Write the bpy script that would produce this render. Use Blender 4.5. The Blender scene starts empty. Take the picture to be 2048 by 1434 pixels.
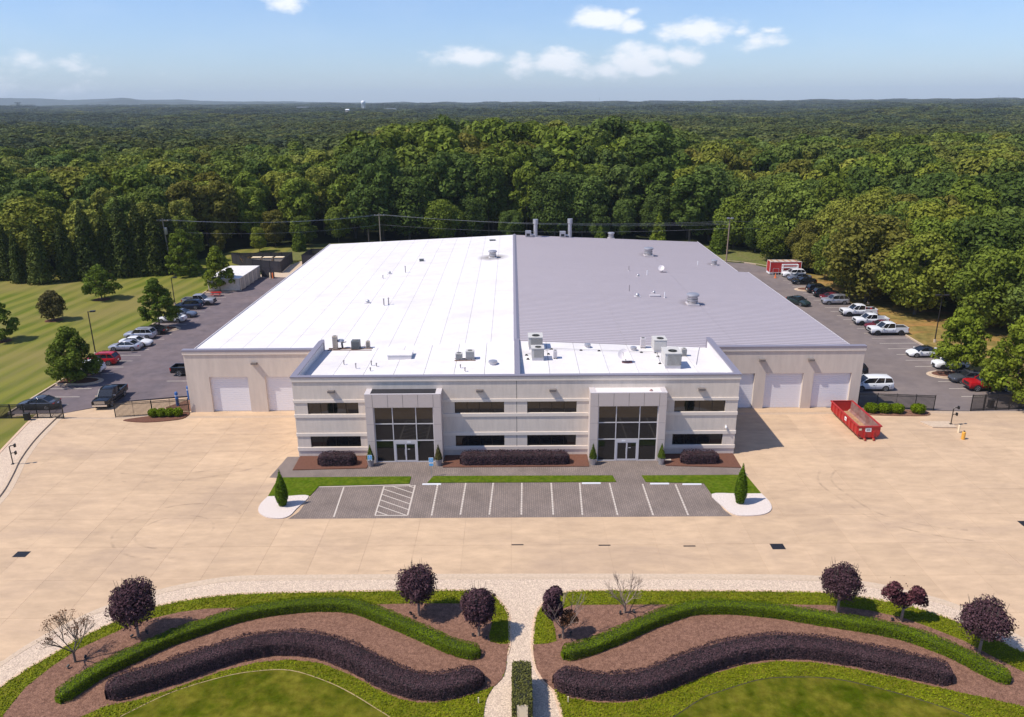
import bpy, math, random
import numpy as np
from mathutils import Matrix, Vector
R = math.radians
sc = bpy.context.scene
C = sc.collection
random.seed(7)

# ------------------------------------------------------------------ camera, sky, sun, exposure
CAM = np.array([0, 0, 35.1]); FPX = 1543.77
_p, _r, _y = 0.3189007, -0.0071318, -0.00171107
_fw = np.array([math.sin(_y)*math.cos(_p), math.cos(_y)*math.cos(_p), -math.sin(_p)])
_rt = np.array([math.cos(_y), -math.sin(_y), 0.0]); _up = np.cross(_rt, _fw)
RT = math.cos(_r)*_rt + math.sin(_r)*_up; UP = -math.sin(_r)*_rt + math.cos(_r)*_up; FW = _fw
cd = bpy.data.cameras.new('camera'); cam = bpy.data.objects.new('camera', cd); C.objects.link(cam)
cd.sensor_fit = 'HORIZONTAL'; cd.sensor_width = 36; cd.lens = FPX/2048*36
cd.clip_start = 0.5; cd.clip_end = 60000
mw = Matrix.Identity(4)
for i, a in enumerate((RT, UP, -FW)):
    for j in range(3): mw[j][i] = a[j]
for j in range(3): mw[j][3] = CAM[j]
cam.matrix_world = mw
sc.camera = cam
SUN_EL, SUN_AZ = 55.8, math.degrees(math.atan2(-0.954, -0.30))   # compass bearing from +Y towards +X
W = bpy.data.worlds.new('World'); sc.world = W; W.use_nodes = True
sl = bpy.data.lights.new('sun', 'SUN'); sun = bpy.data.objects.new('sun', sl); C.objects.link(sun)
sl.energy = 4.1; sl.angle = R(0.5); sl.color = (1.0, 0.93, 0.83)
_sd = Vector((-0.954*math.cos(R(SUN_EL)), -0.30*math.cos(R(SUN_EL)), math.sin(R(SUN_EL))))
sun.rotation_euler = _sd.to_track_quat('Z', 'Y').to_euler()
sun.location = (-60, -20, 90)
sc.view_settings.view_transform = 'Standard'; sc.view_settings.look = 'None'
sc.view_settings.gamma = 1; sc.view_settings.use_curve_mapping = False
sc.view_settings.exposure = 0.38
SKY_STRENGTH = 0.13

def ray(u, v): return FW + RT*(u-1024)/FPX - UP*(v-717)/FPX
def G(u, v, z=0.0):                       # point of the survey photo (2048 wide) on the level z
    d = ray(u, v); t = (z-CAM[2])/d[2]; q = CAM + d*t
    return (float(q[0]), float(q[1]))
def PY(u, v, Y):                          # the same on the vertical plane y = Y
    d = ray(u, v); q = CAM + d*(Y/d[1]); return tuple(float(a) for a in q)

def world():
    nt = W.node_tree; N = nt.nodes; L = nt.links; N.clear()
    def math_(op, a, b=None, c=None):
        n = N.new('ShaderNodeMath'); n.operation = op
        for i, x in enumerate((a, b, c)):
            if x is None: continue
            if isinstance(x, (int, float)): n.inputs[i].default_value = x
            else: L.new(x, n.inputs[i])
        return n.outputs[0]
    out = N.new('ShaderNodeOutputWorld'); bg = N.new('ShaderNodeBackground')
    sky = N.new('ShaderNodeTexSky'); sky.sky_type = 'NISHITA'; sky.sun_disc = False
    sky.sun_elevation = R(SUN_EL); sky.sun_rotation = R(SUN_AZ)
    sky.altitude = 300; sky.air_density = 1.0; sky.dust_density = 0.6; sky.ozone_density = 2.0
    tc = N.new('ShaderNodeTexCoord'); sp = N.new('ShaderNodeSeparateXYZ'); L.new(tc.outputs['Generated'], sp.inputs[0])
    az = math_('ARCTAN2', sp.outputs[0], sp.outputs[1]); el = math_('ARCSINE', sp.outputs[2])
    def noise(sx, sz, scale, detail, rough=0.6):
        cb = N.new('ShaderNodeCombineXYZ'); L.new(math_('MULTIPLY', az, sx), cb.inputs[0]); L.new(math_('MULTIPLY', el, sz), cb.inputs[1])
        n = N.new('ShaderNodeTexNoise'); n.inputs['Scale'].default_value = scale; n.inputs['Detail'].default_value = detail
        n.inputs['Roughness'].default_value = rough; L.new(cb.outputs[0], n.inputs['Vector']); return n.outputs['Fac']
    nz = noise(1, 1.9, 26, 6); nz2 = noise(1, 2.5, 9, 4)
    clouds = [(575,2,45,18,.9),(1200,37,52,19,1),(1265,51,24,12,.9),(1262,23,18,7,.6),(1395,64,74,20,1),(1480,64,22,13,.6),(1515,83,36,15,.9),(1540,61,20,7,.7),
              (935,114,80,17,.8),(1045,130,34,22,.8),(1120,124,60,22,1),(1275,120,58,30,1),(1210,142,38,16,.9),(1370,110,34,18,.9),
              (75,135,105,22,.36),(195,143,28,12,.3),(90,180,120,14,.3),(1300,140,42,14,.9)]
    acc = None
    for (u, v, ru, rv, st) in clouds:
        d = ray(u, v); a = math.atan2(d[0], d[1]); e = math.asin(d[2]/np.linalg.norm(d))
        A = math_('DIVIDE', math_('SUBTRACT', az, a), ru/FPX); B = math_('DIVIDE', math_('SUBTRACT', el, e), rv/FPX)
        q = math_('SQRT', math_('ADD', math_('MULTIPLY', A, A), math_('MULTIPLY', B, B)))
        m = math_('MULTIPLY', math_('SUBTRACT', 1.42, q), st)
        acc = m if acc is None else math_('MAXIMUM', acc, m)
    den = math_('ADD', acc, math_('MULTIPLY', math_('SUBTRACT', nz, 0.5), 2.4))
    mr = N.new('ShaderNodeMapRange'); mr.interpolation_type = 'SMOOTHSTEP'
    mr.inputs['From Min'].default_value = 0.1; mr.inputs['From Max'].default_value = 1.05; mr.inputs['To Max'].default_value = 0.96
    L.new(den, mr.inputs['Value'])
    thin = N.new('ShaderNodeMapRange'); thin.inputs['From Min'].default_value = 0.45; thin.inputs['From Max'].default_value = 0.95; thin.inputs['To Max'].default_value = 0.10
    L.new(nz2, thin.inputs['Value'])
    fac = math_('MAXIMUM', mr.outputs[0], thin.outputs[0])
    mx = N.new('ShaderNodeMix'); mx.data_type = 'RGBA'
    tint = N.new('ShaderNodeMix'); tint.data_type = 'RGBA'; tint.blend_type = 'MULTIPLY'; tint.inputs['Factor'].default_value = 1
    L.new(sky.outputs[0], tint.inputs[6]); tint.inputs[7].default_value = SKY_TINT
    L.new(tint.outputs[2], mx.inputs[6]); mx.inputs[7].default_value = (6.6, 6.75, 7.0, 1)
    L.new(fac, mx.inputs['Factor']); L.new(mx.outputs[2], bg.inputs[0]); bg.inputs[1].default_value = SKY_STRENGTH
    L.new(bg.outputs[0], out.inputs[0])
SKY_TINT = (.66, .755, .97, 1)
world()

# ------------------------------------------------------------------ helpers
def tag(o, label=None, cat=None, group=None, kind=None):
    if label: o['label'] = label
    if cat: o['category'] = cat
    if group: o['group'] = group
    if kind: o['kind'] = kind
    return o
def T(name, label, cat, loc=(0, 0, 0), rz=0.0, group=None, s=None):
    o = bpy.data.objects.new(name, None); C.objects.link(o); o.empty_display_size = 0.3
    o.location = loc if len(loc) == 3 else (loc[0], loc[1], 0); o.rotation_euler = (0, 0, rz)
    if s: o.scale = s if hasattr(s, '__len__') else (s, s, s)
    return tag(o, label, cat, group)
def link(name, me, parent=None, loc=None, rz=None):
    o = bpy.data.objects.new(name, me); C.objects.link(o)
    if parent is not None: o.parent = parent
    if loc: o.location = loc
    if rz is not None: o.rotation_euler = (0, 0, rz)
    return o
def copy_tree(root, loc=None, rz=None, label=None, parent=None):
    c = root.copy(); C.objects.link(c)
    if parent is not None: c.parent = parent
    if loc: c.location = loc if len(loc) == 3 else (loc[0], loc[1], root.location.z)
    if rz is not None: c.rotation_euler = (0, 0, rz)
    if label: c['label'] = label
    for ch in list(root.children): copy_tree(ch, parent=c)
    return c
def mesh_np(name, V, F, mats, mi=None, smooth=False):
    """V (n,3) array, F (m,k) array of equal-sized faces"""
    me = bpy.data.meshes.new(name); V = np.asarray(V, 'f4'); F = np.asarray(F, 'i4'); k = F.shape[1]
    me.vertices.add(len(V)); me.vertices.foreach_set('co', V.ravel())
    me.loops.add(F.size); me.loops.foreach_set('vertex_index', F.ravel())
    me.polygons.add(len(F)); me.polygons.foreach_set('loop_start', np.arange(0, F.size, k, dtype='i4'))
    for m in mats: me.materials.append(m)
    if mi is not None: me.polygons.foreach_set('material_index', np.asarray(mi, 'i4'))
    me.update(calc_edges=True); me.validate()
    if smooth: me.shade_smooth()
    return me
class MB:
    def __init__(s): s.v = []; s.f = []; s.m = []
    def add(s, vs, fs, m=0):
        b = len(s.v); s.v += [tuple(v) for v in vs]; s.f += [tuple(i+b for i in f) for f in fs]; s.m += [m]*len(fs); return s
    def bx(s, x0, x1, y0, y1, z0, z1, m=0):
        return s.add([(x0,y0,z0),(x1,y0,z0),(x1,y1,z0),(x0,y1,z0),(x0,y0,z1),(x1,y0,z1),(x1,y1,z1),(x0,y1,z1)],
                     [(3,2,1,0),(4,5,6,7),(0,1,5,4),(1,2,6,5),(2,3,7,6),(3,0,4,7)], m)
    def bar(s, p, q, w, h, m=0):            # box beam from p to q, w across, h high
        p = Vector(p); q = Vector(q); d = (q-p).normalized(); a = d.cross(Vector((0,0,1)))
        a = a.normalized() if a.length > 1e-4 else Vector((1,0,0)); b = a.cross(d)
        vs = [e + a*sx*w/2 + b*sz*h/2 for e in (p, q) for sx, sz in ((-1,-1),(1,-1),(1,1),(-1,1))]
        return s.add(vs, [(0,1,2,3),(7,6,5,4),(0,4,5,1),(1,5,6,2),(2,6,7,3),(3,7,4,0)], m)
    def tube(s, p, q, r, n=8, r2=None, m=0, cap=True):
        p = Vector(p); q = Vector(q); d = (q-p).normalized(); a = d.orthogonal().normalized(); b = d.cross(a); r2 = r if r2 is None else r2
        vs = []
        for e, rr in ((p, r), (q, r2)):
            for i in range(n):
                t = 2*math.pi*i/n; vs.append(e + a*math.cos(t)*rr + b*math.sin(t)*rr)
        fs = [(i, (i+1) % n, n+(i+1) % n, n+i) for i in range(n)]
        if cap: fs += [tuple(reversed(range(n))), tuple(range(n, 2*n))]
        return s.add(vs, fs, m)
    def lathe(s, prof, c=(0, 0, 0), n=16, m=0):       # prof [(r,z)] bottom to top
        vs = [(c[0]+r*math.cos(2*math.pi*i/n), c[1]+r*math.sin(2*math.pi*i/n), c[2]+z) for r, z in prof for i in range(n)]
        fs = [(k*n+i, k*n+(i+1) % n, (k+1)*n+(i+1) % n, (k+1)*n+i) for k in range(len(prof)-1) for i in range(n)]
        fs += [tuple(reversed(range(n))), tuple(range((len(prof)-1)*n, len(prof)*n))]
        return s.add(vs, fs, m)
    def prism(s, poly, z0, z1, m=0, ms=None):
        n = len(poly); ar = sum(poly[i][0]*poly[(i+1) % n][1]-poly[(i+1) % n][0]*poly[i][1] for i in range(n))
        if ar < 0: poly = poly[::-1]
        vs = [(x, y, z0) for x, y in poly] + [(x, y, z1) for x, y in poly]
        s.add(vs, [tuple(range(n, 2*n))], m)
        return s.add(vs, [(i, (i+1) % n, n+(i+1) % n, n+i) for i in range(n)], m if ms is None else ms)
    def ribbon(s, pts, w, z0, z1, m=0, closed=False):  # kerb-like strip along pts
        P = [Vector((x, y)) for x, y in pts]; n = len(P); off = []
        for i in range(n):
            a = P[max(i-1, 0)]; b = P[min(i+1, n-1)]; d = (b-a).normalized(); off.append(Vector((-d.y, d.x))*w/2)
        for i in range(n-1):
            q = [P[i]-off[i], P[i+1]-off[i+1], P[i+1]+off[i+1], P[i]+off[i]]
            vs = [(a.x, a.y, z) for z in (z0, z1) for a in q]
            fs = [(4,5,6,7),(0,1,5,4),(2,3,7,6)]
            if i == 0: fs.append((3,0,4,7))
            if i == n-2: fs.append((1,2,6,5))
            s.add(vs, fs, m)
        return s
    def quad(s, a, b, c, d, m=0): return s.add([a, b, c, d], [(0,1,2,3)], m)
    def mesh(s, name, mats, smooth=0):
        me = bpy.data.meshes.new(name); me.from_pydata(s.v, [], s.f)
        mats = mats if isinstance(mats, (list, tuple)) else [mats]
        for m in mats: me.materials.append(m)
        me.polygons.foreach_set('material_index', s.m); me.update()
        if smooth:
            me.shade_smooth(); me.set_sharp_from_angle(angle=R(smooth))
        return me
    def build(s, name, mats, parent=None, smooth=0, loc=None, rz=None):
        return link(name, s.mesh(name, mats, smooth), parent, loc, rz)
def smooth_path(P, n=6, closed=False):
    P = [np.array(p, float) for p in P]; out = []; m = len(P)
    for i in range(m if closed else m-1):
        if closed: a, b, c, d = P[i-1], P[i], P[(i+1) % m], P[(i+2) % m]
        else: a, b, c, d = P[max(i-1, 0)], P[i], P[i+1], P[min(i+2, m-1)]
        for k in range(n):
            t = k/n
            out.append(0.5*((2*b) + (-a+c)*t + (2*a-5*b+4*c-d)*t*t + (-a+3*b-3*c+d)*t**3))
    if not closed: out.append(P[-1])
    return [(float(q[0]), float(q[1])) for q in out]
def gpath(px, z=0.0, n=5): return smooth_path([G(u, v, z) for u, v in px], n)
def inside(x, y, poly):
    c = False; n = len(poly); j = n-1
    for i in range(n):
        xi, yi = poly[i]; xj, yj = poly[j]
        if (yi > y) != (yj > y) and x < (xj-xi)*(y-yi)/(yj-yi)+xi: c = not c
        j = i
    return c

# ------------------------------------------------------------------ materials
MATS = {}
def mat(name, col, rough=0.6, metal=0.0, spec=0.5, var=0.0, scale=1.0, col2=None, bump=0.0, bscale=None, objvar=0.0, island=0.0, trans=0.0, ior=None, detail=5, stretch=None, coat=0.0, stain=None):
    m = bpy.data.materials.new(name); m.use_nodes = True; MATS[name] = m
    nt = m.node_tree; N = nt.nodes; L = nt.links; b = N['Principled BSDF']; out = N['Material Output']
    b.inputs['Roughness'].default_value = rough; b.inputs['Metallic'].default_value = metal; b.inputs['Specular IOR Level'].default_value = spec
    if ior: b.inputs['IOR'].default_value = ior
    if coat: b.inputs['Coat Weight'].default_value = coat
    cur = None
    col = tuple(col)+(1,)
    def pos():
        g = N.new('ShaderNodeNewGeometry'); v = g.outputs['Position']
        if stretch:
            mp = N.new('ShaderNodeMapping'); mp.inputs['Scale'].default_value = stretch; L.new(v, mp.inputs['Vector']); v = mp.outputs[0]
        return v
    def noise(sc_, det):
        n = N.new('ShaderNodeTexNoise'); n.inputs['Scale'].default_value = sc_; n.inputs['Detail'].default_value = det; n.inputs['Roughness'].default_value = 0.62
        L.new(pos(), n.inputs['Vector']); return n
    def mix(fac, a, c, blend='MIX'):
        x = N.new('ShaderNodeMix'); x.data_type = 'RGBA'; x.blend_type = blend
        if isinstance(fac, float): x.inputs['Factor'].default_value = fac
        else: L.new(fac, x.inputs['Factor'])
        for sock, val in ((x.inputs[6], a), (x.inputs[7], c)):
            if isinstance(val, tuple): sock.default_value = val
            else: L.new(val, sock)
        return x.outputs[2]
    def rmap(v, lo, hi, a=0.0, c=1.0):
        r = N.new('ShaderNodeMapRange'); r.inputs['From Min'].default_value = lo; r.inputs['From Max'].default_value = hi
        r.inputs['To Min'].default_value = a; r.inputs['To Max'].default_value = c; L.new(v, r.inputs['Value']); return r.outputs[0]
    cur = col
    if col2 is not None:
        cur = mix(rmap(noise(scale, detail).outputs['Fac'], 0.36, 0.64), col, tuple(col2)+(1,))
    if var:
        f = rmap(noise(scale*3.1, detail).outputs['Fac'], 0.3, 0.7, 1-var, 1+var)
        cb = N.new('ShaderNodeCombineColor')
        for i in range(3): L.new(f, cb.inputs[i])
        cur = mix(1.0, cur, cb.outputs[0], 'MULTIPLY')
    if stain:
        n1 = N.new('ShaderNodeTexNoise'); n1.inputs['Scale'].default_value = stain[0]; n1.inputs['Detail'].default_value = 7; n1.inputs['Roughness'].default_value = .68; n1.inputs['Distortion'].default_value = .6
        mp_ = N.new('ShaderNodeMapping'); mp_.inputs['Scale'].default_value = (.55, 1.5, 1); g_ = N.new('ShaderNodeNewGeometry'); L.new(g_.outputs['Position'], mp_.inputs[0]); L.new(mp_.outputs[0], n1.inputs['Vector'])
        cur = mix(rmap(n1.outputs['Fac'], .5, .78, 0, stain[1]), cur, tuple(stain[2])+(1,))
    for amt, src in ((objvar, 'o'), (island, 'i')):
        if amt:
            if src == 'o': n = N.new('ShaderNodeObjectInfo'); o_ = n.outputs['Random']
            else: n = N.new('ShaderNodeNewGeometry'); o_ = n.outputs['Random Per Island']
            f = rmap(o_, 0, 1, 1-amt, 1+amt); cb = N.new('ShaderNodeCombineColor')
            for i in range(3): L.new(f, cb.inputs[i])
            cur = mix(1.0, cur, cb.outputs[0], 'MULTIPLY')
    if isinstance(cur, tuple): b.inputs['Base Color'].default_value = cur
    else: L.new(cur, b.inputs['Base Color'])
    if bump:
        bp = N.new('ShaderNodeBump'); bp.inputs['Strength'].default_value = bump; bp.inputs['Distance'].default_value = 0.05
        L.new(noise(bscale or scale*8, 4).outputs['Fac'], bp.inputs['Height']); L.new(bp.outputs[0], b.inputs['Normal'])
    if trans:
        tr = N.new('ShaderNodeBsdfTranslucent'); ms = N.new('ShaderNodeMixShader'); ms.inputs[0].default_value = trans
        if isinstance(cur, tuple): tr.inputs[0].default_value = cur
        else: L.new(cur, tr.inputs[0])
        L.new(b.outputs[0], ms.inputs[1]); L.new(tr.outputs[0], ms.inputs[2]); L.new(ms.outputs[0], out.inputs[0])
    return m

M_conc = mat('concrete_slab', (.54,.382,.245), .85, spec=.2, var=.10, scale=.33, col2=(.475,.335,.218), objvar=.045, bump=.15, bscale=9, stretch=(.55,1.3,1), stain=(.10,.75,(.335,.24,.175)))
M_joint = mat('joint_fill', (.43,.315,.22), .9, var=.2, scale=2)
M_kerb = mat('kerb_concrete', (.52,.40,.29), .85, spec=.2, var=.15, scale=1.5)
M_asph = mat('asphalt_left', (.160,.126,.130), .9, spec=.2, stain=(.07,.5,(.20,.15,.14)), var=.16, scale=.22, col2=(.125,.103,.112), bump=.2, bscale=22)
M_asph2 = mat('asphalt_right', (.195,.158,.145), .9, spec=.2, stain=(.06,.5,(.14,.105,.09)), var=.12, scale=.2, col2=(.16,.132,.127), bump=.2, bscale=22)
M_line = mat('road_paint', (.62,.56,.47), .7, var=.2, scale=3)
M_wline = mat('paver_paint', (.52,.45,.385), .75, var=.22, scale=5)
M_grav = mat('white_gravel', (.60,.47,.35), .9, spec=.1, var=.42, scale=3.2, col2=(.50,.385,.295), bump=.6, bscale=14)
M_gravw = mat('bright_gravel', (.61,.53,.48), .9, spec=.1, var=.35, scale=3.5, bump=.5, bscale=14)
M_pink = mat('clay_edge', (.58,.40,.27), .9, var=.2, scale=2)
M_mulch = mat('pale_mulch', (.25,.135,.092), .95, spec=.05, var=.55, scale=4.5, col2=(.15,.078,.054), bump=.7, bscale=12)
M_mulchd = mat('red_mulch', (.145,.068,.047), .95, spec=.1, var=.35, scale=5, bump=.6, bscale=12)
M_edge = mat('lawn_edging', (.36,.25,.13), .9, var=.3, scale=2)
M_soil = mat('dark_soil', (.05,.037,.03), .95)  # even dark soil colour for one lawn edging
M_lawn = None
M_turf = mat('turf', (.062,.105,.006), .9, spec=0, var=.3, scale=1.2, col2=(.10,.13,.012), bump=.6, bscale=16)
M_lawnf = mat('front_lawn', (.050,.068,.003), .95, spec=0, var=.34, scale=.6, col2=(.135,.122,.014), bump=.6, bscale=16)
M_cover = mat('groundcover_base', (.10,.125,.003), .9, spec=.15, var=.35, scale=1.4, col2=(.15,.14,.01), bump=.8, bscale=9)
M_bank = mat('dry_bank_grass', (.15,.125,.035), .95, spec=.05, var=.35, scale=.28, col2=(.27,.185,.06), stain=(.12,.95,(.46,.20,.075)), bump=.6, bscale=10)
M_rough = mat('rough_grass', (.12,.135,.035), .95, spec=.1, var=.3, scale=.5, col2=(.15,.14,.05), bump=.5, bscale=8)
M_forestfloor = mat('forest_floor', (.035,.042,.016), .95, spec=.05, var=.3, scale=.05)
M_stucco = mat('grey_stucco', (.73,.63,.535), .9, spec=.15, var=.06, scale=1.1, col2=(.67,.58,.495), bump=.08, bscale=20, stretch=(1,1,.16))
M_stuccob = mat('band_stucco', (.77,.675,.58), .9, spec=.2, var=.04, scale=1.1)
M_stuccom = mat('warehouse_stucco', (.64,.55,.47), .9, spec=.2, var=.05, scale=.9, col2=(.585,.50,.43), bump=.08, bscale=20, stretch=(1,1,.16))
M_cope = mat('grey_coping', (.27,.245,.285), .45, metal=.25, var=.05, scale=2)
M_alu = mat('portal_aluminium', (.60,.515,.475), .5, metal=.1, var=.02, scale=1)
M_cap = mat('portal_cap', (.62,.57,.57), .5, metal=.2)
M_white = mat('white_membrane', (.70,.67,.665), .7, spec=.2, var=.03, scale=.5, col2=(.655,.62,.61), objvar=.015, stain=(.13,.5,(.52,.47,.44)))
M_seam = mat('membrane_seam', (.58,.53,.51), .75)
M_metal = mat('grey_roof_panel', (.47,.42,.44), .5, metal=.15, spec=.4, var=.04, scale=.25, objvar=.035, stain=(.10,.5,(.36,.32,.335)))
M_metald = mat('roof_panel_rib', (.34,.30,.32), .5, metal=.15)
M_door = mat('white_door_steel', (.76,.73,.75), .55, var=.015, scale=1)
M_glass = mat('dark_glass', (.012,.012,.013), .03, spec=.5, ior=1.62)
M_frame = mat('bronze_frame', (.03,.024,.022), .4, metal=.3)
M_mull = mat('silver_mullion', (.62,.60,.62), .4, metal=.2)
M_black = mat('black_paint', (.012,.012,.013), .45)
M_blackr = mat('black_membrane', (.02,.018,.022), .6, var=.3, scale=2)
M_dark = mat('dark_rubber', (.02,.02,.02), .8)
M_steel = mat('galvanised_steel', (.47,.46,.48), .4, metal=.6, var=.1, scale=3)
M_hvac = mat('hvac_beige', (.52,.495,.46), .55, var=.06, scale=2)
M_hvacd = mat('hvac_fin', (.12,.12,.11), .6)
M_hvacg = mat('hvac_dark_grey', (.11,.12,.125), .55, var=.1, scale=4)
M_tan = mat('unit_tan', (.50,.41,.33), .55)
M_wood = mat('pole_wood', (.26,.21,.16), .9, var=.2, scale=3)
M_brownwood = mat('support_timber', (.17,.10,.07), .9)
M_rust = mat('rust_floor', (.42,.25,.13), .85, var=.3, scale=2.2, col2=(.30,.16,.09))
M_worn = mat('worn_inner_steel', (.27,.17,.155), .8, var=.3, scale=1.3, col2=(.22,.09,.08))
M_red = mat('dumpster_red', (.40,.016,.015), .5, var=.15, scale=1.5, coat=.1)
M_blue = mat('bollard_blue', (.02,.10,.32), .5)
M_yellow = mat('bollard_yellow', (.72,.36,.05), .55, var=.1, scale=5)
M_cream = mat('bollard_cream', (.80,.66,.45), .6)
M_orange = mat('cone_orange', (.75,.18,.04), .6)
M_signw = mat('sign_white', (.80,.80,.80), .5)
M_signb = mat('sign_blue', (.12,.42,.75), .5)
M_cont = mat('container_cream', (.62,.55,.45), .6, var=.1, scale=.8, objvar=.05)
M_conttop = mat('container_roof', (.80,.76,.72), .6, var=.05, scale=.6)
M_fencepanel = mat('enclosure_slats', (.028,.025,.034), .7, var=.2, scale=3)
M_bark = mat('bark', (.12,.095,.075), .95, var=.25, scale=5)
M_barkl = mat('pale_bark', (.27,.20,.155), .95, var=.2, scale=6)
M_fix = mat('fixture_bronze', (.17,.145,.135), .5)
M_pot = mat('planter_grey', (.27,.24,.24), .6)
# ------------------------------------------------------------------ custom ground materials
def paver_mat():
    m = bpy.data.materials.new('brick_pavers'); m.use_nodes = True; nt = m.node_tree; N = nt.nodes; L = nt.links; b = N['Principled BSDF']
    b.inputs['Roughness'].default_value = .85; b.inputs['Specular IOR Level'].default_value = .2
    g = N.new('ShaderNodeNewGeometry'); mp = N.new('ShaderNodeMapping'); mp.inputs['Rotation'].default_value = (0, 0, R(90)); L.new(g.outputs['Position'], mp.inputs[0])
    br = N.new('ShaderNodeTexBrick'); L.new(mp.outputs[0], br.inputs['Vector'])
    br.inputs['Scale'].default_value = 1; br.inputs['Brick Width'].default_value = .4; br.inputs['Row Height'].default_value = .2; br.inputs['Mortar Size'].default_value = .018
    br.inputs['Color1'].default_value = (.242,.188,.158,1); br.inputs['Color2'].default_value = (.20,.158,.136,1); br.inputs['Mortar'].default_value = (.11,.093,.088,1)
    n = N.new('ShaderNodeTexNoise'); n.inputs['Scale'].default_value = .45; n.inputs['Detail'].default_value = 4; L.new(g.outputs['Position'], n.inputs['Vector'])
    r = N.new('ShaderNodeMapRange'); r.inputs['From Min'].default_value = .3; r.inputs['From Max'].default_value = .7; r.inputs['To Min'].default_value = .84; r.inputs['To Max'].default_value = 1.12; L.new(n.outputs['Fac'], r.inputs['Value'])
    x = N.new('ShaderNodeMix'); x.data_type = 'RGBA'; x.blend_type = 'MULTIPLY'; x.inputs['Factor'].default_value = 1; L.new(br.outputs['Color'], x.inputs[6])
    cb = N.new('ShaderNodeCombineColor'); [L.new(r.outputs[0], cb.inputs[i]) for i in range(3)]; L.new(cb.outputs[0], x.inputs[7]); L.new(x.outputs[2], b.inputs['Base Color'])
    bp = N.new('ShaderNodeBump'); bp.inputs['Strength'].default_value = .25; bp.inputs['Distance'].default_value = .01; L.new(br.outputs['Fac'], bp.inputs['Height']); bp.invert = True; L.new(bp.outputs[0], b.inputs['Normal'])
    return m
def mown_mat():
    m = bpy.data.materials.new('mown_lawn'); m.use_nodes = True; nt = m.node_tree; N = nt.nodes; L = nt.links; b = N['Principled BSDF']
    b.inputs['Roughness'].default_value = .9; b.inputs['Specular IOR Level'].default_value = .15
    g = N.new('ShaderNodeNewGeometry'); mp = N.new('ShaderNodeMapping'); mp.inputs['Rotation'].default_value = (0, 0, R(4)); L.new(g.outputs['Position'], mp.inputs[0])
    w = N.new('ShaderNodeTexWave'); w.bands_direction = 'X'; w.inputs['Scale'].default_value = .09; w.inputs['Distortion'].default_value = 3.0; w.inputs['Detail'].default_value = 2; w.inputs['Detail Scale'].default_value = .5
    L.new(mp.outputs[0], w.inputs['Vector'])
    n = N.new('ShaderNodeTexNoise'); n.inputs['Scale'].default_value = .06; n.inputs['Detail'].default_value = 5; L.new(g.outputs['Position'], n.inputs['Vector'])
    mp2 = N.new('ShaderNodeMapping'); mp2.inputs['Rotation'].default_value = (0, 0, R(4)); mp2.inputs['Scale'].default_value = (.8, .05, 1); L.new(g.outputs['Position'], mp2.inputs[0])
    n2 = N.new('ShaderNodeTexNoise'); n2.inputs['Scale'].default_value = 1.0; n2.inputs['Detail'].default_value = 4; L.new(mp2.outputs[0], n2.inputs['Vector'])
    def mx(f, a, c, blend='MIX'):
        x = N.new('ShaderNodeMix'); x.data_type = 'RGBA'; x.blend_type = blend
        for s, v in ((x.inputs['Factor'], f), (x.inputs[6], a), (x.inputs[7], c)):
            if isinstance(v, (tuple, float)): s.default_value = v
            else: L.new(v, s)
        return x.outputs[2]
    def rm(v, lo, hi, a=0., c=1.):
        r = N.new('ShaderNodeMapRange'); r.inputs[1].default_value = lo; r.inputs[2].default_value = hi; r.inputs[3].default_value = a; r.inputs[4].default_value = c; L.new(v, r.inputs[0]); return r.outputs[0]
    c1 = mx(rm(w.outputs['Fac'],   .15, .85), (.092,.118,.008,1), (.172,.172,.024,1))
    c2 = mx(rm(n.outputs['Fac'], .38, .66, 0, .8), c1, (.205,.165,.05,1))
    c3 = mx(rm(n2.outputs['Fac'], .45, .75, 0, .5), c2, (.225,.18,.065,1))
    L.new(c3, b.inputs['Base Color'])
    n3 = N.new('ShaderNodeTexNoise'); n3.inputs['Scale'].default_value = 6; n3.inputs['Detail'].default_value = 4; L.new(g.outputs['Position'], n3.inputs['Vector'])
    bp = N.new('ShaderNodeBump'); bp.inputs['Strength'].default_value = .6; bp.inputs['Distance'].default_value = .06; L.new(n3.outputs['Fac'], bp.inputs['Height']); L.new(bp.outputs[0], b.inputs['Normal'])
    return m
M_paver = paver_mat(); M_mown = mown_mat()

# ------------------------------------------------------------------ the setting
def zg(d):
    t = min(max((d-900)/5200, 0), 1); return 24*t*t*(3-2*t)
def ground():
    V = [(0, 60, -.25)]; F = []; rings = [40, 90, 150, 250, 400, 600, 900, 1300, 1800, 2500, 3500, 4800, 6200, 9000, 13000, 18500]; n = 72
    for r in rings:
        for i in range(n):
            a = 2*math.pi*i/n; V.append((r*math.cos(a), 60+r*math.sin(a), -.25+zg(r)))
    for i in range(n): F.append((0, 1+i, 1+(i+1) % n))
    for k in range(len(rings)-1):
        for i in range(n):
            a = 1+k*n+i; b = 1+k*n+(i+1) % n; F.append((a, a+n, b+n, b))
    me = bpy.data.meshes.new('ground'); me.from_pydata(V, [], F); me.materials.append(M_forestfloor); me.update()
    tag(link('ground', me), kind='structure')
ground()
def flat(name, poly, z, m, z0=None, kind='structure', parent=None, side=None):
    b = MB(); b.prism(poly, z-.3 if z0 is None else z0, z, 0, 1 if side else 0)
    o = b.build(name, [m, side] if side else m, parent); 
    if parent is None: tag(o, kind=kind)
    return o

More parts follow.
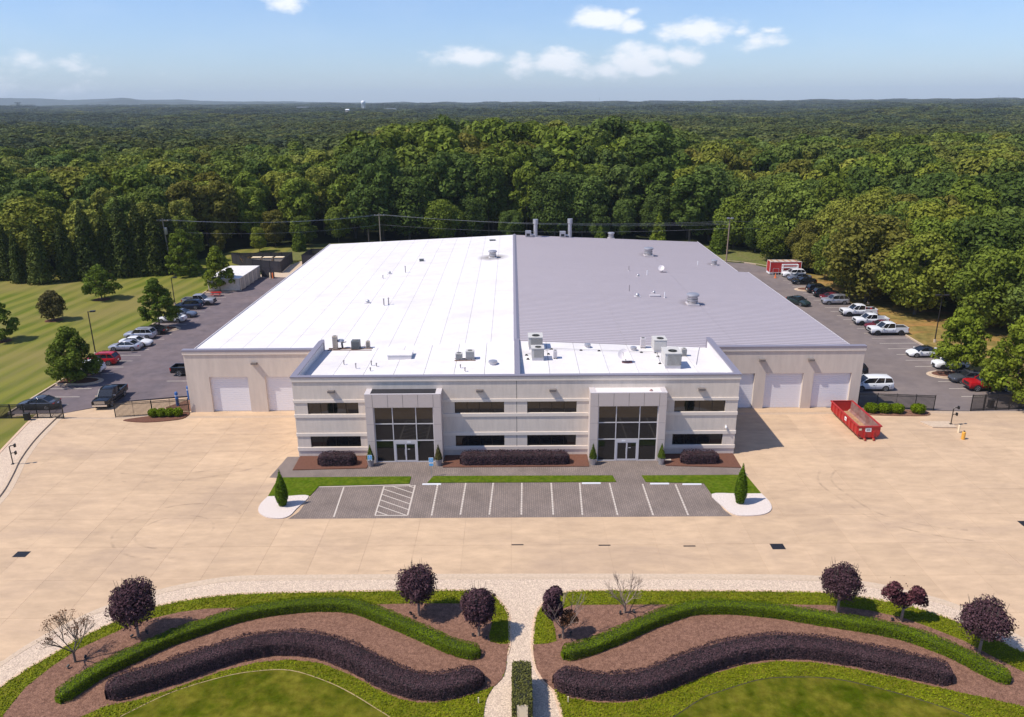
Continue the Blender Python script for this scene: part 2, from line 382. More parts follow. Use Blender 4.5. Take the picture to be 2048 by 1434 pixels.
KX = -61.0                                # left kerb of the staff car park
flat('asphalt_car_park', [(KX,86.3),(-54,86.6),(-48.5,90.4),(-38.4,92.8),(-38.4,87),(-30,95),(-30,180),(-50,180),(-54,163),(-56,152.5),(KX+.1,152)], -.004, M_asph)
flat('asphalt_yard', [(38,86),(41.6,85.9),(50.3,85.6),(54.4,85.3),(64.5,85.0),(62.5,92),(61.6,100),(61.7,130),(60.5,150),(58.8,166),(54,174.5),(46,178),(20,178),(20,140)], -.006, M_asph2)
flat('rear_concrete_pad', [(-56,163),(-50,181),(-38,181),(-38,163)], .002, M_kerb)
# concrete forecourt: base sheet and cast slabs with recessed joints
flat('forecourt_base', [(-60,28),(80,28),(80,85.3),(54,85.2),(41.5,85.8),(41.5,87),(-39,87),(-39,92),(-48.3,90),(-54.3,86.3),(-60,86.3)], -.014, M_joint, -.2)
yard = tag(T('concrete_forecourt', None, None), kind='structure')
garden_keep = [(-38,51.2),(38,51.2),(44,44),(46,20),(-46,20),(-44,44)]
xs = [-.25+4.05*k for k in range(-15, 20)]
ys = [28.4+4.68*k for k in range(0, 13)]
n_slab = 0; rest = MB(); shared = {}
slabs = []
for i in range(len(xs)-1):
    for j in range(len(ys)-1):
        x0, x1, y0, y1 = xs[i], xs[i+1], ys[j], min(ys[j+1], 85.2)
        if y1 < 51 and -28 < x0 and x1 < 28: continue
        if y0 > 62.5 and x0 > -18 and x1 < 18: continue
        if y0 > 75 and x0 > -22 and x1 < 22.9: continue
        cx, cy = (x0+x1)/2, (y0+y1)/2
        if abs(cx) > .68*cy+9: continue
        slabs.append((x0, x1, y0, y1))
slabs.sort(key=lambda s: (s[0]+s[1])**2/4+(s[2]+s[3])**2/4)
for k, (x0, x1, y0, y1) in enumerate(slabs):
    if k < 298:
        key = round(y1-y0, 3)
        if key not in shared: shared[key] = MB().bx(-2.025+.007, 2.025-.007, -key/2+.007, key/2-.007, -.12, 0).mesh('slab', M_conc)
        link('slab', shared[key], yard, ((x0+x1)/2, (y0+y1)/2, random.uniform(-.003, .0)))
    else: rest.bx(x0+.014, x1-.014, y0+.014, y1-.014, -.12, -.001)
if rest.v: tag(rest.build('slab_rest', M_conc, yard), kind='stuff')
for poly in ([(-48,84.9),(-39,86.6),(-39,92),(-48.3,90)], [(-54.3,85.3),(-48,84.9),(-48.3,90),(-54.3,86.3)]):
    b = MB().prism(poly, -.12, -.001); b.build('slab', M_conc, yard)
for a, c in ((-39, -22.6), (23.1, 41.4)): MB().bx(a, c, 85.25, 86.49, -.12, -.001).build('apron_strip', M_conc, yard)

# faint tyre marks and hairline cracks on the concrete
def tyre_mat():
    m = bpy.data.materials.new('tyre_mark'); m.use_nodes = True; nt = m.node_tree; N = nt.nodes; L = nt.links; b = N['Principled BSDF']; b.inputs['Base Color'].default_value = (.10,.08,.07,1); b.inputs['Roughness'].default_value = .9
    g = N.new('ShaderNodeNewGeometry'); n = N.new('ShaderNodeTexNoise'); n.inputs['Scale'].default_value = .9; n.inputs['Detail'].default_value = 6; L.new(g.outputs['Position'], n.inputs['Vector'])
    r = N.new('ShaderNodeMapRange'); r.inputs[1].default_value = .42; r.inputs[2].default_value = .72; r.inputs[3].default_value = 0; r.inputs[4].default_value = .21; L.new(n.outputs['Fac'], r.inputs[0]); L.new(r.outputs[0], b.inputs['Alpha']); return m
M_tm = tyre_mat(); marks = tag(T('tyre_marks', None, None), kind='structure')
def flat_strip(pts, w, z=.003):
    P_ = np.array(pts); T_ = np.gradient(P_, axis=0); T_ /= np.linalg.norm(T_, axis=1, keepdims=True); N_ = np.column_stack([-T_[:,1], T_[:,0]])*w/2; b = MB(); n = len(P_)
    b.add([(p[0], p[1], z) for p in P_-N_]+[(p[0], p[1], z) for p in P_+N_], [(i, i+1, n+i+1, n+i) for i in range(n-1)]); return b
_rm = random.Random(4)
for cx, cy, r0, a0, a1 in ((-29.5,59,3.2,0,5.6),(-29.2,59.3,5.4,.6,5.2),(40,66,9,2.6,4.6),(41,66,11.2,2.7,4.5),(-36,80,12,4.4,6.0),(-36,80,13.8,4.4,5.9),(-8,38.5,17,1.1,1.9),(30,95,22,3.7,4.6),(30,95,23.8,3.7,4.55),(-30,100,24,4.5,5.4)):
    marks_p = [(cx+r0*math.cos(a0+(a1-a0)*k/30)*(1+.03*math.sin(k*.4)), cy+r0*math.sin(a0+(a1-a0)*k/30)*.85) for k in range(31)]
    if all(q[1] < 85 for q in marks_p): flat_strip(marks_p, .22, .003+.0004*len(marks.children)).build('tyre_mark', M_tm, marks)
# lawns on the left, gravel strip with kerb
LG = [(-55.9,86.0),(-55.2,84.4),(-54.0,79.8),(-53.2,75.5),(-52.2,71),(-50.6,67),(-48.2,62.5),(-45.5,57.5),(-43.5,54)]   # lawn edge of gravel strip is left of this kerb line
kerb_l = [(-54.6,86.0),(-54.35,83.8),(-53.4,78.6),(-52.0,73.6),(-50.6,70),(-49.2,66),(-48.5,62),(-48.3,57),(-49.5,50)]
kl = smooth_path(kerb_l, 5)
gl = smooth_path([(-57.0,86.0),(-56.6,83.2),(-55.9,80),(-55.0,76.0),(-53.9,71.5),(-52.8,67.5),(-52,63.0),(-51.6,58),(-52.5,50)], 5)
flat('gravel_strip', kl + gl[::-1], .10, M_grav, -.2)
flat('lawn_corner', gl + [(-60,50),(-75,50),(-75,84.5),(-60,84.8)], .13, M_mown, -.2)
tag(MB().ribbon([(x+.12, y) for x, y in kl], .3, -.1, .15).build('kerb', M_kerb), kind='structure')
tag(MB().ribbon([(x+.62, y) for x, y in kl], .62, -.1, .012).build('gutter', M_kerb), kind='structure')
tag(MB().ribbon([(x-.12, y) for x, y in gl], .3, -.1, .138).build('clay_edge', M_pink), kind='structure')
lawn_poly = [(KX-.1,85.0),(KX-.1,152.4),(-61.0,163.5),(-56.5,181),(-57,204),(-70,196),(-76,180),(-92,173),(-150,168),(-150,84.6),(-75,84.6)]
flat('mown_lawn', lawn_poly, .12, M_mown, -.2)
flat('rear_grass', [(-56.4,181.5),(46.5,178.4),(54.5,174.9),(59.3,166.4),(66,160),(66,190),(40,206),(0,208),(-40,206),(-57,203)], .11, M_rough, -.2)
bank_poly = [(59.4,166.2),(61.0,150.2),(62.0,130),(62.0,100),(62.9,92),(65,85),(92,85),(92,175),(66,176)]
flat('dry_bank', bank_poly, .11, M_bank, -.2)
tag(MB().ribbon([(KX,86.6),(KX,150.2)], .22, -.1, .15).build('car_park_kerb', M_kerb), kind='structure')
kb = MB(); kb.ribbon(smooth_path([(64.6,84.6),(62.6,92),(61.8,100),(61.85,130),(60.7,150),(59.1,166),(54.2,174.8),(46.2,178.2),(30,178.4)], 4), .22, -.1, .15)
tag(kb.build('car_park_kerb', M_kerb), kind='structure')

# planted islands in the car parks
def island(cx, cy, hx, hy, side):         # half pill shape; side=+1 opens towards +x
    P = [(cx-side*hx, cy-hy)]
    for k in range(13):
        a = -math.pi/2+math.pi*k/12; P.append((cx+side*(hx*.45+math.cos(a)*hx*.9), cy+math.sin(a)*hy))
    P.append((cx-side*hx, cy+hy)); b = MB()
    b.ribbon(P, .25, -.1, .15, 0); b.prism([(cx+(x-cx)*.96, cy+(y-cy)*.93) for x, y in P], -.1, .11, 1)
    b.ribbon([(cx+(x-cx)*1.07+side*.1, cy+(y-cy)*1.14) for x, y in P], .4, -.05, .012, 0)
    return tag(b.build('tree_island', [M_kerb, M_mulchd]), kind='structure')
island(-58.7, 97.7, 2.2, 1.25, 1); island(-58.7, 123.2, 2.2, 1.25, 1); island(-58.6, 150.6, 2.2, 1.3, 1)
island(59.4, 98.1, 2.3, 1.3, -1); island(59.0, 148.4, 2.3, 1.3, -1)

# painted bay lines
lines = tag(T('bay_markings', None, None), kind='structure')
def line(x0, y0, x1, y1, w=.1, z=.004, m=None):
    d = Vector((x1-x0, y1-y0)).normalized(); n_ = Vector((-d.y, d.x))*w/2
    MB().quad((x0-n_.x,y0-n_.y,z),(x1-n_.x,y1-n_.y,z),(x1+n_.x,y1+n_.y,z),(x0+n_.x,y0+n_.y,z)).build('painted_line', m or M_line, lines)
for y in [89.3, 91.9, 94.9] + [100.9+2.72*k for k in range(8)] + [126.0+2.72*k for k in range(9)]: line(-60.8, y, -55.3, y)
for y in [90.0, 92.8, 95.5] + [101.6+2.72*k for k in range(17)] + [151+2.72*k for k in range(4)]: line(55.9, y, 61.5, y)
for y in [97.6, 100.4]: line(-46.6, y, -41, y)
for y in [90.4, 93.2, 96]: line(43, y, 48, y)

# ------------------------------------------------------------------ visitor parking and planting in front of the office
pv_poly = [G(575,1037), G(600,1022), G(636,974.5), G(779,971), G(786,952), G(558,956), G(543,955.5), G(576,914.5), (-22.4,73.7), (23.0,73.7), G(1484,937), G(1241,950), G(1290,950), G(1412,969), G(1450,1030), G(1464,1034.5)]
px_out = [(-20.2,61.02),(-19.6,62.2),(-19.0,66.95),(-23.4,69.0),(-24.3,69.1),(-23.8,73.85),(23.05,73.85),(22.97,70.2),(23.2,69.0),(18.5,67.1),(19.0,62.2),(19.45,61.0)]
flat('paver_parking', px_out, .006, M_paver, -.11)
L_ = [((687.6,974.3),(667.5,1034.1)),((768.3,972.5),(750.1,1030.9)),((830.3,970.2),(815,1030.9)),((875.3,969.3),(862.9,1031.9)),((931.5,966.2),(920.6,1030)),((986.3,966),(978.6,1030)),
      ((1043.7,966),(1042.7,1030)),((1102.3,966),(1106.5,1030)),((1159.2,966),(1164.8,1030.5)),((1219.1,966.5),(1235.3,1030.5)),((1285.1,967.9),(1306.4,1031)),((1350.9,968.9),(1376.7,1031))]
for k, (a, b) in enumerate(L_):
    p, q = G(*a), G(*b)
    if k < 3: line(p[0], p[1], q[0], q[1], .13, .010, M_wline)
    else:                                  # laid as a row of pale pavers
        n = 14; bb = MB()
        for i in range(n):
            t0, t1 = i/n, (i+.86)/n; xa, ya = p[0]+(q[0]-p[0])*t0, p[1]+(q[1]-p[1])*t0; xb, yb = p[0]+(q[0]-p[0])*t1, p[1]+(q[1]-p[1])*t1
            bb.quad((xb-.075,yb,.0105),(xb+.075,yb,.0105),(xa+.075,ya,.0105),(xa-.075,ya,.0105))
        bb.build('painted_line', M_wline, lines)
p, q = G(768.3,972.5), G(830.3,970.2); pb, qb = G(750.1,1030.9), G(815,1030.9)
line(pb[0], pb[1], qb[0], qb[1], .12, .0108, M_wline); line(p[0], p[1]-.1, q[0], q[1]-.1, .1, .0108, M_wline)
xl, xr, yb_, yt = pb[0], qb[0], pb[1], p[1]
for k in range(8):                         # hatching of the access aisle
    c0 = yb_-1.15+1.06*k; x0, y0, x1, y1 = xl, c0+1.9, xr, c0
    for (ya, yb2) in ((y0, y1),):
        t0, t1 = 0.0, 1.0
        if y0 > yt: t0 = (y0-yt)/(y0-y1)
        if y1 < yb_: t1 = (y0-yb_)/(y0-y1)
        if t1-t0 > .08: line(x0+(x1-x0)*t0, y0+(y1-y0)*t0, x0+(x1-x0)*t1, y0+(y1-y0)*t1, .1, .0102, M_wline)
line(-18.95, 67.05, -10.1, 67.4, .12, .0108, M_wline); line(-19.0, 66.95, -20.0, 62.4, .12, .0108, M_wline)
M_turfs = [G(558,956), G(779,952), G(776,971), G(636,973.5), G(624,992), G(537,993)]
turf1 = flat('turf_strip', [(-23.35,69.0),(-10.2,69.05),(-10.2,67.55),(-18.9,67.15),(-19.3,65.2),(-23.25,65.15)], .07, M_turf, -.1)
flat('turf_strip', [(-8.0,69.1),(9.75,69.0),(9.95,67.66),(-8.45,67.72)], .07, M_turf, -.1)
flat('turf_strip', [(12.65,68.95),(22.95,68.95),(23.3,65.1),(18.6,65.05),(18.4,67.25),(12.85,67.6)], .07, M_turf, -.1)
def gravel_end(pts, name='gravel_end'):
    b = MB(); sp = smooth_path(pts, 4); b.prism(sp, -.1, .09, 0); b.build(name, [M_gravw, M_kerb])['kind'] = 'structure'
gravel_end([(-23.25,65.1),(-23.5,63.5),(-23.2,62.2),(-22.2,61.25),(-20.9,61.0),(-20.2,61.5),(-19.9,62.8),(-19.4,65.15),(-21.4,65.12)])
gravel_end([(23.3,65.05),(23.55,63.5),(23.3,62.1),(22.3,61.2),(20.6,60.95),(19.6,61.3),(19.05,62.6),(18.6,65.0),(21,65.05)])
bed_l = [(-22.4,70.65),(-14.95,70.95),(-15.0,73.84),(-22.45,73.84)]
bed_m = [(-7.25,71.05),(7.65,71.05),(7.65,73.84),(-7.2,73.84)]
bed_r = [(15.45,71.1),(22.95,70.55),(23.0,73.84),(15.5,73.84)]
for p in (bed_l, bed_m, bed_r): flat('mulch_bed', p, .09, M_mulchd, -.1)
flat('mulch_bed', smooth_path([(-45.9,83.9),(-44.5,84.7),(-42,85.6),(-39.2,86.3),(-38.9,85.0),(-39.6,84.0),(-43,83.3)], 3, True), .09, M_mulchd, -.1)
flat('mulch_bed', smooth_path([(41.5,86.2),(45,85.75),(48.4,85.45),(49.2,84.6),(48.2,83.75),(44,83.9),(41.4,84.4)], 3, True), .09, M_mulch, -.1)
flat('mulch_patch', [(-42.2,86.8),(-39.0,86.9),(-39.0,91.5),(-40.6,91),(-42.6,88)], .06, M_mulch, -.1)

# ------------------------------------------------------------------ the planted garden across the drive
out_l = [(0,1335),(51,1301),(102.5,1272),(154,1246.5),(205,1224),(307.6,1192),(376,1176.5),(444,1165.5),(513,1162),(700,1160.4),(1024,1159),(1400,1159.5),(1621,1162),(1690,1169.6),(1758,1178),(1826,1193.5),(1895,1212),(1963,1240),(2048,1286)]
P = gpath(out_l, 0, 4); x0, y0 = P[0]; x1, y1 = P[-1]
outer = [(x0-4.5, y0-4.0), (x0-2.3, y0-1.9)] + P + [(x1+2.3, y1-2.2), (x1+5, y1-5)]
island_poly = outer + [(outer[-1][0]+4, 14), (outer[0][0]-4, 14)]
flat('garden_gravel', island_poly, .085, M_grav, -.15)
tag(MB().ribbon(outer, .16, -.1, .10).build('kerb', M_kerb), kind='structure')
tag(MB().ribbon([(x, y+.5) for x, y in outer], .55, -.1, .012).build('gutter', M_kerb), kind='structure')
zc = .085
left_in = [(0,1374.7),(51,1340),(102.5,1310),(154,1279),(205,1255),(256,1231),(307,1214),(376,1200),(444,1191),(513,1187),(700,1183),(922,1181),(985,1190),(1003,1207),(1013,1220),(1018.5,1236),(1019.8,1286),(1014,1310),(1012,1337),(1004,1357),(990,1370),(973,1399),(967,1434),(963,1480)]
right_in = [(2048,1306),(1963,1263.6),(1895,1236),(1826,1214),(1758,1200),(1690,1190),(1621,1184),(1348,1181.6),(1160,1182),(1110,1191),(1082,1212),(1071,1231),(1067.4,1255),(1065,1289),(1067,1310),(1072.5,1337),(1086,1361),(1106,1379),(1115,1402),(1124,1434),(1128,1480)]
gl_ = gpath(left_in, zc, 3); gr_ = gpath(right_in, zc, 3)
def ext_left(p): return [(p[0][0]-9, p[0][1]-9.5)] + p
bl = [(gl_[0][0]-10, gl_[0][1]-9)] + gl_ + [(gl_[-1][0]-.3, 16), (gl_[0][0]-14, 16)]
br = [(gr_[0][0]+10, gr_[0][1]-9)] + gr_ + [(gr_[-1][0]+.3, 16), (gr_[0][0]+14, 16)]
flat('groundcover_bed', bl, .125, M_cover, -.1); flat('groundcover_bed', br, .125, M_cover, -.1)
for e_ in (gl_[:52], gr_[:66]): tag(MB().ribbon(e_, .2, .05, .128).build('clay_edge', M_pink), kind='structure')
# mulch laid over the groundcover bed
ml = [(7,1429),(51,1374.7),(102.5,1333.7),(154,1299.5),(205,1275.6),(256,1253),(307.6,1236),(359,1224),(410,1217.5),(495,1214),(600,1214),(741,1209),(830,1206.5),(925,1207),(962,1220),(985,1245),(978,1270),(980,1283),(1000,1288),(1019,1287),(1014,1310),(1012,1337),(1004,1357),(990,1371),(960,1383),(922,1397),(871,1405),(836,1405),(800,1398),(751,1377),(700,1349),(640,1326),(581,1319),(513,1325),(444,1342),(342,1379),(273,1400),(212,1412),(160,1434),(120,1460),(0,1460)]
zm = .13
ML = [G(u, v, zm) for u, v in ml]
flat('mulch_ground', ML, .131, M_mulch, -.1)
mr_ = [(2048,1344),(1980,1310),(1929,1282),(1861,1255),(1809,1236),(1741,1221),(1655,1210),(1532,1208),(1400,1209),(1342,1209),(1250,1209),(1144,1210),(1120,1220),(1105,1240),(1110,1258),(1113,1282),(1095,1287),(1066,1289),(1067,1310),(1073,1337),(1087,1361),(1107,1379),(1144,1397),(1195,1405),(1247,1405),(1298,1398),(1349,1378),(1416,1350),(1485,1331),(1553,1322),(1621,1324),(1690,1334),(1758,1348),(1826,1363),(1908,1382),(1975,1396),(2048,1413),(2100,1425),(2140,1400)]
MR = [G(u, v, zm) for u, v in mr_]
flat('mulch_ground', MR, .131, M_mulch, -.1)
il = gpath([(210,1450),(239,1434),(342,1385),(444,1354),(513,1342),(581,1340.5),(649,1361),(700,1385),(751,1416),(779,1434),(800,1455)], .135, 4)
flat('inner_lawn', il + [(il[-1][0]-1, 20), (il[0][0]-1, 20)], .134, M_lawnf, -.1)
tag(MB().ribbon(il[4:], .055, .1, .142).build('lawn_edge', M_edge), kind='structure')
ir = gpath([(1310,1450),(1346,1434),(1400,1399),(1433,1385),(1519,1359),(1587,1354),(1655,1356),(1724,1368),(1826,1395),(1929,1429),(1980,1450)], .135, 4)
flat('inner_lawn', [(ir[0][0]+1, 20)] + ir + [(ir[-1][0]+1, 20)], .134, M_lawnf, -.1)
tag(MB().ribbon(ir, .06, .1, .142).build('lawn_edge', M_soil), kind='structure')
# drains set in the forecourt
for k, (u, v, sx, sy) in enumerate(((1035,1089.5,1.0,.16),(1209,1090.5,1.0,.16),(1379,1092,1.0,.16),(43,1108.5,1.1,.85),(1555.5,1093,1.1,.85),(2053,1047,1.1,.9))):
    x, y = G(u, v); b = MB(); b.bx(-sx/2, sx/2, -sy/2, sy/2, -.05, .004, 1)
    nb = 10
    for i in range(nb): xx = -sx/2+sx*(i+.5)/nb; b.bx(xx-.018, xx+.018, -sy/2+.03, sy/2-.03, .004, .012, 0)
    d = b.build('drain_grate', [M_frame, M_black], None, loc=(x, y, 0))
    tag(d, ['narrow dark drain slot in the concrete, in line with the roof ridge','narrow dark drain slot in the concrete, middle one of the three','narrow dark drain slot beside the square grate on the forecourt',
            'dark square drain grate on the west side of the forecourt, far from the planting','dark square drain grate at the end of the row of slots','dark drain grate at the far east edge of the forecourt'][k], 'drain', 'drains in the concrete forecourt')
# ------------------------------------------------------------------ the building
OY, MY = 73.85, 86.49
XA, XB = -22.57, 23.05                     # office wing
MA, MBX = -38.9, 41.4                      # warehouse
RX, RZ, SL = 0.42, 8.62, 0.0445            # roof ridge and fall
def rz_(x): return RZ-SL*abs(x-RX)
bld = T('office_warehouse_building', 'pale grey flat-roofed office front with long white and grey warehouse roof behind', 'building', (0, OY, 0))
def P(name, mb, mats, parent=None, smooth=0, lab=None):
    me = mb.mesh(name, mats, smooth); o = link(name, me, parent or bld)
    o.location = (0, -OY, 0) if parent is None else (0, 0, 0)
    if lab: o['label'] = lab
    return o
PL, PR = (-14.95, -7.3), (7.72, 15.42)      # entrance portals
wins_up = [(-21.2,-15.97),(-6.06,-.97),(1.4,6.49),(16.54,21.77)]
def wall_rows(b, y0, y1, m=0):
    rows = [(0,.69,None),(.69,1.09,None),(1.09,2.34,'w'),(2.34,4.81,None),(4.81,6.08,'w'),(6.08,8.8,None)]
    for z0, z1, k in rows:
        if k is None: b.bx(XA, XB, y0, y1, z0, z1, m)
        else:
            cuts = [XA]+[c for w in wins_up for c in w]+[XB]
            for i in range(0, len(cuts), 2): b.bx(cuts[i], cuts[i+1], y0, y1, z0, z1, m)
b = MB(); wall_rows(b, OY, OY+.3); b.bx(XA, XA+.3, OY+.3, MY, 0, 8.8); b.bx(XB-.3, XB, OY+.3, MY, 0, 8.8)
P('office_wall', b, M_stucco)
b = MB()                                   # vertical control joint, as a thin reveal strip
b.bx(.30, .345, OY-.004, OY, 0, 8.37); P('wall_joint', b, M_frame)
segs = [(XA-.04, PL[0]), (PL[1], PR[0]), (PR[1], XB+.04)]
for z0, z1, pr in ((.69,1.07,.07),(2.34,2.68,.07),(4.44,4.79,.07),(6.08,6.38,.07)):
    for a, c in segs: P('string_course', MB().bx(a, c, OY-pr, OY-.001, z0, z1), M_stuccob)
    for a, c in ((XA-.07, XA-.001), (XB+.001, XB+.07)): P('string_course', MB().bx(a, c, OY, MY-.3, z0, z1), M_stuccob)
b = MB(); b.bx(XA-.09, XB+.09, OY-.09, OY-.002, 8.37, 8.79); b.bx(XA-.09, XA-.001, OY-.002, MY, 8.37, 8.79); b.bx(XB+.001, XB+.09, OY-.002, MY, 8.37, 8.79)
P('cornice_band', b, M_stuccob)
b = MB(); b.bx(XA-.14, XB+.14, OY-.14, OY+.42, 8.8, 8.93); P('front_coping', b, M_cope)
for x0, x1 in ((XA-.14, XA+.5), (XB-.5, XB+.14)):
    b = MB(); b.bx(x0, x1, OY+.42, MY-.1, 8.8, 8.93); b.bx(x0+.12, x1-.12, MY-.1, MY+.35, 7.3, 8.93); P('side_coping', b, M_cope)
# office roof (falls towards the front) and its lining
for x0, x1, nm in ((XA+.3, RX-.28, 'w'), (RX+.28, XB-.3, 'e')):
    n = 7; w = (x1-x0)/n
    for k in range(n):
        a, c = x0+k*w+.02, x0+(k+1)*w-.02
        zb = [rz_(a)+.03, rz_(c)+.03]; b = MB()
        b.add([(a,OY+.3,8.0),(c,OY+.3,8.0),(c,MY+.25,zb[1]),(a,MY+.25,zb[0]),(a,OY+.3,7.7),(c,OY+.3,7.7),(c,MY+.25,7.0),(a,MY+.25,7.0)],[(0,1,2,3),(0,4,5,1),(1,5,6,2),(2,6,7,3),(3,7,4,0)])
        P('membrane_sheet', b, M_white)
b = MB(); b.bx(XA+.3, XB-.3, OY+.28, MY+.2, 7.3, 7.6); b.bx(XA+.301, XA+.33, OY+.3, MY, 7.6, 8.79); b.bx(XB-.33, XB-.301, OY+.3, MY, 7.6, 8.79); b.bx(XA+.33, XB-.33, OY+.301, OY+.34, 7.6, 8.79)
P('parapet_lining', b, M_white)
b = MB(); b.bx(RX-.28, RX+.28, OY+.42, MY+.3, 7.6, 8.9); P('dividing_parapet', b, M_cope)
# ribbon windows
def window(x0, x1, z0, z1):
    b = MB(); y = OY+.1; t = .05
    b.bx(x0, x1, y, y+.1, z0, z0+t); b.bx(x0, x1, y, y+.1, z1-t, z1)
    n = 4; w = (x1-x0)/n
    for i in range(n+1):
        xx = min(max(x0+i*w, x0+t/2), x1-t/2); b.bx(xx-t/2, xx+t/2, y, y+.1, z0+t, z1-t)
    o = P('window', b, M_frame)
    for i in range(n):
        MB().bx(x0+i*w+.026, x0+(i+1)*w-.026, y+.04, y+.06, z0+t, z1-t).build('pane', M_glass, o)
    return o
for a, c in wins_up: window(a, c, 4.81, 6.08); window(a, c, 1.09, 2.34)
# wall lights
def wall_light(x, y, z):
    b = MB(); w = .33
    b.add([(x-w,y,z-.17),(x+w,y,z-.17),(x+w,y,z+.17),(x-w,y,z+.17),(x-w,y-.42,z-.05),(x+w,y-.42,z-.05),(x+w,y-.42,z+.17),(x-w,y-.42,z+.17)],
          [(4,5,6,7),(0,4,7,3),(1,2,6,5),(7,6,2,3),(0,1,5,4)]); P('wall_light', b, M_fix)
for x in (-18.6, -3.47, 4.0, 19.2): wall_light(x, OY, 7.3)
for x in (-30.6, 29.35, 35.15): wall_light(x, MY, 6.15)
b = MB(); b.lathe([(.05,0),(.11,.02),(.12,.12),(.07,.2)], (22.0, OY-.16, 3.02), 12); b.bx(21.95, 22.05, OY-.12, OY, 3.2, 3.3); P('dome_camera', b, M_signw, smooth=40)

# entrance portals
def portal(x0, x1, g0, g1, m1, m2, d0, d1, roofm, y=72.25):
    t = 7.5; b = MB()
    b.bx(x0, g0, y, OY-.01, 0, t); b.bx(g1, x1, y, OY-.01, 0, t); b.bx(g0, g1, y, OY-.01, 6.12, t)
    o = P('entrance_portal', b, M_alu)
    b = MB(); b.bx(x0-.02, x0+.55, y-.02, OY-.005, t, t+.07); b.bx(x1-.55, x1+.02, y-.02, OY-.005, t, t+.07); b.bx(x0+.55, x1-.55, y-.02, y+.16, t, t+.07)
    P('portal_coping', b, M_cap, o)
    b = MB(); b.bx(x0+.55, x1-.55, y+.16, OY-.003, t, t+.02); P('portal_roof', b, roofm, o)
    fx = [x0, g0-.02]+[g0+(g1-g0)*k/4 for k in (1, 2, 3)]+[g1+.02, x1]; j = .02
    MB().bx(x0+.05, x1-.05, y-.008, y-.001, 6.13, t-.005).build('panel_backing', M_fix, o)
    for a, c in ((x0+.05, g0-.02), (g1+.02, x1-.05)): MB().bx(a, c, y-.008, y-.001, 0.02, 6.13).build('panel_backing', M_fix, o)
    for a, c in zip(fx[:-1], fx[1:]): MB().bx(a+j, c-j, y-.03, y-.009, 6.14, t-.01).build('cladding_panel', M_alu, o)
    for a, c in ((x0, g0), (g1, x1)):
        for z0, z1 in ((0.03, 2.42), (2.45, 4.27), (4.30, 6.12)): MB().bx(a+j, c-j, y-.03, y-.009, z0, z1).build('cladding_panel', M_alu, o)
    cw = MB(); yy = y+.16; h = .045
    for xx in (g0+h, m1, m2, g1-h): cw.bx(xx-h, xx+h, yy, yy+.12, 0, 6.12)
    xs_ = [g0+2*h, m1-h, m1+h, m2-h, m2+h, g1-2*h]
    for z in (4.27, 2.43, 6.08, .05):
        for a, c in ((xs_[0], xs_[1]), (xs_[2], xs_[3]), (xs_[4], xs_[5])):
            if z == .05 and a == xs_[2]: continue
            cw.bx(a, c, yy, yy+.12, z-h, z+h)
    c_ = P('curtain_wall', cw, M_mull)
    for a, c in ((xs_[0], xs_[1]), (xs_[2], xs_[3]), (xs_[4], xs_[5])):
        for z0, z1 in ((4.315, 6.035), (2.475, 4.225), (.095, 2.385)):
            if z0 < 1 and a == xs_[2]: continue
            MB().bx(a, c, yy+.05, yy+.07, z0, z1).build('pane', M_glass, c_)
    d = MB(); a, c = xs_[2], xs_[3]; mid = (a+c)/2; f = .075
    d.bx(a, a+.12, yy, yy+.1, 0, 2.385); d.bx(c-.12, c, yy, yy+.1, 0, 2.385); d.bx(a+.12, c-.12, yy, yy+.1, 2.08, 2.385)
    for l, r in ((a+.12, mid), (mid, c-.12)):
        d.bx(l, l+f, yy+.02, yy+.08, .02, 2.08); d.bx(r-f, r, yy+.02, yy+.08, .02, 2.08); d.bx(l+f, r-f, yy+.02, yy+.08, .02, .2); d.bx(l+f, r-f, yy+.02, yy+.08, 2.0, 2.08)
    do = P('entrance_door', d, M_mull)
    for l, r in ((a+.12, mid), (mid, c-.12)): MB().bx(l+f, r-f, yy+.04, yy+.055, .2, 2.0).build('pane', M_glass, do)
    MB().bar((mid-.09, yy-.04, .75), (mid-.09, yy-.04, 1.45), .03, .03).build('handle', M_mull, do)
    MB().bx(mid-.35*(1 if x0 > 0 else -1)-.2, mid-.35*(1 if x0 > 0 else -1)+.2, yy-.012, yy-.001, 2.17, 2.32).build('number_plate', M_signw, do)
    MB().bx(mid+.18, mid+.42, yy+.03, yy+.038, 1.42, 1.47).build('door_lettering', M_signw, do)
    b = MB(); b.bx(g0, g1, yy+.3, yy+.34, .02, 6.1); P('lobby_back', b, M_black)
portal(PL[0], PL[1], -14.17, -8.1, -12.28, -9.91, -12.2, -9.9, M_blackr)
portal(PR[0], PR[1], 8.55, 14.65, 10.4, 12.78, 10.45, 12.7, M_white)

# warehouse front walls with roller doors in recesses
doors_l = [(-36.2,-31.62), (-29.56,-24.95)]; doors_r = [(24.15,28.72), (30.0,34.5), (35.7,40.2)]
for a, c, ds in ((MA, XA-.09, doors_l), (XB+.09, MBX, doors_r)):
    b = MB(); cuts = [a]+[q for d in ds for q in d]+[c]
    for i in range(0, len(cuts), 2): b.bx(cuts[i], cuts[i+1], MY, MY+.45, 0, 4.48)
    b.bx(a, c, MY, MY+.45, 4.48, 7.6); P('warehouse_front_wall', b, M_stuccom)
b = MB(); b.bx(MA+.3, MA+.6, MY+.45, 163.8, 0, 6.7); b.bx(MBX-.55, MBX-.25, MY+.45, 133, 0, 6.6); b.bx(39.0, 39.3, 133, 163.8, 0, 6.7); b.bx(39.3, MBX-.55, 132.7, 133, 0, 6.6); b.bx(MA+.6, 39.0, 163.5, 163.8, 0, 6.6)
P('warehouse_side_wall', b, M_stuccom)
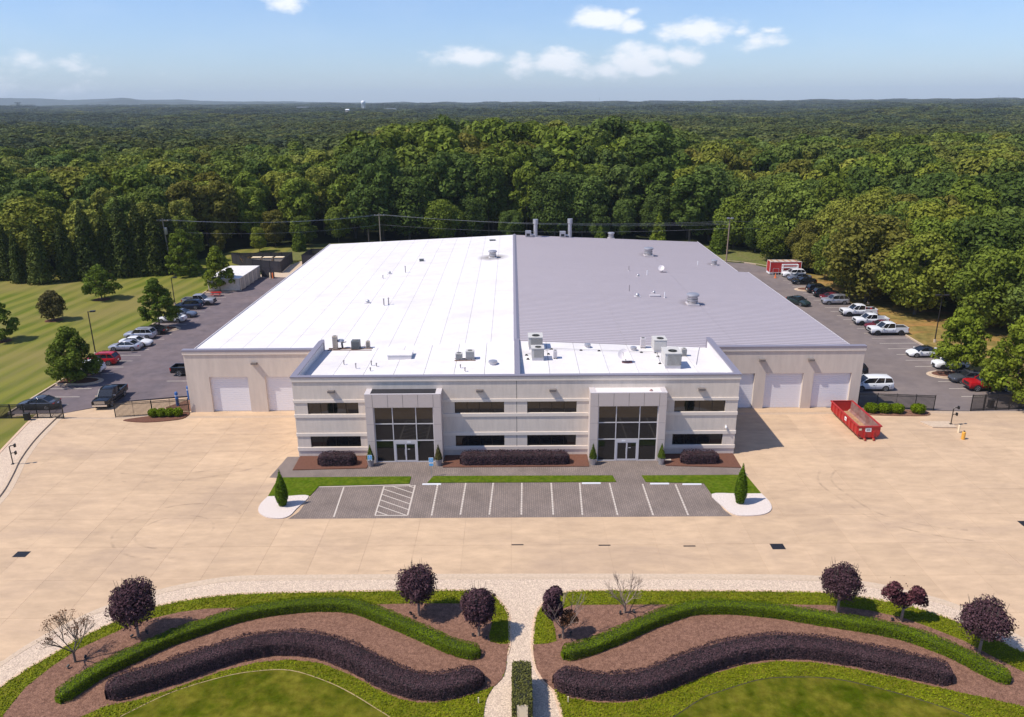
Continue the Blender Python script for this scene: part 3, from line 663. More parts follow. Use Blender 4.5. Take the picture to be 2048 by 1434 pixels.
for a, c in ((MA, XA-.09), (XB+.09, MBX)):
    b = MB(); b.bx(a-.08 if a < 0 else a, c if a < 0 else c+.08, MY-.1, MY-.001, 7.28, 7.6); P('cornice_band', b, M_stuccob)
    b = MB(); b.bx(a-.12 if a < 0 else a, c if a < 0 else c+.12, MY-.14, MY+.55, 7.6, 7.86); P('front_coping', b, M_cope)
slat = None
for (x0, x1) in doors_l+doors_r:
    b = MB(); b.bx(x0, x1, MY+.33, MY+.38, 0, 4.48); b.bx(x0, x0+.07, MY+.27, MY+.33, 0, 4.48); b.bx(x1-.07, x1, MY+.27, MY+.33, 0, 4.48)
    o = P('roller_door', b, M_door); n = 17; h = 4.46/n
    if slat is None:
        s_ = MB(); w = 2.18; s_.add([(-w,0,.02),(w,0,.02),(w,-.018,.024),(-w,-.018,.024),(w,-.018,h-.012),(-w,-.018,h-.012),(w,0,h-.002),(-w,0,h-.002)], [(0,1,2,3),(3,2,4,5),(5,4,6,7)])
        slat = s_.mesh('slat', M_door)
    for k in range(n): link('slat', slat, o, ((x0+x1)/2, MY+.328, .01+k*h))

# warehouse roofs
base = MB(); ZU = 6.0
for xa, xb, y0, y1 in ((-38.7, RX, MY+.3, 164), (RX, 39.3, MY+.3, 164), (39.3, 41.1, MY+.3, 133)):
    base.add([(xa,y0,rz_(xa)-.05),(xb,y0,rz_(xb)-.05),(xb,y1,rz_(xb)-.05),(xa,y1,rz_(xa)-.05),(xa,y0,rz_(xa)-.5),(xb,y0,rz_(xb)-.5),(xb,y1,rz_(xb)-.5),(xa,y1,rz_(xa)-.5)],
             [(0,1,2,3),(0,4,5,1),(1,5,6,2),(2,6,7,3),(3,7,4,0)])
P('roof_deck', base, M_seam)
n = 13; w = (RX+38.85)/n
for k in range(n):
    a, c = -38.85+k*w, -38.85+(k+1)*w-.035
    b = MB(); y0, y1 = MY+.3, 164.1
    b.add([(a,y0,rz_(a)),(c,y0,rz_(c)),(c,y1,rz_(c)),(a,y1,rz_(a)),(a,y0,rz_(a)-.06),(c,y0,rz_(c)-.06),(c,y1,rz_(c)-.06),(a,y1,rz_(a)-.06)], [(0,1,2,3),(0,4,5,1),(1,5,6,2),(2,6,7,3),(3,7,4,0)])
    P('membrane_sheet', b, M_white)
PW = .70; meshes = {}
def panel_mesh(xe):
    if xe in meshes: return meshes[xe]
    b = MB(); X = [RX+.15, 13.4, 26.8, xe]
    for i in range(3):
        a, c = X[i], X[i+1]-.03; dz = .012*(2-i)
        prof = [(0,0),(.06,.075),(.12,.075),(.18,0),(PW,0)]
        vs = [(x, yy, rz_(x)+zz+dz) for x in (a, c) for yy, zz in prof]
        b.add(vs, [(k, k+5, k+6, k+1) for k in range(4)], 0); b.m[-4] = b.m[-3] = b.m[-2] = 1
        b.add([(c,0,rz_(c)-.04),(c,PW,rz_(c)-.04)]+vs[5:], [(0,1,6,5,4,3,2)], 1)
    meshes[xe] = b.mesh('roof_panel', [M_metal, M_metald]); return meshes[xe]
y = MY+.32
while y+PW < 164.2:
    o = link('roof_panel', panel_mesh(41.15 if y < 132.5 else 39.35), bld, (0, y-OY, 0)); y += PW
b = MB(); b.add([(RX-.35,MY+.3,RZ+.02),(RX,MY+.3,RZ+.22),(RX+.35,MY+.3,RZ+.06),(RX-.35,164.15,RZ+.02),(RX,164.15,RZ+.22),(RX+.35,164.15,RZ+.06)], [(0,1,4,3),(1,2,5,4),(0,2,1),(3,4,5)]); P('ridge_cap', b, M_cope)
for q in ((-38.98, -38.86, MY+.6, 164.1, 6.7, 6.98), (41.16, 41.3, MY+.6, 133.1, 6.55, 6.82), (39.36, 39.5, 133.2, 164.1, 6.65, 6.92)): P('gutter', MB().bx(*q), M_cap)

# ------------------------------------------------------------------ plant on the roofs
def on_roof(u, v, extra=0.0):
    """point where the survey ray meets the roof"""
    d = ray(u, v); best = None
    for k in range(2700):
        t = 62+k*.05; q = CAM+d*t
        x, y_, z = q
        zr = rz_(x) if y_ > MY+.2 else 8.0+(rz_(x)-8.0)*(y_-OY-.3)/(MY-OY)
        if y_ > OY and z <= zr+extra: return (float(x), float(y_), float(zr))
def rooftop_unit(name, lab, u, v, w, d, h, curb, fan=True, ribs=True, m=None, duct=False):
    x, y_, z = on_roof(u, v); t = T(name, lab, 'air conditioner', (x, y_+d/2, z), 0, 'packaged air conditioners on the office roof')
    MB().bx(-w/2+.04, w/2-.04, -d/2+.04, d/2-.04, -.15, curb).build('curb', M_white, t)
    b = MB(); b.bx(-w/2, w/2, -d/2, d/2, curb, curb+h-.08); b.bx(-w/2-.05, w/2+.05, -d/2-.05, d/2+.05, curb+h-.08, curb+h)
    b.build('cabinet', m or M_hvac, t)
    if ribs:
        b = MB(); nb = max(5, int(w/.15))
        b.bx(-w/2+.28, w/2-.03, -d/2-.012, -d/2-.001, curb+.12, curb+h-.16, 0)
        for i in range(nb): xx = -w/2+.3+(w-.38)*(i+.5)/nb; b.bx(xx-.026, xx+.026, -d/2-.035, -d/2-.013, curb+.12, curb+h-.16, 1)
        b.build('coil_grille', [M_hvacd, M_hvac], t)
    else:
        b = MB(); b.bx(-w/2+.1, w/2-.1, -d/2-.02, -d/2-.001, curb+.1, curb+h-.2); b.build('access_panel', M_hvac, t)
    if fan:
        b = MB(); r = min(w, d)*.28; b.lathe([(r,0),(r,.05),(r-.04,.05),(r-.04,.012)], (.05, -d*.12, curb+h), 18, 0); b.lathe([(r-.05,.004),(r-.06,.012)], (.05, -d*.12, curb+h), 18, 1)
        for k in range(5): a = math.pi*k/5; b.bar((.05-math.cos(a)*r, -d*.12-math.sin(a)*r, curb+h+.055), (.05+math.cos(a)*r, -d*.12+math.sin(a)*r, curb+h+.055), .02, .012, 0)
        b.build('fan_grille', [M_hvacd, M_black], t)
    return t
rooftop_unit('rooftop_air_conditioner', 'beige rooftop air conditioner beside the dividing parapet, behind a smaller one', 1071, 700, 1.6, 1.9, 1.15, .35)
rooftop_unit('rooftop_air_conditioner', 'smaller beige air conditioner in front of another, next to the dividing parapet', 1075.5, 722, 1.35, 1.25, 1.15, .3)
rooftop_unit('rooftop_air_conditioner', 'beige air conditioner with plain panel side behind the biggest roof unit', 1320, 707, 1.45, 1.7, 1.25, .35, ribs=False)
rooftop_unit('rooftop_air_conditioner', 'largest beige air conditioner, broad slatted coil, near the end parapet', 1345.5, 738, 1.75, 2.3, 1.45, .3)
def split_unit(name, lab, u, v, w, d, h, m, slats=True, round_=False):
    x, y_, z = on_roof(u, v); t = T(name, lab, 'condenser', (x, y_+d/2, z), 0, 'small condensers on the office roof')
    b = MB(); b.bx(-w/2, w/2, -d/2, d/2, .1, .1+h); b.build('cabinet', m, t)
    b = MB(); b.bx(-w/2, -w/2+.08, -d/2-.05, d/2+.05, -.05, .1); b.bx(w/2-.08, w/2, -d/2-.05, d/2+.05, -.05, .1); b.build('feet', M_hvacd, t)
    b = MB(); nb = 6
    for i in range(nb): zz = .16+(h-.12)*(i+.5)/nb; b.bx(-w/2+.04, w/2-.04, -d/2-.02, -d/2-.001, zz-.02, zz+.02)
    b.build('louvre', M_hvacd if slats else m, t)
    b = MB(); r = min(w, d)*.36; b.lathe([(r,0),(r,.03),(.02,.05)], (0, 0, .1+h), 14); b.build('fan_cover', M_hvacd, t)
    return t
split_unit('condenser_unit', 'tall tan condenser on timber bearers by the lawn-side parapet', 670.5, 700, .55, .5, 1.55, M_tan)
split_unit('condenser_unit', 'dark grey cube condenser in the middle of the timber bearers', 711, 700, .95, .9, .95, M_hvacg)
split_unit('condenser_unit', 'small pinkish condenser at the end of the timber bearers', 736, 697, .45, .4, .75, M_tan)
split_unit('condenser_unit', 'smaller of two pale grey condensers standing on one frame', 918, 722, .75, .65, .75, M_hvac)
split_unit('condenser_unit', 'larger of two pale grey condensers standing on one frame', 940, 721, .95, .75, .95, M_hvac)
split_unit('condenser_unit', 'small white condenser right beside the pair of beige units', 1110.5, 718, .4, .6, .8, M_cap, False)
split_unit('condenser_unit', 'tall narrow white condenser at the edge of the grey roof', 1286, 697, .55, .6, 1.1, M_cap, False)
split_unit('condenser_unit', 'small condenser with dark louvres beside the largest roof unit', 1368, 713, .6, .5, .8, M_hvac)
def timber(u0, u1, v, lab):
    x0, y0, z0 = on_roof(u0, v); x1, y1, z1 = on_roof(u1, v); t = T('bearer_frame', lab, 'support frame', (x0, y0, z0))
    for dy in (.1, .75): MB().bar((0, dy, .05), (x1-x0, dy+y1-y0, .05+z1-z0), .12, .12).build('bearer', M_brownwood, t)
    MB().tube((.3, .3, .2), (x1-x0-.6, .35, .2+z1-z0), .03, 6).build('pipe', M_dark, t)
    for f in (.25, .55, .8): MB().bx((x1-x0)*f-.04, (x1-x0)*f+.04, .1, .8, .1, .19).build('cross_piece', M_brownwood, t)
timber(655, 743, 702, 'brown timber bearers under the row of condensers by the parapet')
timber(909, 951, 723, 'low frame under the two pale grey condensers')
# exhaust on the timber frame
x, y, z = on_roof(684, 699); t = T('exhaust_hood', 'small grey exhaust hood on a bent black pipe behind the tan condenser', 'vent', (x, y+.4, z))
MB().tube((0, 0, 0), (-.05, 0, .75), .12, 10).build('pipe', M_hvacg, t); MB().lathe([(.36,.85),(.4,.95),(.33,1.1),(.1,1.14)], (-.15, 0, 0), 16).build('cap', M_steel, t, 40); MB().tube((-.05,0,.7),(.5,-.1,.85), .05, 8).build('bent_pipe', M_dark, t)
def vent_pipe(u, v, h, r, lab, m=None, cap=True, bend=False):
    x, y_, z = on_roof(u, v); t = T('vent_pipe', lab, 'vent pipe', (x, y_, z), 0, 'vent pipes on the roofs')
    b = MB(); b.tube((0, 0, -.1), (0, 0, h), r, 8); b.build('pipe', m or M_pot, t)
    MB().lathe([(r*2.6,-.05),(r*1.4,.1)], (0, 0, 0), 10).build('flashing', M_white if x < RX else M_cap, t)
    if cap: MB().lathe([(r*1.3,h-.02),(r*1.9,h+.05),(r*.6,h+.14)], (0, 0, 0), 10).build('cap', m or M_pot, t)
near = 'grey vent pipe on the white office roof, '
for u, v, h, s in ((688,730,.45,'closest to the lawn-side parapet'),(712,738,.55,'nearest the front coping'),(743,732,.5,'beside two tiny pipes'),(753,734,.35,'thinnest of the group'),(741,743,.35,'tiny, near the coping'),(921,737,.35,'before the two condensers'),(930,744,.4,'at the front of the condensers')):
    vent_pipe(u, v, h, .055, near+s)
wr = 'thin vent pipe on the white warehouse roof, '
for u, v, h, s, r in ((811,546,1.1,'farthest back, tall',.07),(777.5,610,.95,'rear one of the close pair',.08),(768,611.5,.95,'front one of the close pair',.08),(766,557.5,.5,'short, by the kinked vent',.06)):
    vent_pipe(u, v, h, r, wr+s)
gr = 'thin pipe standing on the grey metal roof, '
for u, v, h, s, m in ((1257.5,542,.9,'dark, at the back',M_pot),(1258.5,584,1.1,'dark, beside the small spun vent',M_pot),(1294,550,.8,'white, between the dark pipe and the dish',M_signw),(1329,596,.9,'white, closest to the large fan',M_signw),(1395,531,.8,'white, close to the outer eave',M_signw)):
    vent_pipe(u, v, h, .06, gr+s, m, False)
def roof_fan(u, v, s, lab, kind='drum'):
    x, y_, z = on_roof(u, v); t = T('roof_fan', lab, 'roof fan', (x, y_, z), 0, 'exhaust fans on the warehouse roof', s)
    MB().bx(-.85, .85, -.85, .85, -.15, .22).build('curb', M_cap if x > RX else M_white, t)
    if kind == 'drum':
        b = MB(); b.lathe([(.62,.22),(.72,.3),(.76,.7),(.7,1.1),(.8,1.25),(.92,1.32),(.92,1.5),(.75,1.62),(.2,1.68)], n=20); b.build('housing', M_steel, t, 50)
        b = MB(); b.lathe([(.775,.5),(.79,.53),(.775,.56)], n=20); b.lathe([(.76,.85),(.775,.88),(.76,.91)], n=20); b.build('band', M_hvacd, t)
    else:
        b = MB(); b.lathe([(.3,.2),(.42,.3),(.55,.5),(.55,.7),(.4,.95),(.15,1.05)], n=14); b.build('housing', M_steel, t, 50)
    return t
roof_fan(1384.5, 609, 1.0, 'large drum exhaust fan on the grey roof, closest to the office')
roof_fan(1296.5, 512, 1.0, 'large drum exhaust fan at the back of the grey roof')
roof_fan(985.5, 516, .85, 'exhaust fan on the white roof ringed by a dark stain')
roof_fan(1428, 530.5, .6, 'small exhaust fan near the outer eave with a tilted pipe')
roof_fan(1274.5, 594, .55, 'small round vent beside a dark pipe, middle of the grey roof', 'dome')
roof_fan(1276, 553, .4, 'very small dome vent on the grey roof behind the others', 'dome')
roof_fan(1307.5, 587, .4, 'small dome vent above a low curb on the grey roof', 'dome')
roof_fan(735.5, 606.5, .5, 'small dome vent on the white roof by two pipes', 'dome')
roof_fan(779, 548, .45, 'kinked small vent at the back of the white roof', 'dome')
roof_fan(1222, 477, .8, 'small drum vent at the far edge of the grey roof')
def soot(u, v, rx, ry):
    m = bpy.data.materials.new('soot_stain'); m.use_nodes = True; nt = m.node_tree; N = nt.nodes; L = nt.links; b = N['Principled BSDF']; b.inputs['Base Color'].default_value = (.16,.13,.115,1); b.inputs['Roughness'].default_value = .9
    tc = N.new('ShaderNodeTexCoord'); ln = N.new('ShaderNodeVectorMath'); ln.operation = 'LENGTH'; L.new(tc.outputs['Object'], ln.inputs[0])
    nz = N.new('ShaderNodeTexNoise'); nz.inputs['Scale'].default_value = 2.5; nz.inputs['Detail'].default_value = 5; L.new(tc.outputs['Object'], nz.inputs['Vector'])
    ad = N.new('ShaderNodeMath'); ad.operation = 'MULTIPLY_ADD'; ad.inputs[1].default_value = .55; L.new(nz.outputs['Fac'], ad.inputs[0]); L.new(ln.outputs['Value'], ad.inputs[2])
    r = N.new('ShaderNodeMapRange'); r.inputs[1].default_value = .55; r.inputs[2].default_value = 1.2; r.inputs[3].default_value = .5; r.inputs[4].default_value = 0; L.new(ad.outputs[0], r.inputs[0]); L.new(r.outputs[0], b.inputs['Alpha'])
    x, y_, z = on_roof(u, v); s = MB(); s.add([(math.cos(math.pi*k/16), math.sin(math.pi*k/16), 0) for k in range(32)], [tuple(range(32))])
    o = P('soot_stain', s, m); o.location = (x, y_-OY+.6, z+.03); o.rotation_euler = (0, math.atan(SL)*(-1 if x < RX else 1), 0); o.scale = (rx, ry, 1)
soot(985.5, 516, 3.4, 3.4); soot(1384.5, 609, 2.2, 2.6); soot(1296.5, 512, 2.2, 3.0); soot(1428, 530.5, 1.5, 2)
def low_box(u, v, w, d, h, lab, m, cat='roof hatch'):
    x, y_, z = on_roof(u, v); t = T('roof_hatch', lab, cat, (x, y_+d/2, z)); MB().bx(-w/2, w/2, -d/2, d/2, -.2, h).build('curb', m, t); MB().bx(-w/2-.04, w/2+.04, -d/2-.04, d/2+.04, h, h+.06).build('lid', m, t)
low_box(799, 720, 2.65, 1.9, .5, 'broad white raised hatch in the middle of the white office roof', M_white)
low_box(843, 523, .75, .6, .35, 'little dark grey hatch alone on the white warehouse roof', M_hvacg)
low_box(985, 482, 1.2, .5, .2, 'flat dark hatch at the far end of the white roof', M_hvacg)
low_box(1310, 594, 1.5, .5, .18, 'low grey curb on the metal roof beside a white pipe', M_cap)
def mushroom(u, v, r, lab):
    x, y_, z = on_roof(u, v); t = T('mushroom_vent', lab, 'roof vent', (x, y_, z), 0, 'round vents on the office roof')
    MB().lathe([(r*.8,-.1),(r*.8,.22)], n=16).build('collar', M_white, t); MB().lathe([(r,.2),(r*1.05,.28),(r,.42),(r*.5,.5)], n=18).build('cap', M_steel, t, 40)
mushroom(986, 729, .48, 'flat round grey vent beside the dividing parapet on the white side')
mushroom(1175, 695, .36, 'small round vent behind the long gas pipe, nearer the two beige units')
mushroom(1267, 701, .36, 'small round vent behind the long gas pipe, nearer the tall white condenser')
def stack(u, v, vtop, lab, labb):
    x, y_, z = on_roof(u, v); top = PY(u, vtop, y_)[2]; h = top-z; t = T('exhaust_stack', lab, 'chimney stack', (x, y_, z), 0, 'tall stacks at the back of the roof')
    MB().tube((0, 0, -.1), (0, 0, h-1.0), .42, 16).build('flue', M_steel, t, 40); MB().lathe([(.46,h-1.0),(.55,h-.9),(.55,h),(.45,h)], n=16).build('cap', M_steel, t, 40)
    b = T('fan_box', labb, 'fan housing', (x-1.55, y_-.3, rz_(x-1.55)), 0, 'fan housings beside the stacks'); MB().bx(-.6, .6, -.5, .5, .15, 1.3).build('housing', M_steel, b); MB().bx(-.35, .35, -.53, -.501, .3, .8).build('opening', M_black, b)
    MB().bx(-.55, .55, -.45, .45, -.2, .15).build('stand', M_hvacd, b); MB().tube((.6, 0, .5), (1.3, .1, .35), .2, 10).build('duct', M_steel, b)
stack(1071, 474, 438.5, 'tall silver exhaust stack behind the ridge, closer to the ridge', 'grey fan box beside the stack nearest the ridge')
stack(1139.5, 475, 437.5, 'tall silver exhaust stack farther from the ridge', 'grey fan box beside the stack farther from the ridge')
# gas pipe on little blocks
pts = [(1053,711),(1103,699),(1162,701.5),(1198,702.5),(1252,704.5),(1283,705.5),(1312,706.5),(1320,728)]
t = None; Q = [on_roof(*p) for p in pts]
t = T('gas_pipe', 'thin pipe run on small dark blocks across the white office roof', 'pipe', Q[1])
b = MB(); o0 = Q[1]
for a, c in zip(Q[:-1], Q[1:]): b.tube((a[0]-o0[0], a[1]-o0[1], a[2]-o0[2]+.16), (c[0]-o0[0], c[1]-o0[1], c[2]-o0[2]+.16), .03, 6)
b.build('pipe', M_hvac, t)
for q in Q+[on_roof(1056, 719), on_roof(1097, 709), on_roof(1316, 714)]:
    x, y, z = q[0]-o0[0], q[1]-o0[1], q[2]-o0[2]; MB().add([(x-.2,y-.12,z-.02),(x+.2,y-.12,z-.02),(x+.2,y+.12,z-.02),(x-.2,y+.12,z-.02),(x-.07,y-.1,z+.15),(x+.07,y-.1,z+.15),(x+.07,y+.1,z+.15),(x-.07,y+.1,z+.15)], [(0,1,5,4),(1,2,6,5),(2,3,7,6),(3,0,4,7),(4,5,6,7)]).build('block', M_dark, t)
Q = [on_roof(1399, 694), on_roof(1396, 706), on_roof(1392, 730)]; o0 = Q[0]
t = T('drain_pipe', 'thin broken pipe line near the end parapet of the office roof', 'pipe', o0); b = MB()
for a, c in zip(Q[:-1], Q[1:]): b.tube((a[0]-o0[0], a[1]-o0[1], a[2]-o0[2]+.08), (c[0]-o0[0], c[1]-o0[1], c[2]-o0[2]+.08), .035, 6)
b.build('pipe', M_cap, t)
def dish(u, v, s, lab):
    x, y_, z = on_roof(u, v); t = T('satellite_dish', lab, 'satellite dish', (x, y_+.3, z), 0, None, s)
    b = MB(); n = 18; vs = []; fs = []; ax = Vector((-.25, -.75, .62)).normalized(); a = ax.orthogonal().normalized(); c = ax.cross(a); o = Vector((-.35, .1, .95))
    for k in range(5):
        rr = .66*k/4
        for i in range(n): q = 2*math.pi*i/n; vs.append(o+a*math.cos(q)*rr+c*math.sin(q)*rr+ax*.16*(k/4)**2)
    for k in range(4): fs += [(k*n+i, k*n+(i+1) % n, (k+1)*n+(i+1) % n, (k+1)*n+i) for i in range(n)]
    b.add(vs, fs); b.build('reflector', M_cap, t, 60)
    b = MB(); b.tube((0, .15, 0), (-.3, .12, .9), .04, 8); b.tube((-.3, .1, .5), o+ax*.75, .025, 6); b.build('mast', M_hvacd, t)
    for dx in (-.35, .05, .45): MB().bx(dx-.18, dx+.18, -.2, .2, -.05, .16).build('ballast_block', M_worn, t)
dish(1254, 727, .95, 'pale satellite dish on ballast blocks on the white office roof'); dish(1326, 546, .8, 'small satellite dish on blocks on the grey metal roof')
x, y, z = on_roof(1398, 782, 0) if False else (14.0, 73.2, 7.52)
t = T('roof_cone', 'small dark cone on the white roof of the entrance portal', 'vent', (13.9, 72.9, 7.52)); MB().lathe([(.2,0),(.06,.16)], n=10).build('cone', M_worn, t)
# ------------------------------------------------------------------ vehicles (nose towards local +x)
def paint(name, c, metal=0.0, rough=.14): return mat(name, c, rough, metal, coat=.12, spec=.35)
PW_ = paint('paint_white', (.70,.70,.71)); PS = paint('paint_silver', (.46,.46,.50), .55, .3); PG = paint('paint_graphite', (.085,.09,.105), .4); PK = paint('paint_black', (.010,.011,.014))
PN = paint('paint_navy', (.025,.035,.065), .3); PRD = paint('paint_red', (.42,.012,.018), .15); PGR = paint('paint_dark_green', (.035,.055,.055), .4); PM = paint('paint_maroon', (.16,.02,.035), .2); PSL = paint('paint_slate', (.16,.185,.24), .4)
M_lamp = mat('headlamp', (.75,.76,.78), .12, coat=.5); M_tail = mat('tail_lamp', (.42,.02,.02), .2, coat=.5); M_rim = mat('alloy_rim', (.55,.55,.57), .35, .7); M_rimd = mat('dark_rim', (.06,.06,.065), .4, .4)
M_tyre = mat('tyre', (.018,.018,.018), .85); M_trim = mat('black_trim', (.02,.02,.021), .6); M_chrome = mat('chrome', (.75,.75,.77), .15, .9); M_cglass = mat('car_glass', (.014,.016,.02), .04, ior=1.6); M_bedliner = mat('bed_liner', (.03,.028,.028), .8)
_wheel = {}
def wheel_meshes(r, w, rim):
    k = (r, w, rim.name)
    if k not in _wheel:
        b = MB(); n = 20
        prof = [(r*.69,-w/2),(r*.93,-w/2),(r,-w/2+.03),(r,w/2-.03),(r*.93,w/2),(r*.69,w/2)]
        vs = [(rr*math.cos(2*math.pi*i/n), y, rr*math.sin(2*math.pi*i/n)) for rr, y in prof for i in range(n)]
        b.add(vs, [(q*n+i, q*n+(i+1) % n, (q+1)*n+(i+1) % n, (q+1)*n+i) for q in range(5) for i in range(n)])
        ty = b.mesh('tyre', M_tyre, 35); b = MB()
        for s in (-1, 1):
            vs = [(r*.70*math.cos(2*math.pi*i/n), s*w*.36, r*.70*math.sin(2*math.pi*i/n)) for i in range(n)]
            b.add(vs, [tuple(range(n)) if s < 0 else tuple(reversed(range(n)))], 1)
            for q in range(5):
                a = 2*math.pi*q/5; b.bar((math.cos(a)*.05, s*w*.40, math.sin(a)*.05), (math.cos(a)*r*.66, s*w*.43, math.sin(a)*r*.66), .085, .03, 0)
            b.add([(rr*math.cos(2*math.pi*i/n), s*yy, rr*math.sin(2*math.pi*i/n)) for rr, yy in ((r*.71, w*.48), (r*.60, w*.45)) for i in range(n)], [(i, (i+1) % n, n+(i+1) % n, n+i) for i in range(n)], 0)
        _wheel[k] = (ty, b.mesh('rim', [rim, M_trim]))
    return _wheel[k]
SPEC = {
 # L, W, H, wheel r, axle front, axle rear, profile [(x, z_top, halfwidth factor)], cabin (wb, wt front, roof rear, base rear), belt z
 'sedan':  dict(L=4.85, W=1.84, r=.335, af=1.42, ar=-1.40, prof=[(2.42,.52,.62),(2.34,.66,.80),(2.1,.76,.93),(1.5,.88,.99),(.95,.93,1),(-1.55,.94,1),(-2.0,1.0,.97),(-2.3,.97,.88),(-2.42,.70,.74)], cab=(1.12,.22,-.95,-1.92), z0=.91, H=1.46, low=.22),
 'fastback':dict(L=4.72, W=1.86, r=.345, af=1.44, ar=-1.42, prof=[(2.36,.50,.60),(2.28,.62,.80),(2.0,.74,.94),(1.4,.86,1),(.9,.91,1),(-1.5,.95,1),(-2.0,1.02,.96),(-2.28,1.0,.86),(-2.36,.7,.74)], cab=(1.28,.2,-.75,-2.05), z0=.90, H=1.44, low=.2),
 'suv':    dict(L=4.75, W=1.88, r=.37, af=1.42, ar=-1.38, prof=[(2.37,.66,.74),(2.31,.90,.88),(2.1,1.0,.96),(1.5,1.05,1),(1.1,1.06,1),(-1.9,1.08,1),(-2.25,1.10,.96),(-2.37,.85,.88)], cab=(1.15,.40,-1.80,-2.30), z0=1.05, H=1.71, low=.28),
 'van':    dict(L=5.15, W=2.0, r=.36, af=1.6, ar=-1.48, prof=[(2.57,.62,.68),(2.50,.84,.86),(2.25,.98,.95),(1.8,1.05,1),(1.4,1.06,1),(-2.1,1.10,1),(-2.45,1.12,.96),(-2.57,.8,.9)], cab=(1.80,.70,-2.15,-2.52), z0=1.05, H=1.77, low=.24),
 'pickup': dict(L=5.85, W=2.02, r=.43, af=1.95, ar=-1.72, prof=[(2.92,.86,.92),(2.90,1.14,.965),(2.6,1.20,1.0),(1.9,1.22,1),(1.4,1.19,1),(-.75,1.19,1),(-.80,.78,1),(-2.8,.78,1),(-2.92,.78,.97)], cab=(1.50,.66,-.72,-.80), z0=1.15, H=1.97, low=.42, bed=(-.78,-2.92,.8,1.26)),
}
def car(name, lab, cat, style, pm, x, y, rz, rim=None, group='cars parked beside the building', nose=None, roof=None, s=1.0, tonneau=False, chrome=False, rails=False):
    S = SPEC[style]; t = T(name, lab, cat, (x, y, 0), rz, group, s); W2 = S['W']/2; low = S['low']; r = S['r']
    b = MB(); st = []
    for (px, zt, wf) in S['prof']:
        w = W2*wf; zl = low if wf > .9 else low+.06; sh = .10 if zt > low+.4 else .04
        half = [(w*.90, zl), (w*.985, zl+.10), (w, (zl+zt)*.5), (w*.975, zt-sh), (w*.90, zt-.015), (w*.45, zt+.025)]
        ring = [(px, -a, z) for a, z in half[::1]]+[(px, a, z) for a, z in reversed(half)]
        st.append(ring)
    n = len(st[0]); vs = [v for q in st for v in q]
    fs = [(k*n+i, k*n+i+1, (k+1)*n+i+1, (k+1)*n+i) for k in range(len(st)-1) for i in range(n-1)]
    fs += [(k*n+n-1, k*n, (k+1)*n, (k+1)*n+n-1) for k in range(len(st)-1)]
    fs += [tuple(range(n)), tuple(reversed(range((len(st)-1)*n, len(st)*n)))]
    fs = [tuple(reversed(f)) for f in fs]
    b.add(vs, fs)
    # wheel housings: dark discs just proud of the flanks
    for ax in (S['af'], S['ar']):
        for sd in (-1, 1):
            vv = [(ax, sd*(W2+.006), r)]; m_ = 14
            for i in range(m_+1): a = math.pi*i/m_; vv.append((ax+math.cos(a)*(r+.075), sd*(W2+.006), r+math.sin(a)*(r+.06)))
            vv += [(ax-r-.075, sd*(W2+.006), low+.02), (ax+r+.075, sd*(W2+.006), low+.02)]
            k = len(vv); fcs = [(0, i, i+1) for i in range(1, k-1)]+[(0, k-1, 1)]
            b.add(vv, fcs if sd < 0 else [tuple(reversed(f)) for f in fcs], 1)
    b.bx(-S['L']*.32, S['L']*.30, -W2-.008, W2+.008, low-.02, low+.09, 1)
    if style == 'pickup':
        x0, x1, z0, z1 = S['bed']
        for sd in (-1, 1):
            ya, yb = sorted((sd*W2*.985, sd*(W2-.17))); b.bx(x1+.08, x0, ya, yb, z0-.3, z1)
        b.bx(x1, x1+.08, -W2*.97, W2*.97, z0-.3, z1); b.bx(x0-.06, x0, -W2+.17, W2-.17, z0, z1)
        b.bx(x1+.08, x0-.06, -W2+.17, W2-.17, z0+.005, z0+.03, 1 if not tonneau else 0)
    bo = b.build('body', [pm, M_trim], t, 40)
    if tonneau: MB().bx(S['bed'][1]+.08, S['bed'][0]-.06, -W2+.16, W2-.16, S['bed'][3]-.05, S['bed'][3]-.02).build('bed_cover', M_bedliner, t)
    # cabin
    wb, wf, rr, br = S['cab']; z0, H = S['z0']-.05, S['H']; bw, tw = W2*.90, W2*.70; tw = W2*.83 if style in ('suv','van','pickup') else W2*.74
    g = MB(); xs_ = [(wb, bw*.93, z0), (wf, tw*.95, H-.06), ((wf+rr)/2, tw, H-.02), (rr, tw*.95, H-.07), (br, bw*.92, z0+.02)]
    mid = (wb+br)/2
    A = [(wb,-bw*.93,z0),(wf,-tw*.95,H-.07),(rr,-tw*.95,H-.08),(br,-bw*.92,z0+.02),(mid,-bw,z0),((wf+rr)/2,-tw,H-.05)]
    Bq = [(x_, -y_, z_) for x_, y_, z_ in A]
    g.add(A+Bq, [(0,4,5,1),(4,3,2,5),(6,7,11,10),(10,11,8,9),(0,1,7,6),(3,9,8,2),(1,5,11,7),(5,2,8,11)])
    g.build('glazing', M_cglass, t)
    rf = MB(); zz = H
    rp = [(wf+.05,tw*.90,H-.055),(wf-.35,tw*.97,H-.01),((wf+rr)/2,tw*.99,H+.015),(rr+.3,tw*.97,H-.015),(rr-.06,tw*.90,H-.065)]
    vs = []
    for (xx, ww, z_) in rp: vs += [(xx,-ww*1.02,z_-.04),(xx,-ww*.97,z_-.01),(xx,-ww*.5,z_+.02),(xx,ww*.5,z_+.02),(xx,ww*.97,z_-.01),(xx,ww*1.02,z_-.04)]
    rf.add(vs, [(k*6+i, (k+1)*6+i, (k+1)*6+i+1, k*6+i+1) for k in range(4) for i in range(5)]+[(0,1,2,3,4,5),(29,28,27,26,25,24)])
    rf.build('roof', roof or pm, t, 50)
    pl = MB(); e = 1.012
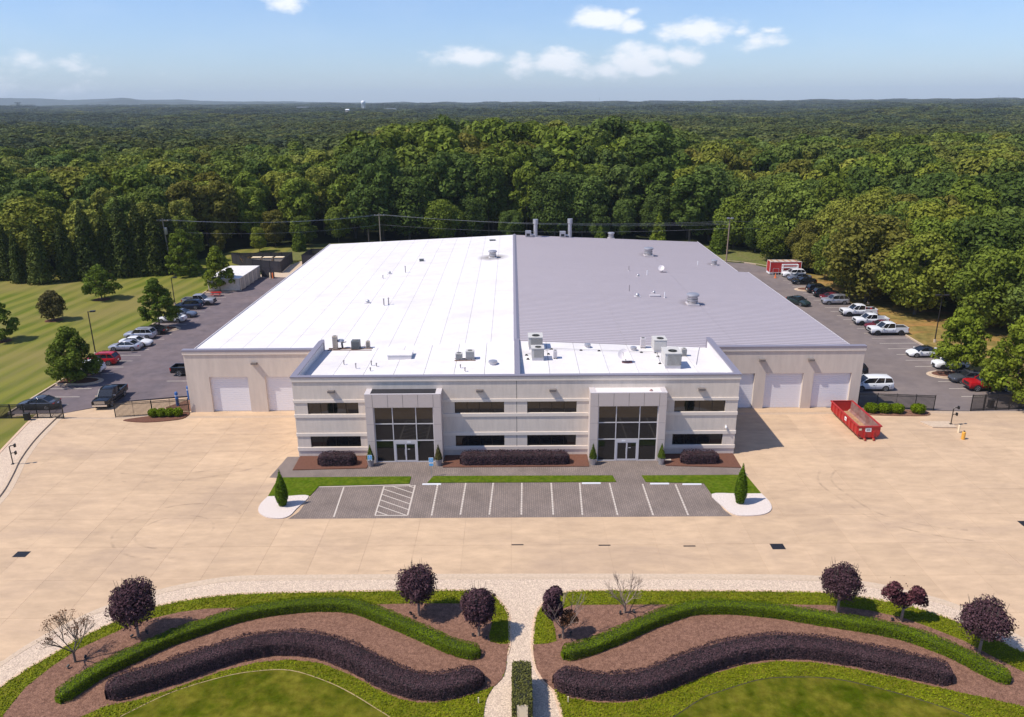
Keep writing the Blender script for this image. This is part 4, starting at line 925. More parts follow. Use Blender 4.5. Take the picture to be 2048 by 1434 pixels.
    for sd in (-1, 1):
        pl.bar((wb+.02, sd*bw*.945, z0+.01), (wf+.0, sd*tw*.965, H-.05), .055, .055)
        pl.bar((br-.0, sd*bw*.935, z0+.03), (rr, sd*tw*.965, H-.06), .16 if style in ('sedan','fastback') else .10, .06)
        f = .46 if style in ('sedan','fastback') else .42; xb = wb+(br-wb)*f; xt = wf+(rr-wf)*f
        pl.bar((xb, sd*bw*1.0, z0), (xt, sd*tw*1.0, H-.05), .05, .04)
        if style in ('suv', 'van'): pl.bar((wb+(br-wb)*.72, sd*bw*.975, z0), (wf+(rr-wf)*.72, sd*tw*.985, H-.05), .09, .05)
    pl.build('pillar', roof or pm, t)
    if rails:
        for sd in (-1, 1): MB().bar((wf-.3, sd*tw*.9, H+.05), (rr+.2, sd*tw*.9, H+.05), .05, .05).build('roof_rail', M_trim, t)
    # lamps, grille, plate, mirrors, door lines
    fx = S['L']/2; zf = S['prof'][1][1]; big = style in ('pickup',)
    for sd in (-1, 1):
        hl = MB(); x0 = fx-.36; ww = W2*.86
        hl.add([(fx-.10,sd*W2*.50,zf-.17),(fx-.30,sd*W2*.88,zf-.13),(fx-.36,sd*W2*.90,zf+.005),(fx-.14,sd*W2*.54,zf-.015),(fx-.32,sd*W2*.5,zf-.17),(fx-.5,sd*W2*.8,zf-.13),(fx-.5,sd*W2*.8,zf),(fx-.32,sd*W2*.5,zf-.02)],
               [(0,1,2,3),(3,2,6,7),(0,4,5,1),(1,5,6,2)] if sd > 0 else [(3,2,1,0),(7,6,2,3),(1,5,4,0),(2,6,5,1)])
        hl.build('headlight', M_lamp, t)
        tl = MB(); zt = (S['bed'][3]-.05) if style == 'pickup' else S['prof'][-2][1]-.04
        ya, yb = sorted((sd*W2*.62, sd*W2*.94)); xr = -fx
        if style == 'pickup': ya, yb = sorted((sd*W2*.84, sd*W2*.995)); tl.bx(xr-.015, xr+.13, ya, yb, zt-.42, zt)
        else: tl.bx(xr+.06, xr+.22, ya*.97, yb*.97, zt-.2, zt-.04)
        tl.build('tail_light', M_tail, t)
        mi = MB(); mi.bx(wb-.42, wb-.24, min(sd*(W2*.93), sd*(W2+.2)), max(sd*(W2*.93), sd*(W2+.2)), z0+.06, z0+.22); mi.build('mirror', pm if not chrome else M_chrome, t)
        dl = MB(); f = .46; xb = wb+(br-wb)*f
        for xx in (wb-.25, xb, br+.35 if style != 'pickup' else br-.02): dl.bx(xx-.012, xx+.012, min(sd*(W2-.01), sd*(W2+.004)), max(sd*(W2-.01), sd*(W2+.004)), low+.15, S['z0']-.12)
        for xx in (xb+.16, br+.55 if style != 'pickup' else br+.25): dl.bx(xx, xx+.2, min(sd*(W2-.01), sd*(W2+.02)), max(sd*(W2-.01), sd*(W2+.02)), S['z0']-.24, S['z0']-.20)
        dl.build('door_line', M_trim, t)
    gr = MB(); gm = M_chrome if chrome else M_trim
    if style == 'pickup':
        gr.bx(fx-.06, fx+.012, -W2*.5, W2*.5, zf-.34, zf-.06, 0)
        for k in range(3): gr.bx(fx+.012, fx+.03, -W2*.62, W2*.62, zf-.36+.13*k, zf-.30+.13*k, 1 if chrome else 0)
        gr.bx(fx-.12, fx+.09, -W2*.86, W2*.86, .47, .66, 1 if chrome else 0)
        gr.bx(-fx-.10, -fx+.02, -W2*.8, W2*.8, .5, .66, 1 if chrome else 0)
    else: gr.bx(fx-.2, fx+.012, -W2*.42, W2*.42, low+.18, zf-.17, 0); gr.bx(fx-.2, fx+.006, -W2*.55, W2*.55, low+.07, low+.16, 0); gr.bx(-fx-.006, -fx+.2, -W2*.6, W2*.6, low+.06, low+.18, 0)
    gr.build('grille', [M_trim, M_chrome], t)
    MB().bx(-fx-.03, -fx+.05, -.17, .17, .62, .76).build('number_plate', M_signw, t)
    ty, rm = wheel_meshes(r, .24, rim or M_rim)
    for ax in (S['af'], S['ar']):
        for sd in (-1, 1):
            w = link('wheel', ty, t, (ax, sd*(W2-.10), r)); link('rim', rm, w)
    return t
gl1, gr1, gm1 = 'cars parked along the lawn side', 'cars parked along the wooded side', 'vehicles standing near the gates'
LX = -58.7
car('pickup_truck', 'black pickup truck with chrome front, standing at the open gate', 'pickup truck', 'pickup', PK, -50.45, 90.25, R(-87), chrome=True, group=gm1)
car('sedan', 'dark grey sedan parked behind the black slatted gate', 'car', 'sedan', PG, -58.3, 88.3, R(180), group=gl1)
car('pickup_truck', 'black pickup half hidden behind the corner of the building, tail showing', 'pickup truck', 'pickup', PK, -43.9, 100.4, R(-1), group=gm1)
car('suv', 'bright red estate car parked nearest the round bushy island tree', 'car', 'suv', PRD, -59.05, 105.15, R(180), group=gl1, rails=True)
car('small_car', 'white car almost hidden under the bushy island tree', 'car', 'suv', PW_, -59.3, 101.4, R(180), group=gl1)
car('sedan', 'silver sedan parked between the red car and a white sedan', 'car', 'sedan', PS, -58.85, 111.9, R(180), group=gl1)
car('sedan', 'white sedan with sporty black-edged nose facing out of its bay', 'car', 'sedan', PW_, -58.15, 113.9, R(0), rim=M_rimd, group=gl1)
car('suv', 'pale silver estate car with a dark tailgate window, between white and black cars', 'car', 'suv', PS, -59.3, 117.9, R(180), group=gl1, rails=True)
car('sedan', 'shiny black sedan parked beside the second tree island', 'car', 'sedan', PK, -58.6, 120.4, R(180), group=gl1)
car('sedan', 'white sedan seen through the leaves of the second island tree', 'car', 'sedan', PW_, -58.5, 127.8, R(180), group=gl1)
car('sedan', 'slate grey sedan nosing out next to the dark blue estate car', 'car', 'sedan', PSL, -57.9, 130.9, R(0), group=gl1)
car('suv', 'dark blue estate car parked in front of the silver pickup', 'car', 'suv', PN, -58.9, 136.6, R(180), group=gl1, rails=True)
car('pickup_truck', 'silver pickup parked beside the red picnic table', 'pickup truck', 'pickup', PS, -58.3, 139.6, R(0), rim=M_rimd, group=gl1)
car('suv', 'white car at the far end of the wooded side, by the red trailer', 'car', 'suv', PW_, 59.2, 160.1, R(180), group=gr1)
car('sedan', 'blue grey sedan between the white and black cars near the red trailer', 'car', 'sedan', PSL, 59.3, 157.0, R(180), group=gr1)
car('sedan', 'black sedan half under the trees beyond the small island', 'car', 'sedan', PK, 59.0, 153.4, R(180), group=gr1)
car('suv', 'black estate car parked tail out next to the small planted island', 'car', 'suv', PK, 59.2, 145.9, R(0), group=gr1)
car('suv', 'dark brown estate car with shiny wheels, one bay from the planted island', 'car', 'suv', PM if False else PK, 59.3, 142.7, R(0), group=gr1)
car('sedan', 'dark maroon car squeezed behind the silver off-roader', 'car', 'sedan', PM, 59.6, 139.5, R(0), group=gr1)
car('suv', 'silver off-roader with roof rails parked nose out by the trees', 'car', 'suv', PS, 58.75, 137.0, R(180), group=gr1, rails=True)
car('sedan', 'dark green sedan driving along the lane past the grey roof', 'car', 'sedan', PGR, 52.1, 136.9, R(-66), group=gm1)
car('pickup_truck', 'white pickup with clutter in its open bed, farthest of three white pickups', 'pickup truck', 'pickup', PW_, 59.55, 128.9, R(180), rim=M_rimd, group=gr1)
car('pickup_truck', 'compact white pickup between two bigger white pickups', 'pickup truck', 'pickup', PW_, 59.2, 123.3, R(180), rim=M_rimd, group=gr1, s=.93)
car('sedan', 'wine red car wedged between two white pickups', 'car', 'sedan', PM, 59.5, 120.3, R(180), group=gr1)
car('pickup_truck', 'big white pickup with covered bed and dark wheels, nearest of the three', 'pickup truck', 'pickup', PW_, 59.3, 117.5, R(180), rim=M_rimd, tonneau=True, group=gr1)
car('electric_sedan', 'white sedan with a black glass roof standing alone in its bay', 'car', 'fastback', PW_, 59.4, 106.3, R(180), roof=M_cglass, group=gr1)
car('crossover', 'white crossover with dark sills in front of the near planted island', 'car', 'suv', PW_, 60.3, 101.0, R(180), group=gr1, rim=M_rimd, s=.95)
car('coupe', 'dark grey coupe parked just this side of the near planted island', 'car', 'sedan', PG, 59.8, 95.5, R(180), group=gr1)
car('pickup_truck', 'red pickup partly under the tree behind the sliding gate', 'pickup truck', 'pickup', PRD, 60.75, 92.6, R(180), group=gr1)
car('minivan', 'white minivan beside the corner of the building', 'minivan', 'van', PW_, 45.85, 92.95, R(180), group=gm1)
car('suv', 'black car peeking out behind the white minivan', 'car', 'suv', PK, 45.3, 98.6, R(180), group=gm1)
b = T('bed_load', 'jumble of black tool boxes and hoses in the open pickup bed', 'cargo', (61.4, 128.9, .84))
for k in range(7):
    q = MB(); q.bx(-.16, .16, -.14, .14, 0, random.uniform(.25, .55)); o = q.build('box', [M_trim, M_red, M_dark][k % 3], b, loc=(-.75+.25*k, random.uniform(-.4, .4), 0), rz=random.uniform(0, 3))
# ------------------------------------------------------------------ foliage
def leaf_mat(name, cols, trans=.25, objvar=.22, island=.28, rough=.62):
    m = bpy.data.materials.new(name); m.use_nodes = True; nt = m.node_tree; N = nt.nodes; L = nt.links; b = N['Principled BSDF']; out = N['Material Output']
    b.inputs['Roughness'].default_value = rough; b.inputs['Specular IOR Level'].default_value = .06
    oi = N.new('ShaderNodeObjectInfo'); g = N.new('ShaderNodeNewGeometry')
    rp = N.new('ShaderNodeValToRGB'); cr = rp.color_ramp; n = len(cols)
    while len(cr.elements) < n: cr.elements.new(.5)
    for i, c in enumerate(cols): cr.elements[i].position = i/max(1, n-1); cr.elements[i].color = tuple(c)+(1,)
    L.new(oi.outputs['Random'], rp.inputs[0])
    def rm(v, a, c, lo=0., hi=1.):
        r = N.new('ShaderNodeMapRange'); r.inputs[1].default_value = lo; r.inputs[2].default_value = hi; r.inputs[3].default_value = a; r.inputs[4].default_value = c; L.new(v, r.inputs[0]); return r.outputs[0]
    def mul(c, f):
        cb = N.new('ShaderNodeCombineColor'); [L.new(f, cb.inputs[i]) for i in range(3)]
        x = N.new('ShaderNodeMix'); x.data_type = 'RGBA'; x.blend_type = 'MULTIPLY'; x.inputs['Factor'].default_value = 1; L.new(c, x.inputs[6]); L.new(cb.outputs[0], x.inputs[7]); return x.outputs[2]
    c = mul(rp.outputs[0], rm(g.outputs['Random Per Island'], 1-island, 1+island))
    mt = N.new('ShaderNodeMath'); mt.operation = 'FRACT'; m2 = N.new('ShaderNodeMath'); m2.operation = 'MULTIPLY'; m2.inputs[1].default_value = 17.31; L.new(oi.outputs['Random'], m2.inputs[0]); L.new(m2.outputs[0], mt.inputs[0])
    c = mul(c, rm(mt.outputs[0], 1-objvar, 1+objvar))
    nz = N.new('ShaderNodeTexNoise'); nz.inputs['Scale'].default_value = .35; nz.inputs['Detail'].default_value = 3; L.new(g.outputs['Position'], nz.inputs['Vector'])
    c = mul(c, rm(nz.outputs['Fac'], .8, 1.22, .3, .7))
    L.new(c, b.inputs['Base Color'])
    tr = N.new('ShaderNodeBsdfTranslucent'); L.new(c, tr.inputs[0]); ms = N.new('ShaderNodeMixShader'); ms.inputs[0].default_value = trans
    L.new(b.outputs[0], ms.inputs[1]); L.new(tr.outputs[0], ms.inputs[2]); L.new(ms.outputs[0], out.inputs[0])
    return m
M_leaf = leaf_mat('hardwood_leaves', [(0.104, 0.139, 0.021), (0.153, 0.184, 0.026), (0.077, 0.122, 0.028), (0.194, 0.215, 0.03), (0.113, 0.156, 0.039), (0.148, 0.146, 0.021), (0.213, 0.229, 0.048), (0.09, 0.132, 0.026)])
M_leafb = leaf_mat('edge_tree_leaves', [(.095,.120,.018),(.135,.145,.022),(.11,.135,.020),(.095,.115,.022)])
M_lot = leaf_mat('maple_leaves', [(0.111, 0.157, 0.018), (0.125, 0.165, 0.019)], objvar=.1, island=.35)
M_lotl = leaf_mat('young_maple_leaves', [(0.154, 0.194, 0.018), (0.159, 0.192, 0.019)], objvar=.1, island=.35)
M_brn = leaf_mat('magnolia_leaves', [(.115,.105,.034),(.115,.10,.034)], objvar=.05, island=.4)
M_ever = leaf_mat('evergreen_needles', [(0.07, 0.091, 0.018), (0.083, 0.1, 0.019), (0.064, 0.084, 0.018)], trans=.12)
M_cyp = leaf_mat('cypress_needles', [(.085,.145,.008),(.088,.142,.009)], trans=.15, objvar=.05, island=.35)
M_plum = leaf_mat('plum_leaves', [(.078,.040,.050),(.086,.044,.052)], trans=.15, objvar=.08, island=.4)
M_plumr = leaf_mat('red_plum_leaves', [(.115,.038,.046),(.108,.040,.046)], trans=.18, objvar=.05, island=.4)
M_dry = leaf_mat('dry_leaves', [(.16,.07,.035),(.14,.075,.04)], trans=.15, objvar=.05, island=.35)
M_box = leaf_mat('boxwood_leaves', [(.115,.165,.005),(.115,.165,.005)], trans=.18, objvar=.03, island=.38)
M_loro = leaf_mat('purple_hedge_leaves', [(.076,.043,.048),(.076,.043,.048)], trans=.12, objvar=.03, island=.45)
M_ivy = leaf_mat('ivy_leaves', [(.125,.125,.034),(.125,.125,.034)], trans=.15, objvar=.03, island=.5)
M_covl = leaf_mat('groundcover_leaves', [(.175,.20,.006),(.175,.20,.006)], trans=.2, objvar=.02, island=.4)
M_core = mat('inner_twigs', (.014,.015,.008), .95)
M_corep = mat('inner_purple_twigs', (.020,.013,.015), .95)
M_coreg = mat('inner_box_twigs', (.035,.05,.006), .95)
def quads(Pt, Nn, size, rng, aspect=.62):
    n = len(Pt); N_ = Nn/np.linalg.norm(Nn, axis=1, keepdims=True); Q = rng.normal(size=(n, 3)); t = np.cross(N_, Q); t /= np.linalg.norm(t, axis=1, keepdims=True)+1e-9; b = np.cross(N_, t)
    s = (size*(.65+.7*rng.random(n)))[:, None]
    V = np.stack([Pt+t*s, Pt+b*s*aspect+N_*s*.18, Pt-t*s, Pt-b*s*aspect+N_*s*.18], 1).reshape(-1, 3)
    return V, np.arange(4*n).reshape(-1, 4)
def lobes_mesh(name, lobes, n, size, mats, seed, jit=.42, shell=.38, zmin=-.55):
    rng = np.random.default_rng(seed); L_ = np.array(lobes, float); area = (L_[:,3]*L_[:,4]+L_[:,3]*L_[:,5]+L_[:,4]*L_[:,5])
    idx = rng.choice(len(L_), n, p=area/area.sum()); D = rng.normal(size=(n, 3)); D /= np.linalg.norm(D, axis=1, keepdims=True)
    bad = D[:,2] < zmin; D[bad, 2] *= -1
    rad = 1-shell*rng.random(n)**1.8; Q = L_[idx]; Pt = Q[:, :3]+D*Q[:, 3:]*rad[:, None]
    Nn = D+jit*rng.normal(size=(n, 3)); V, F = quads(Pt, Nn, np.full(n, size), rng)
    return mesh_np(name, V, F, mats)
def broad_lobes(h, r, base, seed, n=34, flat_=.9, top=.0):
    rng = np.random.default_rng(seed); out = []; cz = base+(h-base)*.52; hz = (h-base)*.5
    n = int(n*.72)
    for k in range(n):
        z = 1-2*(k+.5)/n; a = k*2.399+rng.normal()*.45; q = math.sqrt(max(0, 1-z*z))
        f = .66+.16*rng.random(); rr = r*(.27+.24*rng.random()**1.5)
        taper = 1-top*max(0, z)
        out.append((math.cos(a)*q*r*f*taper, math.sin(a)*q*r*f*taper, cz+z*hz*.78, rr, rr, rr*flat_))
    for k in range(5): out.append((rng.normal()*r*.25, rng.normal()*r*.25, cz+rng.normal()*hz*.3, r*.4, r*.4, r*.4))
    return out
def cone_lobes(h, r, seed, n=46, base=.3, power=.8, col=False):
    rng = np.random.default_rng(seed); out = []
    for k in range(n):
        t = (k+.5)/n; z = base+(h-base)*t
        rr = r*((1-t)**power if not col else min(1, (1-t)*2.6+.10)*min(1, .72+t*1.5)); a = k*2.399+rng.normal()*.3
        s = max(.10*r, rr*.52)*(.85+.3*rng.random()); out.append((math.cos(a)*rr*.62, math.sin(a)*rr*.62, z, s, s, s*1.25))
    return out
def loose_lobes(h, r, base, seed, n=64, top=.55, flat_=.72):
    rng = np.random.default_rng(seed); out = []
    for k in range(n):
        t = (k+.5)/n; R_ = r*min(1, .62+1.9*t)*(1-t)**top; a = k*2.399+rng.normal()*.5; q = R_*(.55+.45*rng.random()) if rng.random() < .8 else R_*.3
        s = r*(.15+.14*rng.random())*(1.1-.35*t); out.append((math.cos(a)*q, math.sin(a)*q, base+(h-base)*t*.97, s, s, s*flat_))
    return out
def trunk_mesh(h, r, hb, seed, m, nb=7, cr=3.0):
    rng = random.Random(seed); b = MB(); b.tube((0,0,-.3), (.05*h*.1, 0, hb), r, 8, r*.72); b.tube((.05*h*.1,0,hb), (rng.uniform(-.3,.3), rng.uniform(-.3,.3), h*.82), r*.72, 7, r*.15)
    for k in range(nb):
        z = hb+(h*.7-hb)*k/nb; a = k*2.4+rng.random(); e = (math.cos(a)*cr*.7, math.sin(a)*cr*.7, z+cr*.5); b.tube((0, 0, z), e, r*.32, 5, r*.06)
    return b.mesh('trunk', m, 60)
TONES = {}
for tn, cols in (('dark green', [(0.090,0.130,0.022),(0.077,0.116,0.022),(0.101,0.139,0.031)]), ('mid green', [(0.127,0.168,0.022),(0.143,0.180,0.023),(0.130,0.172,0.034)]), ('light yellowish', [(0.204,0.220,0.027),(0.220,0.226,0.041),(0.182,0.209,0.025)]), ('olive brown', [(0.154,0.142,0.020),(0.165,0.153,0.029),(0.138,0.142,0.022)])):
    TONES[tn] = leaf_mat(tn.replace(' ', '_')+'_leaves', cols, objvar=.16)
_tm = {}
def toned(me, tone):
    if (me.name, tone) not in _tm:
        c = me.copy(); c.materials[0] = TONES[tone]; _tm[(me.name, tone)] = c
    return _tm[(me.name, tone)]
# forest prototypes, unit: metres at natural size
FP = []
for k, (h, r, base, n, q, sz) in enumerate(((21, 5.6, 3.0, 36, 5200, .50), (19, 6.2, 2.2, 40, 5600, .52), (22, 4.9, 4.0, 34, 4600, .48), (17, 5.4, 1.2, 34, 5000, .48), (24, 6.4, 4.5, 44, 6000, .54), (20, 5.2, 1.0, 38, 5200, .48))):
    FP.append((h, r, lobes_mesh('crown', broad_lobes(h, r, base, 11+k, n), q, sz, [M_leaf], 50+k), trunk_mesh(h, .32, base+2.5, k, M_bark, cr=r)))
FE = []
for k, (h, r, base, n, q, sz) in enumerate(((13, 4.6, .4, 56, 10500, .25), (15, 4.4, .6, 58, 11000, .26), (11, 4.2, .2, 48, 9000, .23))):
    FE.append((h, r, lobes_mesh('crown', broad_lobes(h, r, base, 31+k, n), q, sz, [M_leafb], 70+k), trunk_mesh(h, .22, base+1.6, 20+k, M_bark, cr=r)))
EV = []
for k in range(3):
    h, r = 15, 2.75; EV.append((h, r, lobes_mesh('crown', cone_lobes(h, r, 5+k, 84, .2, .66), 6800, .25, [M_ever], 90+k, jit=.5), trunk_mesh(h, .2, 1.0, 40+k, M_bark, 3, 1.5)))
def put_tree(name, label, cat, pr, x, y, h, group=None, rz=0.0, wide=1.0, z=0.0, tone=None):
    h0, r0, cm, tm = pr; s = h/h0
    if tone: cm = toned(cm, tone)
    t = T(name, label, cat, (x, y, z), rz, group, (s*wide, s*wide, s)); link('trunk', tm, t); link('crown', cm, t); return t

# single trees in the lawn, the car parks and beside the gates
def own_tree(name, label, x, y, h, r, base, seed, m, n=3600, size=.19, lob=34, conef=None, group=None, bark=None, tr=.14):
    L_ = conef or broad_lobes(h, r, base, seed, lob)
    cm = lobes_mesh('crown', L_, n, size, [m], seed+300); t = T(name, label, 'tree', (x, y, .1), 0, group)
    link('trunk', trunk_mesh(h, tr, base+.5, seed, bark or M_bark, cr=r), t); link('crown', cm, t); return t
gi = 'trees in the planted islands'
own_tree('island_tree', 'dense dark bushy tree on the island beside the red car', -58.9, 97.7, 7.3, 3.6, .6, 1, M_lot, 8000, .19, 44, loose_lobes(7.3, 3.7, .7, 1, 84, .5), gi)
own_tree('island_tree', 'leafy green tree on the island beside the black sedan', -58.8, 123.6, 8.2, 3.3, 1.2, 2, M_lot, 6000, .20, 42, loose_lobes(8.3, 3.5, 1.4, 2, 66, .55), gi)
own_tree('island_tree', 'pointed paler green tree in front of the cream containers', -58.3, 150.4, 8.8, 3.1, .8, 3, M_lotl, 6000, .21, 42, loose_lobes(8.9, 3.5, .9, 3, 66, .75), gi)
own_tree('island_tree', 'bright green spreading tree on the island behind the white crossover', 60.0, 98.7, 8.6, 3.4, 1.6, 4, M_lotl, 7000, .21, 44, loose_lobes(9.0, 3.9, 1.5, 4, 74, .6), gi)
own_tree('street_tree', 'large bright green tree overhanging the sliding gate and red pickup', 61.0, 88.0, 10.2, 3.9, 1.6, 5, M_lotl, 9500, .22, 50, loose_lobes(10.6, 4.5, 1.4, 5, 84, .6))
own_tree('lawn_tree', 'round open-crowned tree in the mown lawn with a ring of soil', -78.5, 143.6, 6.4, 3.6, 1.1, 6, M_lot, 4400, .21, 36, loose_lobes(6.4, 3.8, 1.2, 6, 56, .6))
own_tree('magnolia_tree', 'low brownish oval shrub-like tree standing alone in the mown lawn', -79.2, 128.6, 4.9, 2.15, .15, 7, M_brn, 4200, .18, 34, broad_lobes(4.9, 2.2, .1, 7, 34, 1.0, .3))
own_tree('lawn_tree', 'dark tree cut off by the frame beside the mown lawn', -80.6, 116.4, 6.4, 2.7, .6, 8, M_lot, 4400, .19, 36, loose_lobes(6.5, 3.0, .6, 8, 60, .55))
for (x, y, r) in ((-78.5,143.6,1.6), (-79.2,128.6,1.5), (-80.6,116.4,1.5)): flat('tree_mulch', [(x+math.cos(a*.5236)*r, y+math.sin(a*.5236)*r*.9) for a in range(12)], .135, M_mulchd, .05)

# evergreen screen beyond the lawn
evs = [(-112,160.5,12.5),(-107.5,162.4,12.2),(-103.2,159.0,11.0),(-98.2,158.2,13.6),(-94.0,160.8,14.6),(-90.2,162.5,16.2),(-86.8,164.4,15.6),(-83.6,165.0,17.2),(-80.6,166.2,16.6),(-77.8,167.0,16.6),(-75.0,168.8,14.8),(-72.6,170.2,13.2),(-117,161,13)]
for k, (x, y, h) in enumerate(evs):
    put_tree('evergreen_tree', ('tallest dark columnar evergreen, ' if h > 17 else 'dark columnar evergreen, ')+('number %s in the row counted from the rounded tree' % ('one two three four five six seven eight nine ten eleven twelve thirteen'.split()[{12:12}.get(k, 11-k)])), 'tree', EV[k % 3], x, y, h, 'dark evergreens behind the lawn', k*1.3, .98 if k % 2 else .86)
own_tree('broadleaf_tree', 'rounded green tree at the end of the evergreen row by the lawn edge', -71.2, 165.0, 10.2, 3.6, .3, 9, M_lot, 5600, .25, 38, loose_lobes(10.0, 4.0, .4, 9, 66, .5))
gc = 'small pointed conifers at the wood edge'
for k, (x, y, h, r, lb) in enumerate(((-53.8,194,6.6,1.9,'small pointed dark conifer at the wood edge beyond the black enclosure'),(36.0,190,9.6,2.4,'bright pointed conifer showing above the far edge of the grey roof'),(50.0,187,7.4,2.2,'small rounded conifer beside the wooden light pole'),(22,193,6,2,'little green conifer just over the back of the grey roof'))):
    own_tree('conifer', lb, x, y, h, r, .1, 60+k, M_lotl if k == 1 else M_lot, 2600, .25, 30, cone_lobes(h, r, 60+k, 36, .2, .7), gc)

# forest: individual trees round the site, then the wood running to the horizon as one mass
clear = [(-175,20),(-175,167),(-119,169),(-92,174),(-77,177),(-71,185),(-57,199),(-38,206),(0,207.5),(38,206),(57,190),(61.5,172),(62.6,152),(63.6,140),(66.3,128),(69.5,120),(77,114),(83.5,102),(83.5,90),(82,78),(88,66),(110,20)]
rng = random.Random(21)
cand = []
def far_ok(x, y, pts, dmin):
    return all((x-a)**2+(y-b)**2 > dmin*dmin for a, b in pts)
grid = {}
def try_add(x, y, dmin):
    gx, gy = int(x//9), int(y//9)
    for i in (-1, 0, 1):
        for j in (-1, 0, 1):
            for (a, b) in grid.get((gx+i, gy+j), ()):
                if (x-a)**2+(y-b)**2 < dmin*dmin: return False
    grid.setdefault((gx, gy), []).append((x, y)); return True
for _ in range(60000):
    x, y = rng.uniform(-245, 250), rng.uniform(78, 330)
    if abs(x) > .70*y+12 or inside(x, y, clear): continue
    if try_add(x, y, 6.6): cand.append((x, y))
def edge_dist(x, y):
    best = 1e9; n = len(clear)
    for i in range(n-1):
        ax, ay = clear[i]; bx_, by = clear[i+1]; dx, dy = bx_-ax, by-ay; t = max(0, min(1, ((x-ax)*dx+(y-ay)*dy)/(dx*dx+dy*dy))); best = min(best, math.hypot(x-ax-t*dx, y-ay-t*dy))
    return best
def height_at(x, y, e):
    right = min(max((x-40)/30, 0), 1); left = min(max((-38-x)/25, 0), 1)
    mid = 1-right-left
    h = mid*(17.0+min(e, 36)*.30)+left*(14.0+min(e, 30)*.15)+right*(14.5+min(e, 60)*.10)
    if y > 285: h = min(h, 25-min((y-285)/45, 1)*5)
    return h*rng.uniform(.88, 1.13)
info = []
for (x, y) in cand:
    e = edge_dist(x, y); info.append((math.hypot(x, y), x, y, e))
info.sort()
LAND = [(60,'above the lawn tree cut by the frame'),(190,'above the thick end of the evergreen row'),(330,'above the tallest evergreens'),(440,'above the transformer pole'),(560,'above the cream containers'),(690,'above the corner of the white roof'),(840,'above the power pole behind the white roof'),(985,'above the white roof'),(1060,'above the roof ridge'),(1180,'above the tall silver stacks'),
        (1290,'above the grey roof'),(1400,'above the bright pointed conifer'),(1500,'above the floodlit pole'),(1610,'above the red trailer'),(1720,'above the row of dark cars'),(1830,'above the white pickups'),(1930,'above the lone white electric sedan'),(9999,'above the tree at the sliding gate')]
def forest_words(x, y, e, small, tone, hh):
    dd = FW[0]*x+FW[1]*y+FW[2]*(hh*.7-35.1); u = 1024+FPX*(RT[0]*x+RT[1]*y+RT[2]*(hh*.7-35.1))/dd
    where = next(w for q, w in LAND if u < q)
    return (('low ' if small else 'tall ' if hh > 20 else '')+tone+' tree '+('at the wood edge ' if e < 8 else 'just inside the wood ' if e < 19 else 'deep in the wood ')+where)
n_ind = 0
far_pts = []
TN = list(TONES)
for d, x, y, e in info:
    h = height_at(x, y, e); edge = e < 6.5
    if n_ind < 284:
        small = edge and rng.random() < (.45 if x < 50 else .3)
        pr = FE[rng.randrange(3)] if (small or (x > 50 and e < 18) or (edge and rng.random() < .5)) else FP[rng.randrange(len(FP))]
        hh = min(h*(rng.uniform(.42, .62) if small else rng.uniform(.8, 1.0) if edge else 1), 31)
        nzv = math.sin(x*.09+1.7)+math.sin(y*.11+x*.03)+rng.gauss(0, .9)
        tone = 'dark green' if nzv < -.35 else 'mid green' if nzv < .75 else 'light yellowish' if nzv < 1.7 else 'olive brown'
        if -30 < x < 40 and tone == 'light yellowish' and not small: tone = 'mid green'
        if x < -62 and e < 22 and tone == 'dark green': tone = 'light yellowish' if rng.random() < .5 else 'mid green'
        lab = forest_words(x, y, e, small, tone, hh)
        put_tree('forest_tree', lab, 'tree', pr, x, y, hh, 'trees '+lab.split(' tree ')[1], rng.uniform(0, 6.28), rng.uniform(.92, 1.25)*(1.1 if edge else 1), tone=tone); n_ind += 1
    else: pk = rng.randrange(len(FP)); far_pts.append((x, y, min(h, 29)/FP[pk][0], pk, 1.0))
print('forest individuals', n_ind, 'near mass', len(far_pts))
# farther wood: spacing grows with distance
FC = []
M_leaff = leaf_mat('far_hardwood_leaves', [(0.069, 0.09, 0.026), (0.101, 0.118, 0.028), (0.055, 0.078, 0.03), (0.123, 0.132, 0.035), (0.077, 0.1, 0.035), (0.087, 0.091, 0.026)], objvar=.25)
M_leafd = leaf_mat('far_haze_leaves', [(.040,.056,.030),(.050,.068,.036),(.062,.080,.040),(.045,.062,.036)], objvar=.2)  # darker, bluer copy of the far leaves; distance haze painted into the colour
for k in range(8):
    FC.append(lobes_mesh('far_crown', broad_lobes(20, 5.6, 4, 120+k, 26), 1500, .70, [M_leaff if k < 4 else M_leafd], 130+k))
y = 330.0; far2 = []
d = 322.0
while d < 7000:
    s = max(9.6, d*.0135); half = .72; n = int(2*half*d/s)
    for i in range(n):
        a = -half+2*half*(i+rng.random())/n; dd = d+rng.uniform(-.5, .5)*s; xx, yy = math.sin(a)*dd, math.cos(a)*dd
        if yy < 100 or (yy < 331 and abs(xx) < 250): continue
        roll = math.sin(xx*.006+1.3)*math.cos(yy*.0047)+.6*math.sin(xx*.017+yy*.011)
        f_ = min(max((dd-800)/1000, 0), 1)*.75+.18*math.sin(xx*.008+yy*.006); pk = rng.randrange(4)+(4 if rng.random() < f_ else 0); sz_ = rng.choice((.75, .95, 1.2)); far2.append((xx, yy, rng.uniform(.85, 1.05)*(1+.18*(sz_-1)), pk, s/7.4*sz_))
    d += s*.86
print('far wood', len(far2))
